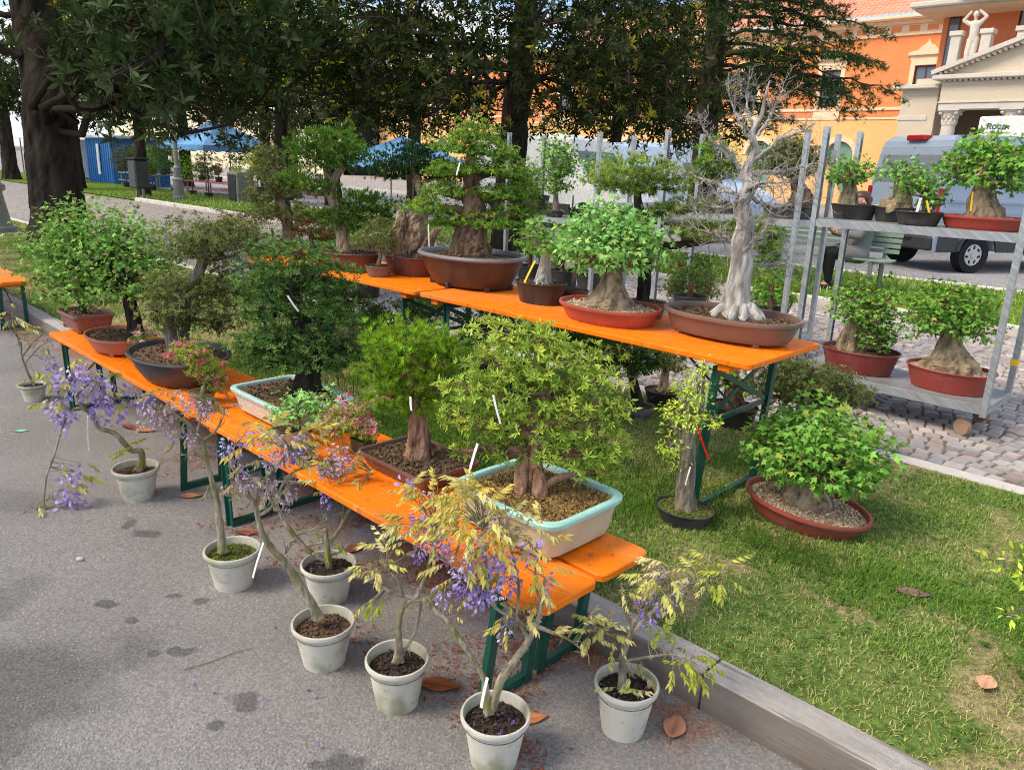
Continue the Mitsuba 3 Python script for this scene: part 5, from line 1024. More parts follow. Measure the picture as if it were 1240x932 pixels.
def bare_tree(s, paths):
    """the leafless bonsai: limbs with ever finer twigs"""
    rng = np.random.default_rng(4); s = dict(s); s['tr'] = [paths[0]]; s['pads'] = []
    s.update(bark='pale', flare=.55, lumps=.16, nroots=7); k, zs = plant({**s, 'tr': []}); paths = [ground_trunk(paths[0], zs - .004)] + paths[1:]
    trunk(k, rng, paths[0], 'pale', .28, .12, 8, sides=56)
    surface_roots(k, rng, np.array(paths[0][0][:3]), paths[0][0][3], 'pale', 10, .07)
    for t in paths[1:]:
        q, r = smooth_path([p[:3] for p in t], [p[3] for p in t], 26); q[2:-1] += rng.normal(size=(23, 3)) * r[2:-1, None] * .35
        r = r * .8; ms = [tube(q, r, 10, lumps=.15, rng=rng)]
        def twig(p, d, L, r0, lev):
            n = 5; pts = [p]
            for i in range(n): d = unit(d + rng.normal(size=3) * .22 + [0, 0, .05]); pts.append(pts[-1] + d * L / n)
            ms.append(tube(np.array(pts), np.linspace(r0, max(r0 * .35, .0007), n + 1), 4 if lev < 2 else 3))
            if lev < 3:
                for i in range(3 if lev == 1 else 2): 
                    j = rng.integers(2, n + 1); twig(pts[j], unit(d + rng.normal(size=3) * .75), L * rng.uniform(.4, .65), r0 * .55, lev + 1)
        for i in range(20):
            j = int(rng.integers(5, 26)); ax = q[min(j + 1, 25)] - q[j - 1]
            twig(q[j], unit(unit(ax) * .8 + rng.normal(size=3) * .65 + [0, 0, .12]), rng.uniform(.06, .15) * (1 if q[j][2] < 1.75 else .6), max(r[j] * .45, .0016), 1)
        v, f, _ = cat(ms); part(k, 'branch', (v, f, barkcol(v, *map(np.array, BARK['pale']), rng) * .8), 'bark', True)

# ------------------------------------------------------------------ every plant, in metres
PLANTS = [
 {'k':'maple_bonsai','l':'bushy pink-tipped maple bonsai in an oval terracotta pot on the far front bench','leaf':'maple_pink','ls':.03,'sub':26,'inner':.66,'den':.8,'bark':'dark','lp':90,'gap':.3,'lumps':.22,'p':(-2.39,4.528,.48),'yaw':.486,'pot':('tray',.247,.178,2.2,.089,2.375,(.38,.13,.075),'satin','brown',{'feet':4}),'tr':[[(-2.319,4.566,.51,.055),(-2.308,4.571,.597,.045),(-2.315,4.568,.725,.04),(-2.342,4.553,.877,.03),(-2.367,4.54,1.049,.02),(-2.386,4.53,1.193,.01)]],'pads':[(-2.42,4.513,.972,.382,.382,.383)]},
 {'k':'bonsai_tray','l':'long purple-brown rectangular tray of soil with a thin dark bonsai, behind the terracotta pot','leaf':'maple','ls':.028,'den':.8,'bark':'dark','gap':.4,'p':(-2.887,5.073,.48),'yaw':.517,'pot':('tray',.197,.134,7,.108,2.375,(.17,.085,.075),'satin','brown',{'feet':4}),'tr':[[(-2.892,5.07,.515,.028),(-2.901,5.065,.611,.022),(-2.905,5.062,.751,.017),(-2.907,5.061,.915,.011)]],'pads':[(-2.913,5.058,.85,.145,.145,.138),(-2.844,5.097,.681,.112,.112,.081)]},
 {'k':'azalea_bonsai','l':'twin-trunk azalea bonsai with sparse olive-brown foliage in a wide black bowl','leaf':'azalea_olive','ls':.027,'den':.95,'bark':'grey','gap':.46,'twigs':16,'inner':.2,'lumps':.2,'p':(-1.787,3.976,.48),'yaw':.422,'pot':('bowl',.332,.239,2.1,.152,2.375,(.035,.035,.04),'satin','brown',{'grain':260}),'tr':[[(-1.803,3.968,.619,.036),(-1.815,3.963,.723,.031),(-1.824,3.959,.799,.027),(-1.783,3.977,.911,.027),(-1.705,4.012,.996,.027),(-1.655,4.035,1.082,.027),(-1.635,4.044,1.176,.022),(-1.637,4.043,1.261,.013)],[(-1.798,4.025,.605,.027),(-1.777,4.035,.695,.027),(-1.752,4.024,.789,.022),(-1.725,4.004,.918,.013)]],'pads':[(-1.804,3.968,.986,.16,.16,.083),(-1.713,4.009,.865,.232,.232,.165),(-1.595,4.062,.98,.134,.134,.119),(-1.866,3.94,.871,.098,.098,.11),(-1.606,4.057,.788,.134,.134,.11),(-1.799,3.97,.798,.098,.098,.092),(-1.52,4.095,.956,.116,.116,.156),(-1.73,4.001,1.168,.152,.152,.073),(-1.623,4.049,1.253,.223,.223,.119),(-1.503,4.103,1.219,.134,.134,.101),(-1.586,4.066,1.124,.134,.134,.064)]},
 {'k':'azalea_bonsai','l':'dark green tiered azalea bonsai in a long pale green rectangular pot','leaf':'azalea_deep','ls':.025,'den':1.4,'inner':.5,'flat':.3,'lp':60,'bark':'dark','gap':.4,'p':(-1.025,3.418,.48),'yaw':.291,'pot':('box',.27,.184,9,.105,2.375,(.46,.5,.44),'satin','brown',{'rim':(.36,.55,.52),'feet':4,'grain':220}),'tr':[[(-.955,3.439,.654,.058),(-.938,3.444,.733,.05),(-.942,3.443,.843,.043),(-.98,3.432,.948,.039),(-1,3.426,1.062,.031),(-1.007,3.424,1.154,.019)],[(-.91,3.453,.732,.031),(-.844,3.473,.79,.023),(-.778,3.492,.839,.012)]],'pads':[(-1.006,3.424,1.191,.225,.225,.104),(-1.124,3.388,1.099,.124,.124,.076),(-.878,3.462,1.117,.136,.136,.088),(-1.106,3.394,.977,.136,.136,.1),(-.979,3.432,.997,.124,.124,.088),(-.84,3.474,.946,.124,.124,.1),(-1.06,3.408,.854,.136,.136,.08),(-.935,3.445,.835,.151,.151,.088),(-1.099,3.396,.747,.151,.151,.076),(-.87,3.465,.739,.178,.176,.08),(-.764,3.496,.775,.101,.101,.08),(-1.198,3.366,.827,.089,.089,.068)],'tags':[((-.953,3.179,1.093),(.448,.134,-.884),.08,.0194,'white_plastic')]},
 {'k':'flowering_azalea','l':'small pink flowering azalea leaning over a small terracotta pot','leaf':'azalea_bright','ls':.017,'den':1.26,'gap':.34,'g':None,'cat':'azalea','fl':(70,.03,[(.8,.26,.34),(.82,.42,.46),(.74,.14,.26)]),'p':(-1.511,3.576,.48),'yaw':.4,'pot':('tray',.068,.062,2,.057,2.375,(.38,.13,.075),'satin','moss',{}),'tr':[[(-1.5,3.58,.551,.012),(-1.486,3.586,.612,.01),(-1.503,3.579,.676,.008),(-1.531,3.568,.718,.005)],[(-1.468,3.594,.557,.006),(-1.432,3.609,.579,.006),(-1.412,3.617,.561,.004)]],'pads':[(-1.56,3.555,.728,.089,.089,.058),(-1.483,3.588,.666,.081,.081,.067),(-1.46,3.597,.581,.069,.069,.067),(-1.512,3.575,.742,.057,.057,.033)]},
 {'k':'flowering_azalea','l':'little pale pink azalea between the terracotta oval and the black bowl','leaf':'azalea','ls':.017,'den':1.38,'cat':'azalea','fl':(50,.03,[(.82,.4,.42),(.84,.55,.52)]),'p':(-2.098,4.25,.48),'yaw':.459,'pot':('tray',.057,.051,2,.049,2.375,(.38,.13,.075),'satin','moss',{}),'tr':[[(-2.095,4.251,.519,.009),(-2.095,4.251,.567,.008),(-2.096,4.251,.606,.005)]],'pads':[(-2.096,4.251,.611,.076,.076,.054)]},
 {'k':'moss_pot','l':'small square green pot of moss with one bare hooked twig','leaf':'lime','ls':.01,'cat':'plant','p':(-1.443,3.46,.48),'yaw':.395,'pot':('box',.042,.042,5,.058,2.375,(.075,.09,.045),'satin','moss',{}),'tr':[[(-1.355,3.497,.515,.004),(-1.356,3.496,.548,.004),(-1.372,3.49,.578,.004),(-1.395,3.48,.588,.003),(-1.409,3.474,.581,.002)]],'pads':[]},
 {'k':'leafy_plant','l':'bright green leafy plant in a round beige pot beside the long pale green pot','leaf':'maple_light','ls':.026,'den':1.3,'cat':'plant','gap':.36,'p':(-.947,3.052,.48),'yaw':.301,'pot':('tub',.067,.067,2,.067,2.375,(.42,.41,.34),'satin','brown',{}),'tr':[[(-.892,3.069,.615,.007),(-.891,3.069,.652,.006),(-.883,3.072,.688,.004)]],'pads':[(-.885,3.071,.63,.119,.119,.079),(-.816,3.093,.666,.084,.084,.058),(-.946,3.052,.619,.056,.056,.05)]},
 {'k':'moss_pot','l':'square olive pot of dark moss, on the bench in front of the round beige pot','leaf':'box','ls':.012,'den':.4,'cat':'plant','p':(-.831,2.884,.48),'yaw':.281,'pot':('box',.044,.044,6,.054,2.375,(.07,.085,.05),'satin','moss',{}),'tr':[[(-.829,2.885,.563,.003),(-.832,2.884,.581,.003),(-.841,2.882,.595,.002)]],'pads':[(-.829,2.885,.577,.04,.03,.01)]},
 {'k':'moss_pot','l':'small eight-sided pot with a mound of moss near the bench edge','leaf':'box','ls':.012,'den':.5,'cat':'plant','p':(-.694,2.752,.48),'yaw':.247,'pot':('box',.043,.043,2.6,.043,2.375,(.09,.1,.06),'satin','moss',{}),'tr':[[(-.684,2.755,.543,.003),(-.683,2.755,.559,.003),(-.674,2.758,.576,.002)]],'pads':[(-.683,2.755,.553,.032,.024,.01)]},
 {'k':'flowering_azalea','l':'pink and white flowering azalea in a small green rectangular pot beside the pine','leaf':'azalea_bright','ls':.018,'den':1.15,'gap':.38,'cat':'azalea','fl':(110,.032,[(.83,.33,.42),(.85,.55,.55),(.8,.2,.32)]),'p':(-.61,3.008,.48),'yaw':.2,'pot':('box',.052,.039,6,.056,2.375,(.06,.075,.05),'satin','moss',{}),'tr':[[(-.61,3.008,.539,.01),(-.616,3.007,.582,.008),(-.635,3.003,.63,.006),(-.657,2.999,.666,.003)]],'pads':[(-.674,2.995,.62,.097,.097,.064),(-.609,3.008,.575,.076,.076,.057),(-.724,2.985,.578,.062,.062,.053),(-.568,3.017,.682,.041,.041,.028)]},
 {'k':'pine_bonsai','l':'bright green pine bonsai with a thick straight trunk in a brown rectangular tray','leaf':'pine','ls':.034,'den':1.9,'inner':.35,'bark':'red','gap':.16,'flare':1,'lumps':.24,'twigs':9,'p':(-.356,2.809,.48),'yaw':.126,'pot':('tray',.21,.151,12,.07,2.375,(.125,.065,.05),'satin','brown',{'feet':0,'grain':500}),'tr':[[(-.351,2.809,.57,.049),(-.351,2.809,.628,.042),(-.364,2.808,.706,.036),(-.377,2.806,.789,.029),(-.377,2.806,.871,.023),(-.371,2.807,.951,.016),(-.371,2.807,1.015,.01)]],'pads':[(-.383,2.805,1.009,.162,.147,.067),(-.468,2.795,.966,.104,.104,.06),(-.27,2.82,.978,.104,.104,.06),(-.493,2.791,.88,.097,.097,.067),(-.362,2.808,.894,.13,.13,.074),(-.229,2.825,.914,.078,.078,.06),(-.439,2.798,.795,.11,.103,.047),(-.29,2.817,.816,.11,.11,.054),(-.361,2.808,.749,.071,.066,.03)],'tags':[((-.367,2.666,.831),(.002,0,-1),.054,.0162,'white_plastic')]},
 {'k':'azalea_bonsai','l':'large yellow-green azalea bonsai in a big cream rectangular pot with a turquoise rim','leaf':'azalea_bright','ls':.03,'den':1.05,'bark':'red','gap':.47,'flare2':True,'twigs':12,'lp':160,'p':(.098,2.364,.48),'yaw':-.041,'pot':('box',.235,.195,7,.13,2.375,(.45,.46,.34),'satin','gold',{'rim':(.33,.6,.55),'feet':4,'grain':2600}),'tr':[[(.074,2.365,.619,.039),(.069,2.365,.669,.036),(.08,2.365,.725,.031),(.088,2.364,.801,.025),(.07,2.365,.885,.02),(.052,2.366,.995,.014),(.048,2.366,1.076,.008)],[(.046,2.336,.636,.025),(.044,2.346,.69,.025),(.064,2.365,.736,.022)],[(.105,2.314,.637,.025),(.098,2.324,.687,.022),(.086,2.364,.72,.022)]],'pads':[(-.045,2.37,1.138,.112,.107,.049),(.085,2.364,1.126,.112,.112,.057),(.179,2.361,1.077,.095,.095,.052),(-.055,2.37,1.049,.123,.12,.055),(.064,2.365,1.028,.128,.128,.063),(-.133,2.373,.963,.1,.1,.052),(-.012,2.368,.942,.117,.117,.063),(.128,2.363,.949,.128,.128,.069),(.241,2.358,.999,.095,.095,.063),(-.168,2.375,.857,.084,.084,.057),(-.075,2.371,.834,.1,.1,.057),(.059,2.366,.842,.123,.123,.063),(.192,2.36,.858,.106,.106,.069),(.309,2.355,.898,.084,.084,.075),(.336,2.354,.786,.061,.061,.069),(.238,2.358,.758,.106,.106,.057),(.117,2.363,.759,.1,.095,.043),(-.013,2.369,.743,.089,.088,.04),(-.149,2.374,.744,.045,.045,.034),(.283,2.356,.691,.078,.076,.034)],'tags':[((-.052,2.07,1.029),(.216,-.009,-.976),.089,.0112,'white_plastic'),((-.098,2.202,.833),(-.272,.011,-.962),.129,.0139,'white_plastic')]},
 {'k':'bonsai_pot','l':'black pot with a low brown bonsai on the far corner of the back tables','leaf':'azalea_brown','ls':.025,'den':.81,'gap':.45,'p':(-2.067,6.128,.89),'yaw':.325,'pot':('tub',.116,.093,2,.078,2.375,(.022,.022,.024),'satin','brown',{}),'tr':[[(-2.063,6.129,.974,.02),(-2.094,6.119,1.064,.02),(-2.149,6.1,1.127,.013)]],'pads':[(-2.165,6.095,1.152,.171,.171,.088),(-2.286,6.054,1.043,.171,.171,.108),(-2.095,6.119,1.045,.118,.118,.068)]},
 {'k':'bonsai_tree','l':'old bonsai with a leaning pale trunk in a grey oval pot, far back table','leaf':'azalea_olive','ls':.029,'den':1.19,'bark':'tan','gap':.38,'p':(-1.899,6.33,.89),'yaw':.291,'pot':('tray',.196,.141,2.1,.085,2.375,(.14,.15,.16),'satin','brown',{}),'tr':[[(-1.868,6.339,1.008,.061),(-1.87,6.339,1.101,.047),(-1.891,6.332,1.199,.041),(-1.918,6.324,1.296,.034),(-1.936,6.319,1.457,.027),(-1.964,6.311,1.645,.014)]],'pads':[(-1.988,6.303,1.644,.149,.149,.112),(-1.94,6.318,1.507,.203,.203,.098),(-2.036,6.289,1.358,.176,.176,.126),(-1.853,6.344,1.382,.149,.149,.098),(-2.031,6.29,1.209,.162,.162,.084),(-1.787,6.364,1.189,.176,.176,.112)]},
 {'k':'flowering_shrub','l':'low brown shrub with a few red flowers, just right of the grey oval pot','leaf':'azalea_brown','ls':.025,'den':1.08,'cat':'shrub','fl':(14,.035,[(.62,.03,.03)]),'p':(-1.645,6.363,.89),'yaw':.253,'pot':('tub',.119,.095,2,.06,2.375,(.022,.022,.024),'satin','dark',{}),'tr':[[(-1.683,6.353,.968,.02),(-1.694,6.35,1.041,.017),(-1.704,6.348,1.107,.01)]],'pads':[(-1.717,6.344,1.094,.177,.177,.098),(-1.592,6.377,1.036,.109,.109,.084)]},
 {'k':'juniper_bonsai','l':'juniper bonsai with a curved pale trunk and bright green pads in a brown oval pot','leaf':'juniper','ls':.04,'den':2.1,'inner':.4,'bark':'tan','gap':.24,'twigs':5,'p':(-1.207,5.577,.89),'yaw':.213,'pot':('tub',.282,.203,2.2,.129,2.375,(.13,.058,.04),'satin','dark',{}),'tr':[[(-1.239,5.57,1.026,.054),(-1.254,5.567,1.125,.048),(-1.28,5.561,1.223,.042),(-1.305,5.556,1.326,.036),(-1.325,5.551,1.416,.03),(-1.295,5.558,1.524,.03),(-1.25,5.568,1.592,.024),(-1.27,5.563,1.663,.018)],[(-1.287,5.56,1.406,.024),(-1.375,5.541,1.414,.021),(-1.463,5.522,1.412,.018),(-1.528,5.508,1.443,.012)],[(-1.308,5.555,1.462,.021),(-1.35,5.546,1.527,.018),(-1.37,5.542,1.604,.012)]],'pads':[(-1.35,5.546,1.737,.24,.24,.123),(-1.476,5.519,1.677,.144,.144,.086),(-1.188,5.581,1.667,.156,.156,.099),(-1.337,5.549,1.606,.204,.153,.062),(-1.505,5.513,1.477,.192,.19,.086),(-1.397,5.536,1.436,.12,.12,.056),(-1.109,5.598,1.331,.24,.24,.136),(-1.025,5.617,1.264,.144,.144,.099),(-1.307,5.555,1.257,.156,.122,.056),(-1.196,5.579,1.185,.156,.156,.074)]},
 {'k':'shrub_bonsai','l':'tiny thin-trunked shrub in a small round clay pot at the back table edge','leaf':'azalea_olive','ls':.018,'den':.94,'bark':'tan','gap':.4,'p':(-.941,5.262,.89),'yaw':.177,'pot':('tub',.096,.096,2,.071,2.375,(.17,.115,.095),'satin','brown',{}),'tr':[[(-.946,5.261,.963,.018),(-.935,5.263,1.014,.012),(-.94,5.262,1.081,.01),(-.955,5.259,1.147,.006)]],'pads':[(-.961,5.258,1.163,.147,.147,.105),(-1.043,5.244,1.101,.091,.091,.07),(-.891,5.271,1.093,.079,.079,.07),(-.944,5.261,1.246,.102,.102,.058)]},
 {'k':'yew_bonsai','l':'dark flat-topped conifer bonsai on a hollow rough grey trunk in a red-brown pot','leaf':'juniper_dark','ls':.036,'den':2.6,'inner':.3,'bark':'tan','gap':.3,'lumps':.32,'p':(-.746,5.447,.89),'yaw':.136,'pot':('tub',.226,.17,2.2,.13,2.375,(.15,.055,.04),'satin','dark',{}),'tr':[[(-.746,5.447,1.035,.1),(-.735,5.449,1.139,.088),(-.707,5.452,1.27,.07),(-.668,5.458,1.383,.053),(-.691,5.455,1.494,.035),(-.736,5.448,1.601,.023)],[(-.818,5.387,1.039,.07),(-.829,5.385,1.158,.059),(-.808,5.398,1.286,.035),(-.83,5.395,1.374,.012)],[(-.649,5.41,1.066,.053),(-.593,5.418,1.164,.035),(-.537,5.425,1.217,.012)]],'pads':[(-.764,5.445,1.638,.246,.186,.084),(-.875,5.429,1.558,.176,.133,.06),(-.597,5.467,1.607,.164,.164,.084),(-.709,5.452,1.727,.164,.133,.06),(-.513,5.479,1.555,.117,.117,.072)],'tags':[((-.612,5.324,1.277),(-.021,-.003,-1),.189,.0176,'white_plastic')]},
 {'k':'azalea_bonsai','l':'big tiered azalea bonsai with a massive gnarled trunk in a grey-rimmed dark bowl','leaf':'azalea','ls':.027,'den':1.35,'lp':60,'inner':.45,'flat':.25,'bark':'brown','gap':.36,'lumps':.3,'flare':.5,'p':(-.294,4.981,.89),'yaw':.059,'pot':('bowl',.387,.286,2.2,.199,2.375,(.055,.03,.025),'satin','brown',{'rim':(.17,.17,.185),'feet':6,'grain':260}),'tr':[[(-.299,4.981,1.103,.134),(-.307,4.98,1.176,.113),(-.293,4.981,1.265,.091),(-.285,4.982,1.368,.075),(-.298,4.981,1.47,.059),(-.311,4.98,1.595,.048),(-.304,4.981,1.719,.032),(-.296,4.981,1.817,.016)]],'pads':[(-.291,4.981,1.827,.145,.145,.1),(-.386,4.976,1.74,.172,.172,.083),(-.191,4.987,1.728,.167,.167,.083),(-.44,4.972,1.6,.172,.172,.083),(-.26,4.983,1.617,.145,.145,.078),(-.079,4.994,1.604,.172,.172,.094),(-.464,4.971,1.479,.161,.158,.072),(-.152,4.989,1.47,.183,.171,.078),(.014,4.999,1.496,.124,.124,.1),(-.566,4.965,1.374,.172,.172,.094),(-.409,4.974,1.297,.183,.183,.083),(-.199,4.987,1.294,.183,.183,.083),(-.053,4.995,1.32,.161,.161,.1),(.061,5.002,1.376,.097,.097,.122)],'tags':[((-.353,4.627,1.656),(-.306,-.018,-.952),.074,.0161,'white_plastic')]},
 {'k':'maple_bonsai','l':'small maple bonsai with white spread roots and a yellow tie in an oval black pot','leaf':'maple','ls':.034,'sub':16,'inner':.62,'den':.66,'bark':'pale','flare':1.1,'gap':.36,'lp':40,'roots':(6,.05),'p':(.145,4.453,.89),'yaw':-.032,'pot':('tub',.167,.125,2.1,.122,2.375,(.022,.022,.024),'satin','brown',{}),'tr':[[(.149,4.453,.992,.058),(.157,4.453,1.04,.043),(.163,4.453,1.103,.034),(.16,4.453,1.169,.024),(.146,4.453,1.252,.014)]],'pads':[(.137,4.454,1.243,.164,.164,.129)],'tags':[((.101,4.325,1.144),(-.435,.014,-.9),.137,.0193,'yellow')]},
 {'k':'bonsai_pot','l':'dark brown pot half hidden between the two maples on the back table','leaf':'maple','ls':.032,'den':.6,'p':(.34,4.561,.89),'yaw':-.075,'pot':('tub',.107,.086,2,.066,2.375,(.13,.058,.04),'satin','brown',{}),'tr':[[(.34,4.561,.979,.015),(.345,4.56,1.057,.015),(.351,4.56,1.116,.01)]],'pads':[(.355,4.56,1.203,.089,.089,.112)]},
 {'k':'maple_bonsai','l':'full light green maple bonsai in a shallow red oval tray on the back table','leaf':'maple_light','ls':.037,'sub':34,'inner':.62,'den':.82,'bark':'tan','flare':.9,'gap':.33,'lp':110,'nroots':9,'lumps':.2,'p':(.493,3.976,.89),'yaw':-.123,'pot':('tray',.289,.214,2.1,.09,2.375,(.36,.075,.05),'satin','pebble',{'grain':420}),'tr':[[(.491,3.976,.977,.117),(.492,3.976,1.03,.078),(.491,3.976,1.09,.056),(.49,3.976,1.162,.043),(.483,3.977,1.267,.026),(.475,3.978,1.371,.013)]],'pads':[(.482,3.977,1.276,.269,.269,.205)]},
 {'k':'pine_bonsai','l':'soft green pine bonsai with spreading flat pads, rising behind the red oval tray','leaf':'pine_soft','ls':.042,'den':1.6,'bark':'dark','gap':.3,'flat':.4,'p':(.716,4.129,.89),'yaw':-.172,'pot':('tub',.11,.088,2,.086,2.375,(.2,.1,.075),'satin','brown',{}),'tr':[[(.689,4.134,1.066,.036),(.689,4.134,1.172,.031),(.661,4.139,1.301,.027),(.643,4.142,1.421,.027),(.618,4.146,1.513,.022),(.618,4.146,1.617,.013)],[(.665,4.138,1.258,.027),(.757,4.122,1.272,.022),(.882,4.1,1.288,.02),(1.005,4.079,1.312,.013),(1.127,4.058,1.336,.009)]],'pads':[(.598,4.15,1.658,.198,.153,.069),(.485,4.169,1.591,.144,.143,.065),(.705,4.131,1.621,.153,.143,.065),(.585,4.152,1.553,.162,.121,.046),(.772,4.119,1.57,.108,.102,.046),(.864,4.104,1.474,.162,.121,.051),(1.01,4.078,1.346,.198,.148,.06),(1.182,4.048,1.389,.117,.117,.06),(.742,4.125,1.443,.108,.092,.042),(.897,4.098,1.357,.135,.102,.046)]},
 {'k':'maple_bonsai','l':'small round maple bonsai in a black oval pot, leftmost on the upper trolley shelf','leaf':'maple','ls':.032,'sub':14,'inner':.62,'den':.66,'bark':'tan','flare':.9,'gap':.36,'p':(2.338,5.524,1.385),'yaw':-.4,'pot':('tub',.158,.114,2.1,.099,2.375,(.022,.022,.024),'satin','brown',{}),'tr':[[(2.301,5.54,1.468,.087),(2.299,5.541,1.524,.058),(2.296,5.542,1.58,.046),(2.29,5.545,1.663,.023)]],'pads':[(2.292,5.544,1.685,.168,.168,.125)]},
 {'k':'maple_bonsai','l':'maple bonsai with a thick leaning base, second from the left on the upper trolley shelf','leaf':'maple_light','ls':.032,'sub':12,'inner':.62,'den':.66,'bark':'tan','flare':.9,'gap':.38,'p':(2.547,5.351,1.385),'yaw':-.444,'pot':('tub',.143,.108,2.1,.096,2.375,(.022,.022,.024),'satin','brown',{}),'tr':[[(2.547,5.351,1.476,.084),(2.569,5.34,1.542,.062),(2.551,5.349,1.606,.045),(2.527,5.36,1.675,.022)]],'pads':[(2.546,5.351,1.702,.157,.157,.11)]},
 {'k':'maple_bonsai','l':'slim young maple with white and yellow tags in a black pot, upper trolley shelf','leaf':'maple','ls':.035,'sub':9,'inner':.62,'den':.57,'gap':.4,'p':(2.552,5.04,1.385),'yaw':-.469,'pot':('tub',.144,.13,2,.086,2.375,(.022,.022,.024),'satin','brown',{}),'tr':[[(2.575,5.028,1.442,.021),(2.574,5.029,1.504,.016),(2.564,5.034,1.574,.011)]],'pads':[(2.541,5.046,1.614,.159,.159,.098),(2.611,5.01,1.537,.095,.095,.065),(2.491,5.071,1.642,.106,.106,.087)],'tags':[((2.501,4.954,1.555),(-.097,.049,-.994),.102,.026,'white_plastic'),((2.532,4.938,1.542),(.304,-.154,-.94),.099,.021,'yellow'),((2.639,5.086,1.483),(.243,-.123,-.962),.042,.032,'red')]},
 {'k':'maple_bonsai','l':'broad maple bonsai with a heavy trunk in a shallow red tray, upper trolley shelf','leaf':'maple','ls':.04,'sub':28,'inner':.62,'den':.74,'bark':'tan','flare':.95,'gap':.36,'lp':90,'nroots':10,'lumps':.2,'p':(2.874,4.869,1.385),'yaw':-.533,'pot':('tray',.249,.179,2.1,.079,2.375,(.36,.045,.028),'satin','pebble',{'grain':300}),'tr':[[(2.876,4.868,1.419,.138),(2.869,4.872,1.463,.097),(2.851,4.882,1.532,.077),(2.843,4.887,1.61,.061),(2.845,4.886,1.693,.036),(2.834,4.893,1.814,.015)]],'pads':[(2.839,4.89,1.756,.266,.266,.211)],'tags':[((2.725,4.795,1.608),(.055,-.033,-.998),.116,.0153,'yellow')]},
 {'k':'maple_bonsai','l':'maple bonsai drooping over a dark red pot, left on the lower trolley shelf','leaf':'maple','ls':.034,'sub':18,'inner':.62,'den':.82,'bark':'tan','flare':.9,'gap':.32,'lp':60,'p':(2.462,5.335,.345),'yaw':-.432,'pot':('tub',.266,.2,2.2,.157,2.375,(.2,.025,.022),'satin','brown',{}),'tr':[[(2.403,5.362,.553,.089),(2.402,5.363,.636,.065),(2.429,5.351,.723,.053),(2.447,5.342,.807,.035)]],'pads':[(2.439,5.346,.794,.236,.236,.207),(2.534,5.302,.595,.142,.142,.146)]},
 {'k':'maple_bonsai','l':'round maple bonsai in a brick red oval pot, right on the lower trolley shelf','leaf':'maple','ls':.035,'sub':26,'inner':.62,'den':.82,'bark':'tan','flare':.9,'gap':.33,'lp':80,'nroots':9,'lumps':.2,'p':(2.88,4.919,.345),'yaw':-.53,'pot':('tub',.271,.204,2.1,.146,2.375,(.3,.045,.035),'satin','pebble',{}),'tr':[[(2.869,4.925,.514,.148),(2.865,4.928,.569,.104),(2.854,4.934,.645,.071),(2.841,4.942,.731,.044),(2.821,4.953,.864,.016)]],'pads':[(2.828,4.949,.816,.284,.284,.225)]},
 {'k':'maple_bonsai','l':'vivid green maple bonsai in a wide red tray standing on the lawn','leaf':'maple','ls':.04,'sub':34,'inner':.62,'den':.86,'bark':'tan','flare':.7,'gap':.3,'lp':150,'nroots':11,'lumps':.22,'p':(1.381,3.292,.12),'yaw':-.397,'pot':('tray',.288,.231,2,.097,2.375,(.3,.06,.045),'satin','pebble',{'grain':1100,'tilt':(.08,.5,-1)}),'tr':[[(1.386,3.29,.188,.123),(1.383,3.291,.238,.093),(1.385,3.29,.3,.066),(1.388,3.289,.382,.039),(1.379,3.293,.501,.015)]],'pads':[(1.391,3.288,.463,.278,.278,.206)]},
 {'k':'sprouting_bonsai','l':'slender yellow-green sprouting bonsai with a red ribbon in a black pot on the lawn','leaf':'lime','ls':.022,'den':2,'bark':'grey','gap':.45,'twigs':14,'p':(.804,3.205,.12),'yaw':-.246,'pot':('tub',.137,.116,2,.078,2.375,(.02,.025,.035),'satin','moss',{'grain':260}),'tr':[[(.811,3.204,.191,.045),(.798,3.207,.29,.041),(.792,3.208,.389,.041),(.787,3.21,.487,.038),(.787,3.21,.556,.026),(.77,3.214,.658,.011),(.754,3.218,.75,.006)],[(.797,3.207,.527,.019),(.828,3.199,.627,.011),(.828,3.199,.758,.008),(.817,3.202,.868,.004)],[(.778,3.212,.505,.015),(.718,3.227,.586,.009),(.686,3.235,.666,.005)],[(.786,3.21,.564,.011),(.824,3.2,.599,.009),(.882,3.186,.633,.004)]],'pads':[(.772,3.213,.639,.105,.105,.093),(.728,3.225,.479,.068,.068,.085),(.805,3.205,.756,.06,.06,.101),(.748,3.22,.749,.053,.053,.085),(.87,3.189,.613,.053,.053,.039),(.759,3.217,.404,.045,.045,.039),(.816,3.202,.849,.026,.026,.054)],'tags':[((.798,3.104,.609),(.355,-.089,-.931),.154,.0151,'red'),((.785,3.107,.43),(-.164,.041,-.986),.092,.0094,'white_plastic')]},
 {'k':'maple_bonsai','l':'dark stout maple bonsai in a black pot under the near end of the back table','leaf':'maple','ls':.036,'sub':8,'inner':.62,'den':.66,'bark':'brown','gap':.35,'p':(1.409,4.655,.12),'yaw':-.294,'pot':('tub',.157,.134,2,.132,2.375,(.022,.022,.024),'satin','brown',{}),'tr':[[(1.404,4.656,.263,.063),(1.396,4.659,.332,.053),(1.387,4.661,.412,.042),(1.379,4.664,.492,.021)]],'pads':[(1.388,4.661,.402,.158,.158,.119)]},
 {'k':'maple_bonsai','l':'small dark maple with an exposed root crown in a black pot under the back table','leaf':'azalea_olive','ls':.034,'sub':8,'den':.7,'bark':'tan','roots':(7,.07),'p':(1.03,5.046,.12),'yaw':-.201,'pot':('tub',.13,.111,2,.101,2.375,(.022,.022,.024),'satin','brown',{}),'tr':[[(1.033,5.045,.209,.045),(1.034,5.045,.268,.034),(1.037,5.045,.35,.023)]],'pads':[(1.042,5.044,.419,.136,.136,.128)]},
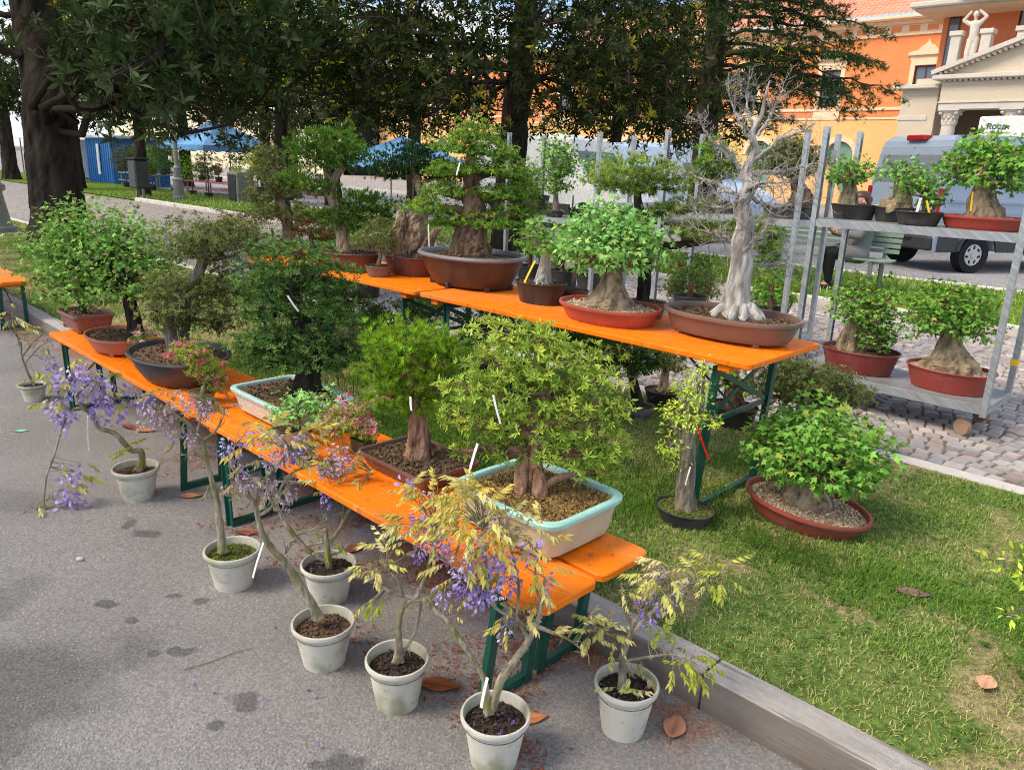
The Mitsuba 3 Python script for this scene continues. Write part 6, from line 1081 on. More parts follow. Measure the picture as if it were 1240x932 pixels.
 {'k':'yew_bonsai','l':'dark spreading bonsai in a grey-rimmed pot under the middle of the back table','leaf':'dark_shrub','ls':.04,'sub':6,'den':.7,'bark':'dark','p':(.814,4.764,.12),'yaw':-.169,'pot':('tub',.118,.1,2,.072,2.375,(.05,.05,.055),'satin','brown',{'rim':(.2,.21,.22)}),'tr':[[(.818,4.763,.194,.038),(.801,4.766,.276,.032),(.767,4.772,.384,.027),(.705,4.782,.515,.016)]],'pads':[(.638,4.794,.499,.323,.323,.199),(.837,4.76,.472,.14,.14,.166),(.466,4.823,.577,.215,.215,.133)]},
 {'k':'maple_bonsai','l':'yellowish palmate maple rising behind the big azalea','leaf':'palmate','ls':.06,'den':.5,'gap':.35,'lp':30,'p':(.036,3.784,.12),'yaw':-.01,'pot':('tub',.12,.108,2,.12,2.375,(.022,.022,.024),'satin','brown',{}),'tr':[[(.485,3.78,.168,.022),(.481,3.78,.352,.022),(.431,3.781,.574,.017),(.39,3.781,.746,.013)]],'pads':[(-.114,3.786,.843,.113,.089,.04),(.074,3.784,.818,.192,.144,.045),(.393,3.781,.703,.131,.131,.081),(.514,3.78,.773,.122,.122,.072),(.594,3.779,.66,.079,.079,.081)]},
 {'k':'azalea_shrub','l':'rounded grey-green azalea bush on the lawn behind the vivid green maple','leaf':'azalea_olive','ls':.032,'sub':20,'den':.75,'gap':.35,'cat':'shrub','p':(1.733,4.233,.12),'yaw':-.389,'pot':('tub',.133,.113,2,.093,2.375,(.022,.022,.024),'satin','brown',{}),'tr':[[(1.705,4.244,.343,.043),(1.692,4.249,.441,.034),(1.688,4.251,.539,.019)]],'pads':[(1.696,4.248,.481,.309,.309,.169)]},
 {'k':'potted_shrub','l':'rounded green shrub standing on the cobbles left of the bare bonsai trunk','leaf':'azalea_olive','ls':.05,'sub':14,'den':.8,'gap':.3,'cat':'shrub','fl':(10,.05,[(.6,.02,.02)]),'p':(1.959,8.393,.12),'yaw':-.229,'pot':('tub',.209,.177,2,.108,2.375,(.022,.022,.024),'satin','brown',{}),'tr':[[(1.948,8.396,.23,.055),(1.937,8.398,.339,.046),(1.928,8.4,.43,.027)]],'pads':[(1.946,8.396,.431,.329,.329,.254)]},
 {'k':'potted_shrub','l':'green shrub on the cobbles right of the bare bonsai trunk','leaf':'azalea','ls':.05,'sub':12,'den':.8,'gap':.3,'cat':'shrub','p':(2.791,8.192,.12),'yaw':-.328,'pot':('tub',.201,.171,2,.106,2.375,(.022,.022,.024),'satin','brown',{}),'tr':[[(2.778,8.197,.227,.054),(2.765,8.201,.334,.045),(2.752,8.206,.449,.027)]],'pads':[(2.755,8.205,.422,.268,.268,.276)]},
 {'k':'potted_shrub','l':'light green shrub standing at the verge, seen just right of the bare trunk','leaf':'azalea','ls':.042,'sub':8,'den':.8,'cat':'shrub','p':(3.401,10.402,.22),'yaw':-.316,'pot':('tub',.172,.146,2,.083,2.375,(.022,.022,.024),'satin','brown',{}),'tr':[[(3.406,10.401,.236,.056),(3.38,10.409,.457,.045),(3.348,10.42,.73,.034)]],'pads':[(3.345,10.421,.839,.246,.246,.23),(3.363,10.415,.599,.201,.201,.161)]},
 {'k':'shade_shrub','l':'dark potted shrub on the shaded lawn, beside the table leg','leaf':'dark_shrub','ls':.05,'sub':7,'den':.8,'cat':'shrub','p':(-1.35,6.113,.12),'yaw':.217,'pot':('tub',.113,.096,2,.08,2.375,(.022,.022,.024),'satin','brown',{}),'tr':[[(-1.349,6.114,.203,.034),(-1.327,6.118,.334,.027),(-1.325,6.119,.463,.02)]],'pads':[(-1.325,6.119,.463,.298,.298,.181)]},
 {'k':'shade_shrub','l':'dark potted shrub on the shaded lawn, nearest the pine','leaf':'dark_shrub','ls':.05,'sub':7,'den':.8,'cat':'shrub','p':(-1.013,5.735,.12),'yaw':.175,'pot':('tub',.106,.09,2,.076,2.375,(.022,.022,.024),'satin','brown',{}),'tr':[[(-1.013,5.736,.199,.032),(-1.012,5.736,.303,.026),(-1.011,5.736,.406,.019)]],'pads':[(-1.011,5.736,.406,.255,.255,.171)]},
 {'k':'shade_shrub','l':'dark potted shrub on the shaded lawn, below the table joint','leaf':'dark_shrub','ls':.05,'sub':7,'den':.8,'cat':'shrub','p':(-.774,6.393,.12),'yaw':.121,'pot':('tub',.116,.099,2,.084,2.375,(.022,.022,.024),'satin','brown',{}),'tr':[[(-.775,6.393,.207,.035),(-.776,6.392,.321,.028),(-.777,6.392,.435,.021)]],'pads':[(-.777,6.392,.435,.254,.254,.145)]},
 {'k':'shade_shrub','l':'dark potted shrub on the shaded lawn, left of the table leg','leaf':'dark_shrub','ls':.05,'sub':7,'den':.8,'cat':'shrub','p':(-1.727,6.817,.12),'yaw':.248,'pot':('tub',.126,.107,2,.089,2.375,(.022,.022,.024),'satin','brown',{}),'tr':[[(-1.725,6.817,.212,.037),(-1.7,6.824,.363,.03),(-1.696,6.825,.512,.022)]],'pads':[(-1.696,6.825,.512,.27,.27,.185)]},
 {'k':'shade_shrub','l':'dark potted shrub on the shaded lawn, behind the big azalea','leaf':'dark_shrub','ls':.05,'sub':7,'den':.8,'cat':'shrub','p':(-.193,5.666,.12),'yaw':.034,'pot':('tub',.102,.087,2,.075,2.375,(.022,.022,.024),'satin','brown',{}),'tr':[[(-.195,5.665,.198,.032),(-.199,5.665,.327,.025),(-.203,5.665,.454,.019)]],'pads':[(-.203,5.665,.454,.278,.278,.169)]},
 {'k':'shade_shrub','l':'dark potted shrub on the shaded lawn, behind the black bowl','leaf':'dark_shrub','ls':.05,'sub':7,'den':.8,'cat':'shrub','p':(-2.106,6.538,.12),'yaw':.312,'pot':('tub',.122,.104,2,.085,2.375,(.022,.022,.024),'satin','brown',{}),'tr':[[(-2.102,6.539,.208,.036),(-2.095,6.541,.375,.029),(-2.088,6.543,.54,.022)]],'pads':[(-2.088,6.543,.54,.288,.288,.223)]},
 {'k':'shade_shrub','l':'dark potted shrub on the shaded lawn, below the red oval tray','leaf':'dark_shrub','ls':.05,'sub':7,'den':.8,'cat':'shrub','p':(.244,5.497,.12),'yaw':-.044,'pot':('tub',.098,.083,2,.073,2.375,(.022,.022,.024),'satin','brown',{}),'tr':[[(.24,5.497,.196,.031),(.234,5.497,.315,.025),(.228,5.497,.433,.018)]],'pads':[(.228,5.497,.433,.282,.282,.152)]},
 {'k':'twig_bush','l':'young bush with bright yellow-green leaf tips at the right edge of the lawn','leaf':'lime','ls':.03,'den':1.3,'cat':'bush','gap':.4,'p':(1.662,1.94,.12),'yaw':-.708,'tr':[[(1.582,2.008,.465,.005),(1.567,2.021,.525,.005),(1.534,2.05,.561,.003),(1.493,2.084,.562,.002)],[(1.582,2.008,.465,.005),(1.558,2.029,.451,.003),(1.526,2.056,.413,.002)],[(1.585,2.006,.467,.005),(1.562,2.025,.603,.004),(1.537,2.046,.644,.002)]],'pads':[(1.494,2.084,.568,.049,.049,.023),(1.518,2.063,.613,.039,.039,.025),(1.527,2.055,.405,.037,.037,.018),(1.552,2.034,.544,.049,.049,.04)]},
 {'k':'maple_bonsai','l':'tall oval green bonsai in a small black pot on the rear trolley','leaf':'maple','ls':.04,'sub':12,'inner':.62,'den':.66,'gap':.34,'p':(.386,8.628,1.13),'yaw':-.045,'pot':('tub',.119,.095,2,.067,2.375,(.022,.022,.024),'satin','brown',{}),'tr':[[(.399,8.628,1.268,.036),(.395,8.628,1.347,.027),(.395,8.628,1.504,.018)]],'pads':[(.402,8.627,1.711,.245,.245,.299),(.398,8.628,1.452,.182,.182,.112)]},
 {'k':'bonsai_tree','l':'round green bonsai in a black crate pot on the rear trolley, left of the pine','leaf':'maple','ls':.04,'sub':9,'inner':.62,'den':.66,'gap':.34,'p':(.829,8.368,1.13),'yaw':-.099,'pot':('box',.151,.121,6,.091,2.375,(.022,.022,.024),'satin','brown',{}),'tr':[[(.814,8.369,1.322,.035),(.837,8.367,1.484,.026),(.863,8.364,1.611,.018)]],'pads':[(.846,8.366,1.61,.229,.229,.254)]},
 {'k':'bonsai_pot','l':'empty black pot behind the small tall bonsai on the rear trolley','leaf':'box','ls':.02,'cat':'pot','p':(.704,8.655,1.13),'yaw':-.081,'pot':('box',.142,.114,6,.101,2.375,(.022,.022,.024),'satin','brown',{}),'tr':[[(.587,8.665,1.335,.009),(.586,8.665,1.353,.007),(.585,8.665,1.371,.005)]],'pads':[]},
 {'k':'bonsai_tree','l':'light green bonsai in a long black pot on the middle trolley, behind the bare tree','leaf':'azalea','ls':.038,'sub':7,'den':.75,'gap':.36,'p':(1.709,7.075,1.32),'yaw':-.237,'pot':('box',.21,.126,6,.104,2.375,(.022,.022,.024),'satin','brown',{}),'tr':[[(1.715,7.074,1.456,.044),(1.719,7.073,1.549,.037),(1.718,7.073,1.69,.022)]],'pads':[(1.697,7.078,1.767,.222,.222,.199),(1.628,7.095,1.623,.163,.163,.107),(1.815,7.05,1.687,.133,.133,.122)],'tags':[((1.725,6.969,1.918),(.074,-.018,-.997),.415,.0148,'white_plastic')]},
 {'k':'bonsai_tree','l':'dark spreading bonsai with a thick brown trunk in a long black pot','leaf':'azalea_olive','ls':.038,'sub':10,'den':.75,'bark':'brown','gap':.36,'p':(2.234,6.569,1.32),'yaw':-.328,'pot':('box',.19,.114,6,.107,2.375,(.022,.022,.024),'satin','brown',{}),'tr':[[(2.32,6.54,1.486,.09),(2.3,6.547,1.551,.062),(2.251,6.563,1.647,.041)]],'pads':[(2.215,6.575,1.744,.303,.303,.156),(2.211,6.577,1.873,.193,.187,.085)]},
]
BARE = ({'k':'bare_bonsai','l':'tall leafless bonsai with a pale grey trunk in a wide brown oval pot','leaf':'box','ls':.01,'cat':'bonsai','p':(1.044,3.673,.89),'yaw':-.277,'pot':('tray',.344,.227,2.2,.107,2.375,(.17,.11,.09),'satin','brown',{'feet':4,'grain':520}),'tr':[],'pads':[]},[[(1.074,3.665,.987,.098),(1.065,3.667,1.038,.07),(1.06,3.669,1.118,.058),(1.061,3.668,1.236,.051),(1.051,3.671,1.328,.049),(1.061,3.668,1.428,.045),(1.033,3.676,1.517,.039),(1.059,3.669,1.6,.032),(1.034,3.676,1.673,.026),(1.066,3.667,1.754,.02),(1.043,3.673,1.832,.014),(1.072,3.665,1.911,.01),(1.077,3.664,1.987,.006),(1.089,3.661,2.057,.003)],[(1.04,3.674,1.328,.017),(.986,3.69,1.355,.014),(.918,3.709,1.381,.01),(.842,3.731,1.4,.005),(.785,3.747,1.451,.002)],[(1.044,3.642,1.285,.015),(1.075,3.612,1.343,.011),(1.121,3.589,1.407,.007),(1.166,3.639,1.472,.003)],[(1.047,3.672,1.518,.015),(.972,3.642,1.568,.012),(.909,3.712,1.608,.01),(.842,3.731,1.628,.006),(.773,3.75,1.655,.003)],[(1.054,3.67,1.556,.014),(1.124,3.651,1.529,.011),(1.195,3.63,1.518,.008),(1.269,3.609,1.537,.005),(1.347,3.587,1.563,.002)],[(1.051,3.671,1.64,.015),(.985,3.69,1.7,.012),(.914,3.71,1.763,.01),(.85,3.728,1.827,.008),(.808,3.74,1.898,.004)],[(1.053,3.671,1.652,.015),(1.115,3.653,1.661,.012),(1.183,3.634,1.671,.01),(1.249,3.615,1.689,.006),(1.333,3.591,1.72,.002)],[(1.061,3.668,1.71,.014),(1.093,3.597,1.761,.011),(1.166,3.639,1.814,.01),(1.236,3.619,1.844,.006),(1.298,3.601,1.881,.002)],[(1.067,3.667,1.775,.012),(1.001,3.644,1.836,.01),(.969,3.695,1.908,.007),(.932,3.705,1.985,.004),(.919,3.709,2.048,.002)],[(1.065,3.667,1.822,.012),(1.102,3.657,1.89,.01),(1.127,3.65,1.96,.007),(1.147,3.644,2.023,.004)],[(1.052,3.671,1.846,.01),(1.016,3.681,1.923,.007),(.999,3.686,2.007,.004),(1.006,3.684,2.07,.002)],[(1.031,3.614,1.579,.012),(1.049,3.537,1.61,.011),(1.074,3.457,1.627,.008),(1.121,3.381,1.623,.005)],[(1.031,3.615,1.549,.012),(.963,3.561,1.527,.01),(.879,3.512,1.505,.007),(.788,3.476,1.524,.004)],[(1.069,3.718,1.254,.012),(1.144,3.749,1.229,.008),(1.237,3.743,1.242,.005),(1.272,3.608,1.29,.002)]])
WISTERIAS = [
 {'l':'young wisteria with pale leaves in a small white pot, farthest back on the asphalt','p':(-3.233,4.95,0),'a':.087,'h':.112,'soil':'dark','grass':0,'stems':[[(-3.224,4.956,.092,.009),(-3.25,4.939,.2,.008),(-3.266,4.928,.315,.007),(-3.264,4.93,.416,.006),(-3.308,4.901,.515,.004)],[(-3.263,4.93,.304,.006),(-3.204,4.969,.393,.005),(-3.138,5.012,.46,.003)],[(-3.263,4.93,.343,.005),(-3.276,4.922,.457,.004),(-3.285,4.916,.595,.003)],[(-3.256,4.935,.257,.004),(-3.175,4.988,.362,.003),(-3.115,5.027,.401,.002)]],'blobs':[(-3.302,4.905,.575,.09,.076,.067,9,0,.101,'pale'),(-3.265,4.929,.483,.078,.067,.056,6,0,.101,'pale'),(-3.169,4.992,.429,.112,.095,.067,5,4,.09,'dull'),(-3.134,5.015,.288,.056,.048,.101,1,6,.112,'pale'),(-3.2,4.971,.181,.078,.067,.045,5,0,.09,'pale')],'tags':[]},
 {'l':'wisteria in a white pot with a long lilac-flowered branch cascading to the left','p':(-1.832,3.499,0),'a':.109,'h':.16,'soil':'brown','grass':0,'stems':[[(-1.821,3.505,.135,.018),(-1.805,3.513,.176,.017),(-1.807,3.512,.241,.015),(-1.839,3.495,.242,.013),(-1.867,3.481,.289,.013),(-1.901,3.463,.345,.011),(-1.954,3.435,.377,.011),(-1.971,3.427,.433,.01),(-2.005,3.409,.491,.009),(-2.024,3.399,.549,.007),(-2.03,3.396,.614,.005)],[(-1.97,3.427,.441,.006),(-2.012,3.405,.483,.006),(-2.055,3.382,.465,.005),(-2.093,3.363,.38,.005),(-2.127,3.345,.27,.005),(-2.163,3.326,.173,.005),(-2.187,3.314,.051,.005),(-2.188,3.313,-.056,.004),(-2.214,3.299,-.136,.004),(-2.234,3.289,-.193,.003)],[(-2.19,3.312,-.046,.003),(-2.223,3.295,.016,.003),(-2.253,3.279,.009,.002),(-2.26,3.275,-.032,.002)],[(-2.005,3.409,.491,.006),(-1.948,3.438,.516,.005),(-1.881,3.474,.517,.004),(-1.805,3.514,.483,.003)],[(-2.024,3.399,.541,.006),(-1.978,3.423,.592,.005),(-1.904,3.461,.601,.003),(-1.847,3.491,.546,.003)],[(-2.178,3.318,.045,.003),(-2.159,3.328,.058,.002),(-2.144,3.336,.021,.002)]],'blobs':[(-2.006,3.408,.651,.107,.091,.057,6,14,.123,'flower'),(-1.913,3.457,.577,.107,.091,.057,5,12,.123,'flower'),(-2.086,3.366,.517,.066,.056,.033,2,8,.107,'flower'),(-1.833,3.498,.519,.09,.077,.041,4,8,.107,'flower'),(-2.068,3.376,.198,.057,.049,.049,2,5,.107,'flower'),(-2.096,3.361,.089,.049,.042,.049,2,6,.099,'flower'),(-2.13,3.343,.01,.057,.049,.057,3,9,.107,'flower'),(-2.163,3.326,-.104,.074,.063,.066,3,10,.115,'flower'),(-2.213,3.3,-.007,.021,.017,.037,3,0,.074,'pale'),(-1.837,3.497,.267,.057,.049,.021,7,0,.074,'lime'),(-2.117,3.35,.186,.025,.021,.049,3,0,.066,'pale')],'tags':[((-1.981,3.399,.45),(-.122,-.064,-.991),.176,.0131)]},
 {'l':'mossy-stemmed wisteria with dull lilac buds in a white pot full of green moss','p':(-1.08,2.731,0),'a':.109,'h':.156,'soil':'moss','grass':40,'stems':[[(-1.112,2.719,.145,.016),(-1.115,2.718,.246,.015),(-1.119,2.716,.31,.014),(-1.119,2.716,.365,.011),(-1.133,2.71,.456,.01),(-1.144,2.706,.542,.009),(-1.156,2.701,.61,.009),(-1.184,2.69,.668,.007),(-1.208,2.681,.712,.005)],[(-1.121,2.715,.373,.006),(-1.148,2.704,.39,.004),(-1.173,2.694,.376,.002)],[(-1.16,2.7,.554,.005),(-1.191,2.687,.564,.003),(-1.233,2.671,.565,.002)],[(-1.156,2.701,.61,.006),(-1.105,2.721,.654,.004),(-1.074,2.734,.717,.002)],[(-1.184,2.69,.668,.005),(-1.238,2.669,.731,.003),(-1.287,2.65,.76,.002)],[(-1.17,2.696,.641,.005),(-1.149,2.704,.723,.003),(-1.14,2.708,.787,.002)]],'blobs':[(-1.263,2.659,.733,.093,.079,.053,6,12,.06,'dull'),(-1.182,2.691,.777,.093,.079,.053,6,12,.06,'dull'),(-1.1,2.723,.738,.066,.056,.046,8,6,.06,'dull'),(-1.229,2.672,.659,.079,.068,.04,4,8,.053,'dull'),(-1.31,2.64,.781,.046,.039,.033,3,5,.053,'dull')],'tags':[]},
 {'l':'wisteria with forked twigs and yellow leaves in a white pot behind the thick-stemmed one','p':(-.682,2.663,0),'a':.107,'h':.149,'soil':'dark','grass':0,'stems':[[(-.68,2.663,.098,.012),(-.681,2.663,.151,.012),(-.686,2.662,.223,.011),(-.69,2.661,.293,.008)],[(-.684,2.662,.152,.01),(-.757,2.643,.212,.01),(-.818,2.628,.303,.009),(-.85,2.62,.381,.008),(-.882,2.612,.436,.006),(-.884,2.611,.509,.005),(-.887,2.61,.574,.003)],[(-.686,2.662,.223,.008),(-.648,2.671,.272,.007),(-.596,2.685,.371,.007),(-.556,2.695,.434,.005),(-.519,2.705,.519,.003)],[(-.684,2.662,.18,.006),(-.638,2.674,.19,.005),(-.598,2.684,.232,.003)],[(-.685,2.662,.24,.006),(-.757,2.644,.229,.005),(-.815,2.629,.251,.004),(-.834,2.624,.201,.004),(-.79,2.635,.274,.003),(-.731,2.65,.296,.003),(-.683,2.663,.333,.002)],[(-.636,2.674,.288,.004),(-.623,2.678,.356,.003),(-.627,2.677,.425,.002)]],'blobs':[(-.697,2.659,.241,.045,.039,.026,8,0,.058,'lime'),(-.578,2.689,.506,.084,.072,.065,12,4,.084,'yellow'),(-.638,2.674,.46,.078,.066,.052,8,5,.078,'yellow'),(-.52,2.704,.434,.052,.044,.045,6,4,.071,'yellow'),(-.679,2.663,.588,.078,.066,.039,4,9,.065,'dull'),(-.591,2.686,.607,.071,.061,.039,4,7,.065,'dull')],'tags':[]},
 {'l':'thick-stemmed wisteria leaning left over the asphalt in a stained white pot','p':(-.604,2.264,-0),'a':.106,'h':.153,'soil':'brown','grass':0,'stems':[[(-.617,2.261,.166,.016),(-.641,2.254,.232,.015),(-.684,2.243,.323,.014),(-.721,2.233,.393,.012),(-.761,2.222,.456,.011),(-.784,2.216,.525,.009),(-.793,2.214,.591,.008),(-.817,2.207,.641,.007),(-.837,2.202,.698,.005)],[(-.793,2.214,.591,.007),(-.768,2.22,.665,.006),(-.722,2.233,.726,.005),(-.682,2.243,.771,.003)],[(-.788,2.215,.554,.006),(-.743,2.227,.587,.005),(-.69,2.241,.688,.004),(-.604,2.264,.719,.003)],[(-.829,2.204,.678,.004),(-.854,2.197,.734,.003),(-.841,2.201,.793,.002)],[(-.812,2.209,.632,.004),(-.86,2.196,.63,.003),(-.876,2.191,.665,.002)],[(-.769,2.22,.651,.004),(-.703,2.238,.669,.003),(-.648,2.252,.654,.002)]],'blobs':[(-.779,2.217,.822,.074,.062,.045,12,5,.074,'yellow'),(-.698,2.239,.799,.074,.062,.051,10,8,.074,'yellow'),(-.683,2.243,.757,.051,.043,.034,4,7,.068,'flower'),(-.807,2.21,.737,.062,.053,.04,5,7,.057,'dull'),(-.739,2.228,.663,.085,.072,.034,5,10,.057,'dull'),(-.835,2.203,.662,.051,.043,.034,3,7,.051,'dull'),(-.633,2.256,.809,.051,.043,.04,8,2,.062,'yellow'),(-.692,2.241,.64,.057,.048,.025,3,3,.051,'dull')],'tags':[((-.749,2.143,.501),(-.343,-.091,-.935),.127,.0113)]},
 {'l':'pale-leaved wisteria with horizontal forking branches in a white pot, third from the right','p':(-.324,2.07,0),'a':.1,'h':.163,'soil':'dark','grass':0,'stems':[[(-.322,2.07,.149,.015),(-.319,2.071,.208,.012),(-.321,2.07,.273,.01),(-.311,2.072,.33,.009),(-.289,2.075,.358,.008),(-.262,2.08,.374,.007)],[(-.316,2.071,.164,.006),(-.276,2.077,.235,.005),(-.257,2.08,.316,.005),(-.252,2.081,.364,.004)],[(-.287,2.076,.358,.008),(-.232,2.084,.363,.007),(-.202,2.089,.324,.007),(-.163,2.095,.258,.006),(-.118,2.102,.181,.005),(-.064,2.111,.095,.004)],[(-.277,2.077,.369,.007),(-.35,2.066,.398,.005),(-.387,2.06,.442,.003),(-.403,2.058,.47,.002)],[(-.264,2.079,.374,.007),(-.233,2.084,.463,.006),(-.221,2.086,.532,.005),(-.205,2.089,.599,.003)],[(-.221,2.086,.532,.005),(-.166,2.095,.488,.004),(-.14,2.099,.542,.003)],[(-.306,2.073,.381,.005),(-.326,2.07,.439,.003),(-.355,2.065,.468,.002)]],'blobs':[(-.398,2.058,.47,.053,.045,.037,10,0,.068,'pale'),(-.345,2.067,.517,.047,.04,.037,8,0,.063,'pale'),(-.395,2.059,.358,.037,.031,.032,7,0,.058,'lime'),(-.313,2.072,.59,.068,.058,.042,10,0,.063,'pale'),(-.23,2.085,.654,.079,.067,.047,14,5,.074,'yellow'),(-.278,2.077,.708,.058,.049,.037,10,3,.068,'yellow'),(-.193,2.091,.599,.068,.058,.042,4,8,.068,'flower'),(-.241,2.083,.568,.058,.049,.032,3,6,.063,'flower'),(-.163,2.095,.692,.063,.054,.047,14,2,.074,'yellow'),(-.151,2.097,.301,.021,.018,.016,2,0,.053,'pale')],'tags':[]},
 {'l':'two-stemmed wisteria with hanging yellow leaves in the white pot nearest the camera','p':(-.009,1.839,-0),'a':.1,'h':.162,'soil':'dark','grass':0,'stems':[[(-.028,1.839,.16,.013),(-.039,1.839,.22,.012),(-.045,1.839,.269,.009),(-.075,1.839,.327,.007),(-.113,1.839,.391,.007),(-.154,1.838,.454,.006),(-.186,1.838,.483,.006),(-.223,1.838,.522,.004)],[(-.019,1.839,.172,.013),(.005,1.839,.277,.012),(.042,1.839,.342,.01),(.074,1.84,.399,.01),(.094,1.84,.452,.007),(.104,1.84,.516,.005),(.109,1.84,.591,.004)],[(.074,1.84,.399,.007),(.054,1.84,.437,.006),(.025,1.839,.487,.004),(-.008,1.839,.511,.003)],[(.094,1.84,.444,.006),(.136,1.84,.427,.005),(.187,1.84,.404,.003),(.24,1.84,.361,.002)],[(.084,1.84,.425,.006),(.039,1.839,.462,.004),(-.021,1.839,.498,.004),(-.079,1.839,.583,.003),(-.092,1.839,.681,.002)],[(.037,1.839,.467,.004),(.04,1.839,.563,.004),(.018,1.839,.661,.003),(-.002,1.839,.733,.002)],[(-.021,1.839,.495,.004),(-.046,1.839,.609,.003),(-.061,1.839,.73,.002)],[(.103,1.84,.503,.004),(.083,1.84,.59,.003),(.088,1.84,.664,.002)]],'blobs':[(-.094,1.839,.764,.072,.061,.053,24,2,.081,'yellow'),(-.017,1.839,.732,.081,.069,.057,26,2,.081,'yellow'),(.071,1.84,.7,.053,.045,.053,16,1,.076,'yellow'),(-.063,1.839,.824,.062,.053,.033,16,0,.072,'yellow'),(-.113,1.839,.631,.062,.053,.038,2,12,.076,'flower'),(-.037,1.839,.664,.072,.061,.043,3,12,.076,'flower'),(-.072,1.839,.571,.067,.057,.033,2,10,.072,'flower'),(.01,1.839,.587,.053,.045,.038,3,8,.072,'flower'),(.069,1.84,.502,.053,.045,.029,8,1,.062,'yellow'),(.185,1.84,.443,.072,.061,.024,8,0,.053,'pale'),(.086,1.84,.615,.029,.024,.048,7,1,.067,'yellow'),(.003,1.839,.473,.048,.041,.021,4,3,.057,'yellow'),(-.138,1.839,.568,.029,.024,.024,3,3,.057,'yellow'),(.116,1.84,.542,.012,.01,.048,6,0,.043,'pale')],'tags':[((-.035,1.789,.312),(-.19,-.001,-.982),.104,.0143)]},
 {'l':'low spreading wisteria in a grimy white pot beside the timber kerb','p':(.383,1.991,0),'a':.098,'h':.168,'soil':'dark','grass':0,'stems':[[(.369,1.993,.126,.014),(.369,1.993,.179,.013),(.364,1.994,.25,.01),(.378,1.992,.323,.009),(.387,1.99,.381,.007)],[(.382,1.991,.33,.007),(.426,1.982,.401,.006),(.478,1.972,.472,.005),(.541,1.96,.528,.003),(.601,1.949,.556,.002)],[(.375,1.992,.294,.006),(.32,2.003,.319,.004),(.264,2.014,.326,.003)],[(.368,1.994,.236,.005),(.437,1.98,.263,.004),(.5,1.968,.283,.003),(.552,1.958,.276,.002)],[(.385,1.99,.352,.005),(.356,1.996,.417,.003),(.341,1.999,.496,.002)],[(.371,1.993,.091,.003),(.402,1.987,.103,.003),(.411,1.985,.024,.003),(.373,1.993,-.06,.002),(.327,2.002,-.126,.002),(.28,2.011,-.19,.001)],[(.388,1.99,.375,.004),(.433,1.981,.457,.003),(.484,1.971,.532,.002)]],'blobs':[(.506,1.967,.536,.102,.087,.041,20,1,.071,'pale'),(.592,1.95,.575,.056,.048,.036,12,0,.071,'lime'),(.426,1.982,.536,.056,.048,.036,12,2,.061,'pale'),(.444,1.979,.459,.051,.043,.025,2,6,.071,'flower'),(.361,1.995,.472,.041,.035,.031,7,2,.056,'pale'),(.28,2.01,.334,.056,.048,.031,14,0,.061,'pale'),(.506,1.967,.29,.087,.074,.041,18,0,.071,'lime'),(.396,1.988,.184,.056,.048,.056,10,0,.071,'pale'),(.347,1.998,.289,.031,.026,.025,5,0,.056,'pale'),(.578,1.953,.275,.036,.03,.036,6,0,.061,'lime'),(.344,1.998,-.113,.041,.035,.02,4,0,.051,'lime')],'tags':[]},
]

for s in PLANTS: plant(s)
bare_tree(*BARE)
for s in WISTERIAS: wisteria(s)

PLAIN['glass_white'] = ((.7, .7, .66), 'satin'); PLAIN['letter_blue'] = ((.05, .07, .2), 'rough'); PLAIN['window_grey'] = ((.17, .20, .24), 'gloss')
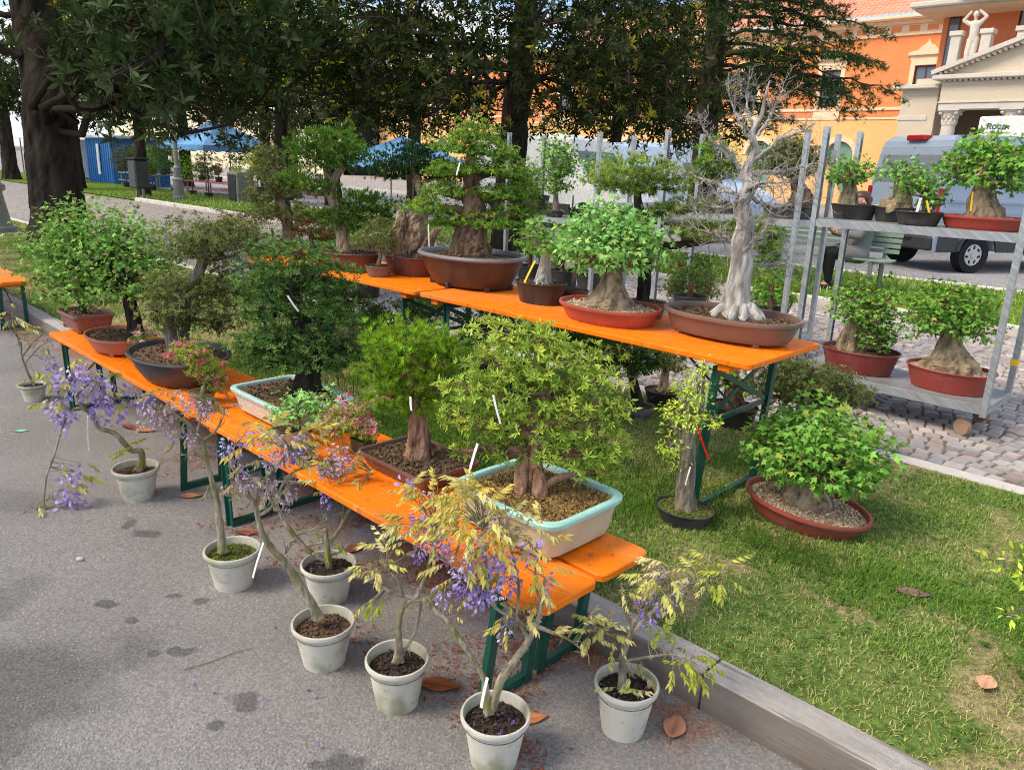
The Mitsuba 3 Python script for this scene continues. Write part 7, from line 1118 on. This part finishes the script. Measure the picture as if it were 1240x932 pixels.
# ------------------------------------------------------------------ vans and truck
def van(label, at, az, paint, L=5.9, Hh=2.52, windows=True):
    """x forward, y left; the origin on the ground below the rear axle's middle"""
    k = thing('van', label, 'van'); f = np.array([math.sin(az), math.cos(az)]); rz = math.atan2(f[1], f[0]); M = lambda m: moved(m, rz=rz, at=(*at, 0))
    prof = [(-1.0, .42), (-1.02, .62), (-.99, 1.25), (-.90, 2.2), (-.84, Hh - .10), (-.72, Hh - .01), (.5, Hh + .03), (2.6, Hh + .01), (3.05, Hh - .12), (3.72, 1.42), (4.55, 1.08), (4.78, .85), (4.82, .42)]
    half = 1.02; secs = []
    for y, o in ((-half, .0), (half, .0)): secs.append(y)
    pl = Polygon(prof); m = m3.CrossSection([[tuple(q) for q in prof[::-1]]]).extrude(2 * half).rotate((90, 0, 0)).translate((0, half, 0))
    # tumblehome and rounded edges: intersect with a rounded box section seen from behind
    cs = m3.CrossSection([[(-half, .3), (half, .3), (half, 1.15), (half - .05, 1.5), (half - .13, Hh - .12), (half - .24, Hh + .06), (-half + .24, Hh + .06), (-half + .13, Hh - .12), (-half + .05, 1.5), (-half, 1.15)]]).offset(-.05, m3.JoinType.Round, 2, 16).offset(.05, m3.JoinType.Round, 2, 16)
    m = m ^ cs.extrude(8).rotate((90, 0, 90)).translate((-2, 0, 0))
    for x in (0.0, 3.75): m = m - m3.Manifold.cylinder(2.4, .43, .43, 40).rotate((90, 0, 0)).translate((x, 1.2, .37))
    part(k, 'body', M(mani(m)), paint)
    for s in (-1, 1):
        y = s * 1.0
        part(k, 'lower_trim', M(rbox(.46, 3.30, min(y, y + s * .035), max(y, y + s * .035), .40, .72, r=.01)), 'van_black'); part(k, 'lower_trim', M(rbox(-.95, -.45, min(y, y + s * .035), max(y, y + s * .035), .40, .72, r=.01)), 'van_black')
        part(k, 'side_rail', M(rbox(-.85, 2.2, min(y * 1.01, y * 1.01 + s * .02), max(y * 1.01, y * 1.01 + s * .02), 1.30, 1.36, r=.005)), paint)
        part(k, 'arch_trim', M((lambda mm: mani(mm))((m3.Manifold.cylinder(.06, .50, .50, 40) - m3.Manifold.cylinder(.2, .435, .435, 40).translate((0, 0, -.05))).rotate((90, 0, 0)).translate((0, s * 1.03 + .03, .37)).trim_by_plane((0, 0, 1), .42))), 'van_black')
        for x in (0.0, 3.75):
            w = part(k, 'wheel', M(mani((m3.Manifold.cylinder(.21, .345, .345, 40) - m3.Manifold.cylinder(.05, .23, .21, 32).translate((0, 0, .17 if s < 0 else -.01))).rotate((90, 0, 0)).translate((x, s * .88 + .105, .347)))), 'rubber')
            yo = s * .945; hb = [moved(mani(m3.Manifold.cylinder(.02, .215, .205, 32).rotate((90 if s < 0 else -90, 0, 0))), at=(x, yo, .347)), moved(mani(m3.Manifold.cylinder(.05, .07, .055, 20).rotate((90 if s < 0 else -90, 0, 0))), at=(x, yo, .347))]
            part(w, 'rim', M(cat(hb)), 'hub')
            for i in range(7): a = i * 6.283 / 7; part(w, 'rim_slot', M(moved(rbox(-.022, .022, -.006, .006, -.035, .035, r=.004), M=trimesh.transformations.rotation_matrix(-a, [0, 1, 0]), at=(x + .145 * math.sin(a) * 1.0, yo + s * .018, .347 + .145 * math.cos(a)))), 'rubber')
        part(k, 'rear_light', M(rbox(-1.02, -.93, min(s * .90, s * .985), max(s * .90, s * .985), .95, 1.55, r=.015)), 'light_red')
        part(k, 'side_window', M(rbox(2.45, 3.25, min(s * .93, s * .965), max(s * .93, s * .965), 1.45, 1.95, r=.03)), 'tinted')
    part(k, 'bumper', M(rbox(-1.12, -.93, -.98, .98, .42, .68, r=.04)), 'van_black')
    part(k, 'step', M(rbox(-1.16, -.95, -.55, .55, .60, .645, r=.01)), 'rubber')
    sl = math.atan2(.09, .95); R = trimesh.transformations.rotation_matrix(sl, [0, 1, 0])
    for s in (-1, 1):
        d = part(k, 'rear_door', M(moved(rbox(-.012, .012, min(.012 * s, .84 * s), max(.012 * s, .84 * s), -.66, .96, r=.008), M=R, at=(-.975, 0, 1.36))), paint)
        if windows: part(d, 'window', M(moved(rbox(-.010, .010, min(.05 * s, .78 * s), max(.05 * s, .78 * s), .28, .80, r=.006), M=R, at=(-.990, 0, 1.36))), 'window_grey')
        part(d, 'hinge', M(moved(rbox(-.02, .02, min(.82 * s, .88 * s), max(.82 * s, .88 * s), -.2, -.1, r=.004), M=R, at=(-.985, 0, 1.36))), 'van_black')
    part(k, 'brake_light', M(rbox(-.93, -.74, -.24, .24, Hh - .10, Hh + .0, r=.02)), 'light_red')
    part(k, 'handle', M(moved(rbox(-.02, .015, -.12, -.04, -.18, -.12, r=.005), M=R, at=(-.985, 0, 1.36))), 'van_black')
    part(k, 'number_plate', M(moved(rbox(-.012, .0, .20, .72, -.30, -.19, r=.003), M=R, at=(-.985, 0, 1.36))), 'paint_white')
    part(k, 'windscreen', M((lambda q: q)(bar((3.12, 0, Hh - .26), (3.66, 0, 1.52), 1.6, .03, up=(1, 0, .6)))), 'tinted')
    return k
az = math.radians(74); f_ = np.array([math.sin(az), math.cos(az)]); rt = np.array([f_[1], -f_[0]])
van('pale blue-grey panel van parked on the road behind the right trolley', np.array([8.74, 14.93]) - rt * .985, az, 'van_grey')
van('white panel van parked on the road behind the rear trolley', S(17.0, 17.2)[:2], math.radians(134), 'van_white')
van('light blue panel van parked on the road behind the pine', S(16.0, 22.2)[:2], math.radians(134), 'van_blue')
k = thing('box_truck', 'white box truck parked beyond the grey van at the right edge', 'truck')
part(k, 'box', ubox(1.4, 7.0, 26.6, 28.9, 1.05, 3.58, r=.05), 'paint_white')
part(k, 'cab', ubox(-.6, 1.3, 26.7, 28.8, .6, 2.9, r=.2), 'paint_white'); part(k, 'chassis', ubox(-.4, 6.9, 26.9, 28.6, .55, 1.02), 'van_black')
for u in (.4, 5.3): part(k, 'wheel', moved(mani(m3.Manifold.cylinder(.3, .48, .48, 32).rotate((90, 0, 0))), rz=YU, at=S(u, 26.8, .5)), 'rubber')
tm = meshkit.text_mesh('Roca', .16, .004, bold=True); v = np.array(tm.vertices)
part(k, 'lettering', (S(6.78, 26.59, 3.22) + v[:, :1] * -np.r_[DU, 0] + v[:, 1:2] * [0, 0, 1.0] + v[:, 2:] * -np.r_[DV, 0], np.array(tm.faces), None), 'letter_blue')

# ------------------------------------------------------------------ stalls, lamps and small street things on the left
def lamp(label, at, h, s=1.0):
    k = thing('street_lamp', label, 'street lamp', None); P = np.array(at, float)
    part(k, 'base', moved(lathe([(0, 0), (.0, .12), (-.04, .16), (-.05, .62), (-.02, .68), (-.09, .74), (-.09, 1.0), (-.07, 1.05), (-.13, 1.12)], .26 * s, None, 2, 24), at=P), 'iron', True)
    part(k, 'pole', tube([P + [0, 0, 1.0], P + [0, 0, h]], [.09 * s, .055 * s], 16, 8), 'iron', True)
    part(k, 'arm', tube([P + [0, 0, h - .2], P + [.3, 0, h + .15], P + [.7, 0, h + .1]], [.03, .03, .03], 10, 12), 'iron', True); part(k, 'lantern', moved(lathe([(-.05, 0), (0, .25), (-.12, .45), (-.18, .5)], .22, None, 2, 16), at=P + [.7, 0, h - .4]), 'glass_white')
k = thing('street_lamp', 'iron lamp post with a fluted base at the left edge, by the lawn', 'street lamp'); P = S(16.75, 3.55, LAWN)
part(k, 'base', moved(lathe([(.04, 0), (.04, .10), (-.02, .13), (-.04, .20), (-.12, .72), (-.06, .76), (-.06, .84), (-.12, .88), (-.13, 1.2), (-.19, 1.3)], .34, None, 2, 12), at=P), 'iron'); part(k, 'pole', tube([P + [0, 0, 1.2], P + [0, 0, 5.5]], [.11, .07], 16, 8), 'iron', True); part(k, 'plinth', moved(rbox(-.42, .42, -.42, .42, -.14, .01, r=.02), rz=YU, at=P), 'concrete')
part(k, 'lantern', moved(lathe([(-.05, 0), (0, .3), (-.15, .55), (-.22, .62)], .26, None, 2, 16), at=P + [0, 0, 5.5]), 'glass_white')
lamp('grey lamp post on the far verge in front of the stalls', S(26.1, 10.9, LAWN), 5.2, .8)
k = thing('litter_bin', 'dark two-legged litter bin on the far verge left of the lamp post', 'litter bin'); P = S(26.3, 9.75, LAWN)
part(k, 'bin', moved(rbox(-.30, .30, -.22, .22, .38, 1.25, r=.04), rz=YU, at=P), 'van_black'); part(k, 'lid', moved(rbox(-.33, .33, -.25, .25, 1.255, 1.33, r=.03), rz=YU, at=P), 'black')
for s in (-1, 1): part(k, 'leg', moved(boxm(s * .25 - .025, s * .25 + .025, -.03, .03, -.05, .38), rz=YU, at=P), 'iron')
def canopy(label, name, c, w, d, zv, zt, mt_, legs=True, val=.28):
    k = thing(name, label, 'awning'); u, v = c
    A = [S(u - w, v - d, zv), S(u + w, v - d, zv), S(u + w, v + d, zv), S(u - w, v + d, zv)]; ap = S(u, v, zt)
    V, F = [], []
    for i in range(4):
        a, b = A[i], A[(i + 1) % 4]; g = 8; o = len(V)
        for x in range(g + 1):
            for y in range(g + 1):
                s, t = x / g, y / g; q = (a * (1 - s) + b * s) * (1 - t) + ap * t; V.append(q - [0, 0, .10 * math.sin(math.pi * t) * (.4 + .6 * math.sin(math.pi * s))])
        for x in range(g):
            for y in range(g): e = o + x * (g + 1) + y; F += [(e, e + g + 1, e + g + 2), (e, e + g + 2, e + 1)]
    part(k, 'roof', (np.array(V), np.array(F), None), mt_)
    V, F = [], []
    for i in range(4):
        a, b = A[i], A[(i + 1) % 4]; g = 24; o = len(V)
        for x in range(g + 1): q = a * (1 - x / g) + b * x / g; V += [q, q - [0, 0, val * (.85 + .15 * math.cos(x * 1.6))]]
        for x in range(g): e = o + 2 * x; F += [(e, e + 2, e + 3), (e, e + 3, e + 1)]
    part(k, 'valance', (np.array(V), np.array(F), None), mt_)
    for a in A: part(k, 'leg', bar([a[0], a[1], LAWN - .05], a, .045, .045), 'iron')
    return k
canopy('blue market awning over the plant stalls at the left', 'market_awning', (36.0, 17.0), 2.5, 1.8, 2.0, 3.2, 'tent_sky')
canopy('blue pointed tent behind the dark flat-topped conifer', 'market_tent', (21.0, 16.2), 1.5, 1.6, 1.7, 2.45, 'tent_sky')
k = thing('market_booth', 'blue fabric booth with white trim at the left, behind the trunks', 'booth'); u, v = 41.0, 14.6
part(k, 'side', ubox(39.2, 42.6, 13.4, 13.45, .0, 2.15), 'tent_blue'); part(k, 'side', ubox(42.55, 42.6, 13.455, 16, .0, 2.15), 'tent_blue'); part(k, 'side', ubox(39.2, 39.25, 13.455, 16, 0, 2.15), 'tent_blue')
for i in range(12): part(k, 'fold', tube([S(39.3 + i * .28, 13.38, .02), S(39.3 + i * .28, 13.39, 2.1)], [.05, .03], 8), 'tent_blue', True)
part(k, 'roof', cat([ubox(39.0, 42.8, 13.2, 16.2, 2.16, 2.3, r=.03)]), 'awning_white'); part(k, 'sign_panel', ubox(40.6, 40.9, 13.30, 13.34, .5, 1.9), 'awning_white')
k = thing('white_tent', 'white market tent at the left edge beyond the trees', 'tent'); part(k, 'roof', uvm((lambda m: (np.c_[m[0][:, 0], 13.2 + m[0][:, 2], m[0][:, 1]], m[1], None))(extrude(Polygon([(46, 2.1), (57, 2.1), (56.5, 2.5), (51.5, 3.3), (46.5, 2.5)]), 3.2))), 'awning_white'); part(k, 'wall', ubox(46.2, 56.8, 16.0, 16.1, 0, 2.1), 'awning_white')
part(k, 'banner', ubox(47.5, 52, 13.3, 13.34, .3, 1.9), 'tent_sky')
for i in range(4): part(k, 'leg', ubox(46.2 + i * 3.5, 46.26 + i * 3.5, 13.22, 13.28, -.05, 2.1), 'iron')
rs = np.random.default_rng(31)
def small_pot_plant(u, v, z, h, sp, label, cat_='plant', fl=None, col=(.03, .03, .032)):
    plant({'k': 'stall_plant', 'l': label, 'cat': cat_, 'g': None, 'p': tuple(S(u, v, z)), 'yaw': 0, 'pot': ('tub', .16, .16, 2, .2, 0, col, 'satin', 'dark', {'grain': 20}), 'tr': [[(*S(u, v, z + .1), .03), (*S(u, v, z + .3), .025), (*S(u, v, z + h * .8), .012)]],
           'pads': [(*S(u, v, z + h * .75), .34 * h, .34 * h, .3 * h), (*S(u + .2 * h, v, z + h * .5), .2 * h, .2 * h, .14 * h)], 'leaf': sp, 'ls': .09 if h > .9 else .05, 'den': 1.1, 'bark': 'brown', **({'fl': fl} if fl else {})})
def stall(label, u0, u1, v0, v1, z, m='crate'):
    k = thing('stall_table', label, 'stall table'); part(k, 'top', ubox(u0, u1, v0, v1, z - .04, z), m)
    for u in (u0 + .1, u1 - .1):
        for v in (v0 + .1, v1 - .1): part(k, 'leg', ubar((u, v, -.05), (u, v, z - .041), .05, .05), 'iron')
    part(k, 'front_rail', ubar((u0, v0 - .01, z * .5), (u1, v0 - .01, z * .5), .03, .04), m)
stall('low pink stall table with trays of flowers under the blue awning', 29.2, 33.4, 14.2, 15.4, .55)
stall('grey stall table of bonsai beside the blue booth', 34.4, 38.6, 13.4, 14.4, .7, 'iron')
pl = [('lime', 'round yellow tree under the blue awning', 31.6, 16.6, .15, 1.7), ('box', 'green plant at the left end of the pink stall', 33.0, 14.8, .56, .8), ('azalea', 'pink-flowered plant in the middle of the pink stall', 31.2, 14.7, .56, .6), ('azalea_bright', 'bright low plant at the right end of the pink stall', 29.8, 14.8, .56, .6),
      ('dark_shrub', 'dark bonsai at the left of the grey stall', 38.2, 13.9, .7, 1.1), ('azalea_olive', 'olive bonsai in the middle of the grey stall', 36.9, 13.9, .7, 1.3), ('maple', 'green bonsai on the grey stall, second from its right end', 35.8, 13.9, .7, 1.2), ('azalea_olive', 'tall olive shrub at the right end of the grey stall', 34.7, 13.9, .7, 1.4), ('azalea_olive', 'olive shrub on the pavement just left of the lamp post', 27.6, 12.6, .1, 1.5), ('box', 'green shrub on the pavement between the litter bin and the lamp post', 29.4, 12.8, .1, 1.5), ('dark_shrub', 'dark shrub on the pavement behind the litter bin', 31.2, 12.9, .1, 1.7), ('azalea', 'light shrub on the pavement left of the litter bin', 33.4, 12.9, .1, 1.4),
      ('azalea_brown', 'brownish shrub on the pavement by the end of the blue booth', 36.0, 12.8, .1, 1.6), ('box', 'low bright shrub at the far right of the pavement stalls', 24.2, 13.6, .1, 1.0), ('azalea_bright', 'light green shrub under the right side of the blue awning', 33.2, 17.6, .1, 1.9), ('maple', 'green shrub under the left side of the blue awning', 36.8, 18.4, .1, 2.0),
      ('maple', 'leafy shrub standing on the pavement right of the lamp post', 26.5, 15.2, .1, 1.6)]
for q in pl: small_pot_plant(q[2], q[3], q[4], q[5], q[0], q[1], fl=(40, .08, [(.75, .25, .3), (.6, .1, .12)]) if 'pink-fl' in q[1] else None)
rp_ = [('maple', 'green bonsai low on the rear trolley, left end', 6.1, 6.55, .35, .55), ('azalea_olive', 'olive bonsai low on the rear trolley, middle', 5.65, 6.6, .35, .5), ('box', 'bright bonsai low on the rear trolley, right end', 5.2, 6.55, .35, .5), ('azalea', 'round azalea high on the rear trolley, left end', 6.1, 6.6, 1.14, .5),
       ('dark_shrub', 'dark bonsai low on the middle trolley, left end', 3.8, 6.3, .35, .55), ('maple', 'green bonsai low on the middle trolley, right end', 3.0, 6.3, .35, .5), ('azalea_olive', 'olive shrub on the cobbles behind the tiered azalea', 6.6, 5.4, .12, .8), ('maple', 'leafy shrub on the cobbles behind the dark flat-topped conifer', 7.4, 5.2, .12, .9), ('dark_shrub', 'dark shrub on the cobbles behind the juniper', 8.2, 5.3, .12, .9), ('box', 'light green shrub on the cobbles past the far end of the tables', 9.2, 5.0, .12, .8)]
for q in rp_: small_pot_plant(q[2], q[3], q[4], q[5], q[0], q[1])
person('person with dark hair in blue jeans and a grey jacket under the blue awning', S(30.4, 16.4, -.05), math.atan2(-DV[1], -DV[0]) + .5, 'stand', 'cloth_grey', 'jeans')
k = thing('loudspeaker_case', 'black and grey equipment case on the pavement right of the lamp post', 'case'); part(k, 'case', ubox(24.6, 25.3, 12.2, 12.8, LAWN - .05, 1.1, r=.03), 'iron'); part(k, 'front', ubox(24.68, 25.22, 12.18, 12.199, .18, 1.02), 'black')

# ------------------------------------------------------------------ fallen leaves and litter
def fallen(label, at, rz, L, c, z=0.0, curl=.25, w=.24, name='fallen_leaf', cat_='leaf'):
    n, m = 11, 7; V = []; r = np.random.default_rng(zlib.crc32(label.encode()))
    for i in range(n):
        t = i / (n - 1); hw = w * math.sin(math.pi * min(1, t * .94 + .03))**.75 * (1 - .25 * t)
        for j in range(m): s = (j - (m - 1) / 2) / ((m - 1) / 2); V.append((t - .5, hw * s, curl * (.9 * (hw * s)**2 / w + .55 * (t - .5)**2) + .02 * math.sin(7 * t + 5 * s)))
    V = np.array(V) * L; V[:, 2] -= V[:, 2].min() - .002; F = []
    for i in range(n - 1):
        for j in range(m - 1): e = i * m + j; F += [(e, e + m, e + m + 1), (e, e + m + 1, e + 1)]
    th = np.array(V); th[:, 2] += .0012; o = len(V); V2 = np.vstack([V, th]); F2 = np.vstack([F, np.array(F)[:, ::-1] + o])
    st = tube(np.array([[-.5, 0, .06], [-.62, .02, .04], [-.74, .0, .02]]) * L, [.012 * L, .01 * L, .009 * L], 6)
    t = meshkit.fbm(V2 * 34 + 3, 3)[:, None]; vein = np.exp(-(V2[:, 1:2] / (L * .02))**2); cc = np.array(c) * (.55 + .9 * t) * (1 - .35 * vein)
    g = [(V2, F2, cc), (st[0], st[1], np.array(c) * .5)]
    k = thing(name, label, cat_); scene[k] = shape(moved(cat(g), rz=rz, at=(*at, z)), 'm_satin', True)
BR = (.42, .17, .07); RB = (.27, .075, .04)
fallen('pale brown fallen leaf on the asphalt between the white pot and the bench legs', (-1.58, 3.52), .2, .115, (.50, .22, .10))
fallen('rust brown fallen leaf on the asphalt under the bench end, right of a white pot', (-.20, 2.15), -.1, .15, (.30, .09, .03))
fallen('brown fallen leaf beside the white pot nearest the camera', (.10, 2.01), .3, .11, BR)
fallen('broad pinkish-brown fallen leaf on the asphalt at the foot of the kerb', (.545, 2.0), 1.2, .11, (.44, .19, .10), w=.36)
fallen('purple fallen leaf on the lawn at the right', (1.57, 2.63), -.25, .13, (.24, .09, .13), LAWN + .012)
fallen('peach-coloured fallen leaf on the lawn near the right edge', (1.54, 2.10), .9, .085, (.60, .32, .18), LAWN + .012, w=.40)
fallen('orange-brown fallen leaf on the asphalt behind the cascading wisteria', (-2.23, 4.43), .1, .14, (.48, .19, .09))
fallen('dark red fallen leaf on the asphalt, just left of the orange-brown one', (-2.36, 4.48), 2.6, .14, (.20, .06, .05))
fallen('reddish fallen leaf on the asphalt by the bench leg behind the mossy-stemmed wisteria', (-1.17, 3.16), .0, .12, (.24, .09, .06))
fallen('brown fallen leaf under the bench behind the forked wisteria', (-.66, 3.05), .8, .13, RB)
fallen('curled brown leaf leaning on the bench foot at the near end', (.08, 2.36), 1.3, .13, (.25, .11, .07), curl=.6)
fallen('green scrap of plastic on the asphalt at the left', (-2.94, 4.34), .4, .085, (.20, .62, .48), curl=.1, w=.16, name='plastic_scrap', cat_='litter')
single('pebble', moved((lambda m: (m[0] * [1, .7, .6], m[1], np.array([.42, .41, .38])))((lambda q: (np.array(q.vertices) * (1 + .2 * (meshkit.fbm(np.array(q.vertices) * 2, 2) - .5))[:, None] * .016, np.array(q.faces)))(trimesh.creation.icosphere(3))), at=(-1.77, 2.86, .007)), 'rough', 'pale grey pebble on the asphalt below the hanging lilac flowers', 'pebble')
tw = np.array([[-1.05, 2.18, .004], [-.98, 2.22, .006], [-.93, 2.27, .004], [-.86, 2.31, .007]]); single('twig', (lambda t: (t[0], t[1], np.array([.12, .09, .06])))(tube(tw, [.0013, .0015, .0012, .0008], 6, 16)), 'rough', 'thin twig lying on the open asphalt', 'twig', smooth=True)
r = np.random.default_rng(77); n = 14; a = r.random((n, 2)); q = np.c_[-1.1 + 1.5 * a[:, 0], 1.75 + .9 * a[:, 1], np.full(n, .006)]
key = numbered('fallen_petals'); scene[key] = shape(scatter(BLOSSOM, q, r.normal(size=(n, 3)) * [1, 1, .2], r.normal(size=(n, 3)), .014, np.array([[.36, .28, .62]]) * r.uniform(.6, 1.2, (n, 1))), 'm_petal'); labels[key] = {'label': 'lilac petals fallen on the asphalt around the white pots', 'category': 'petals', 'kind': 'stuff'}
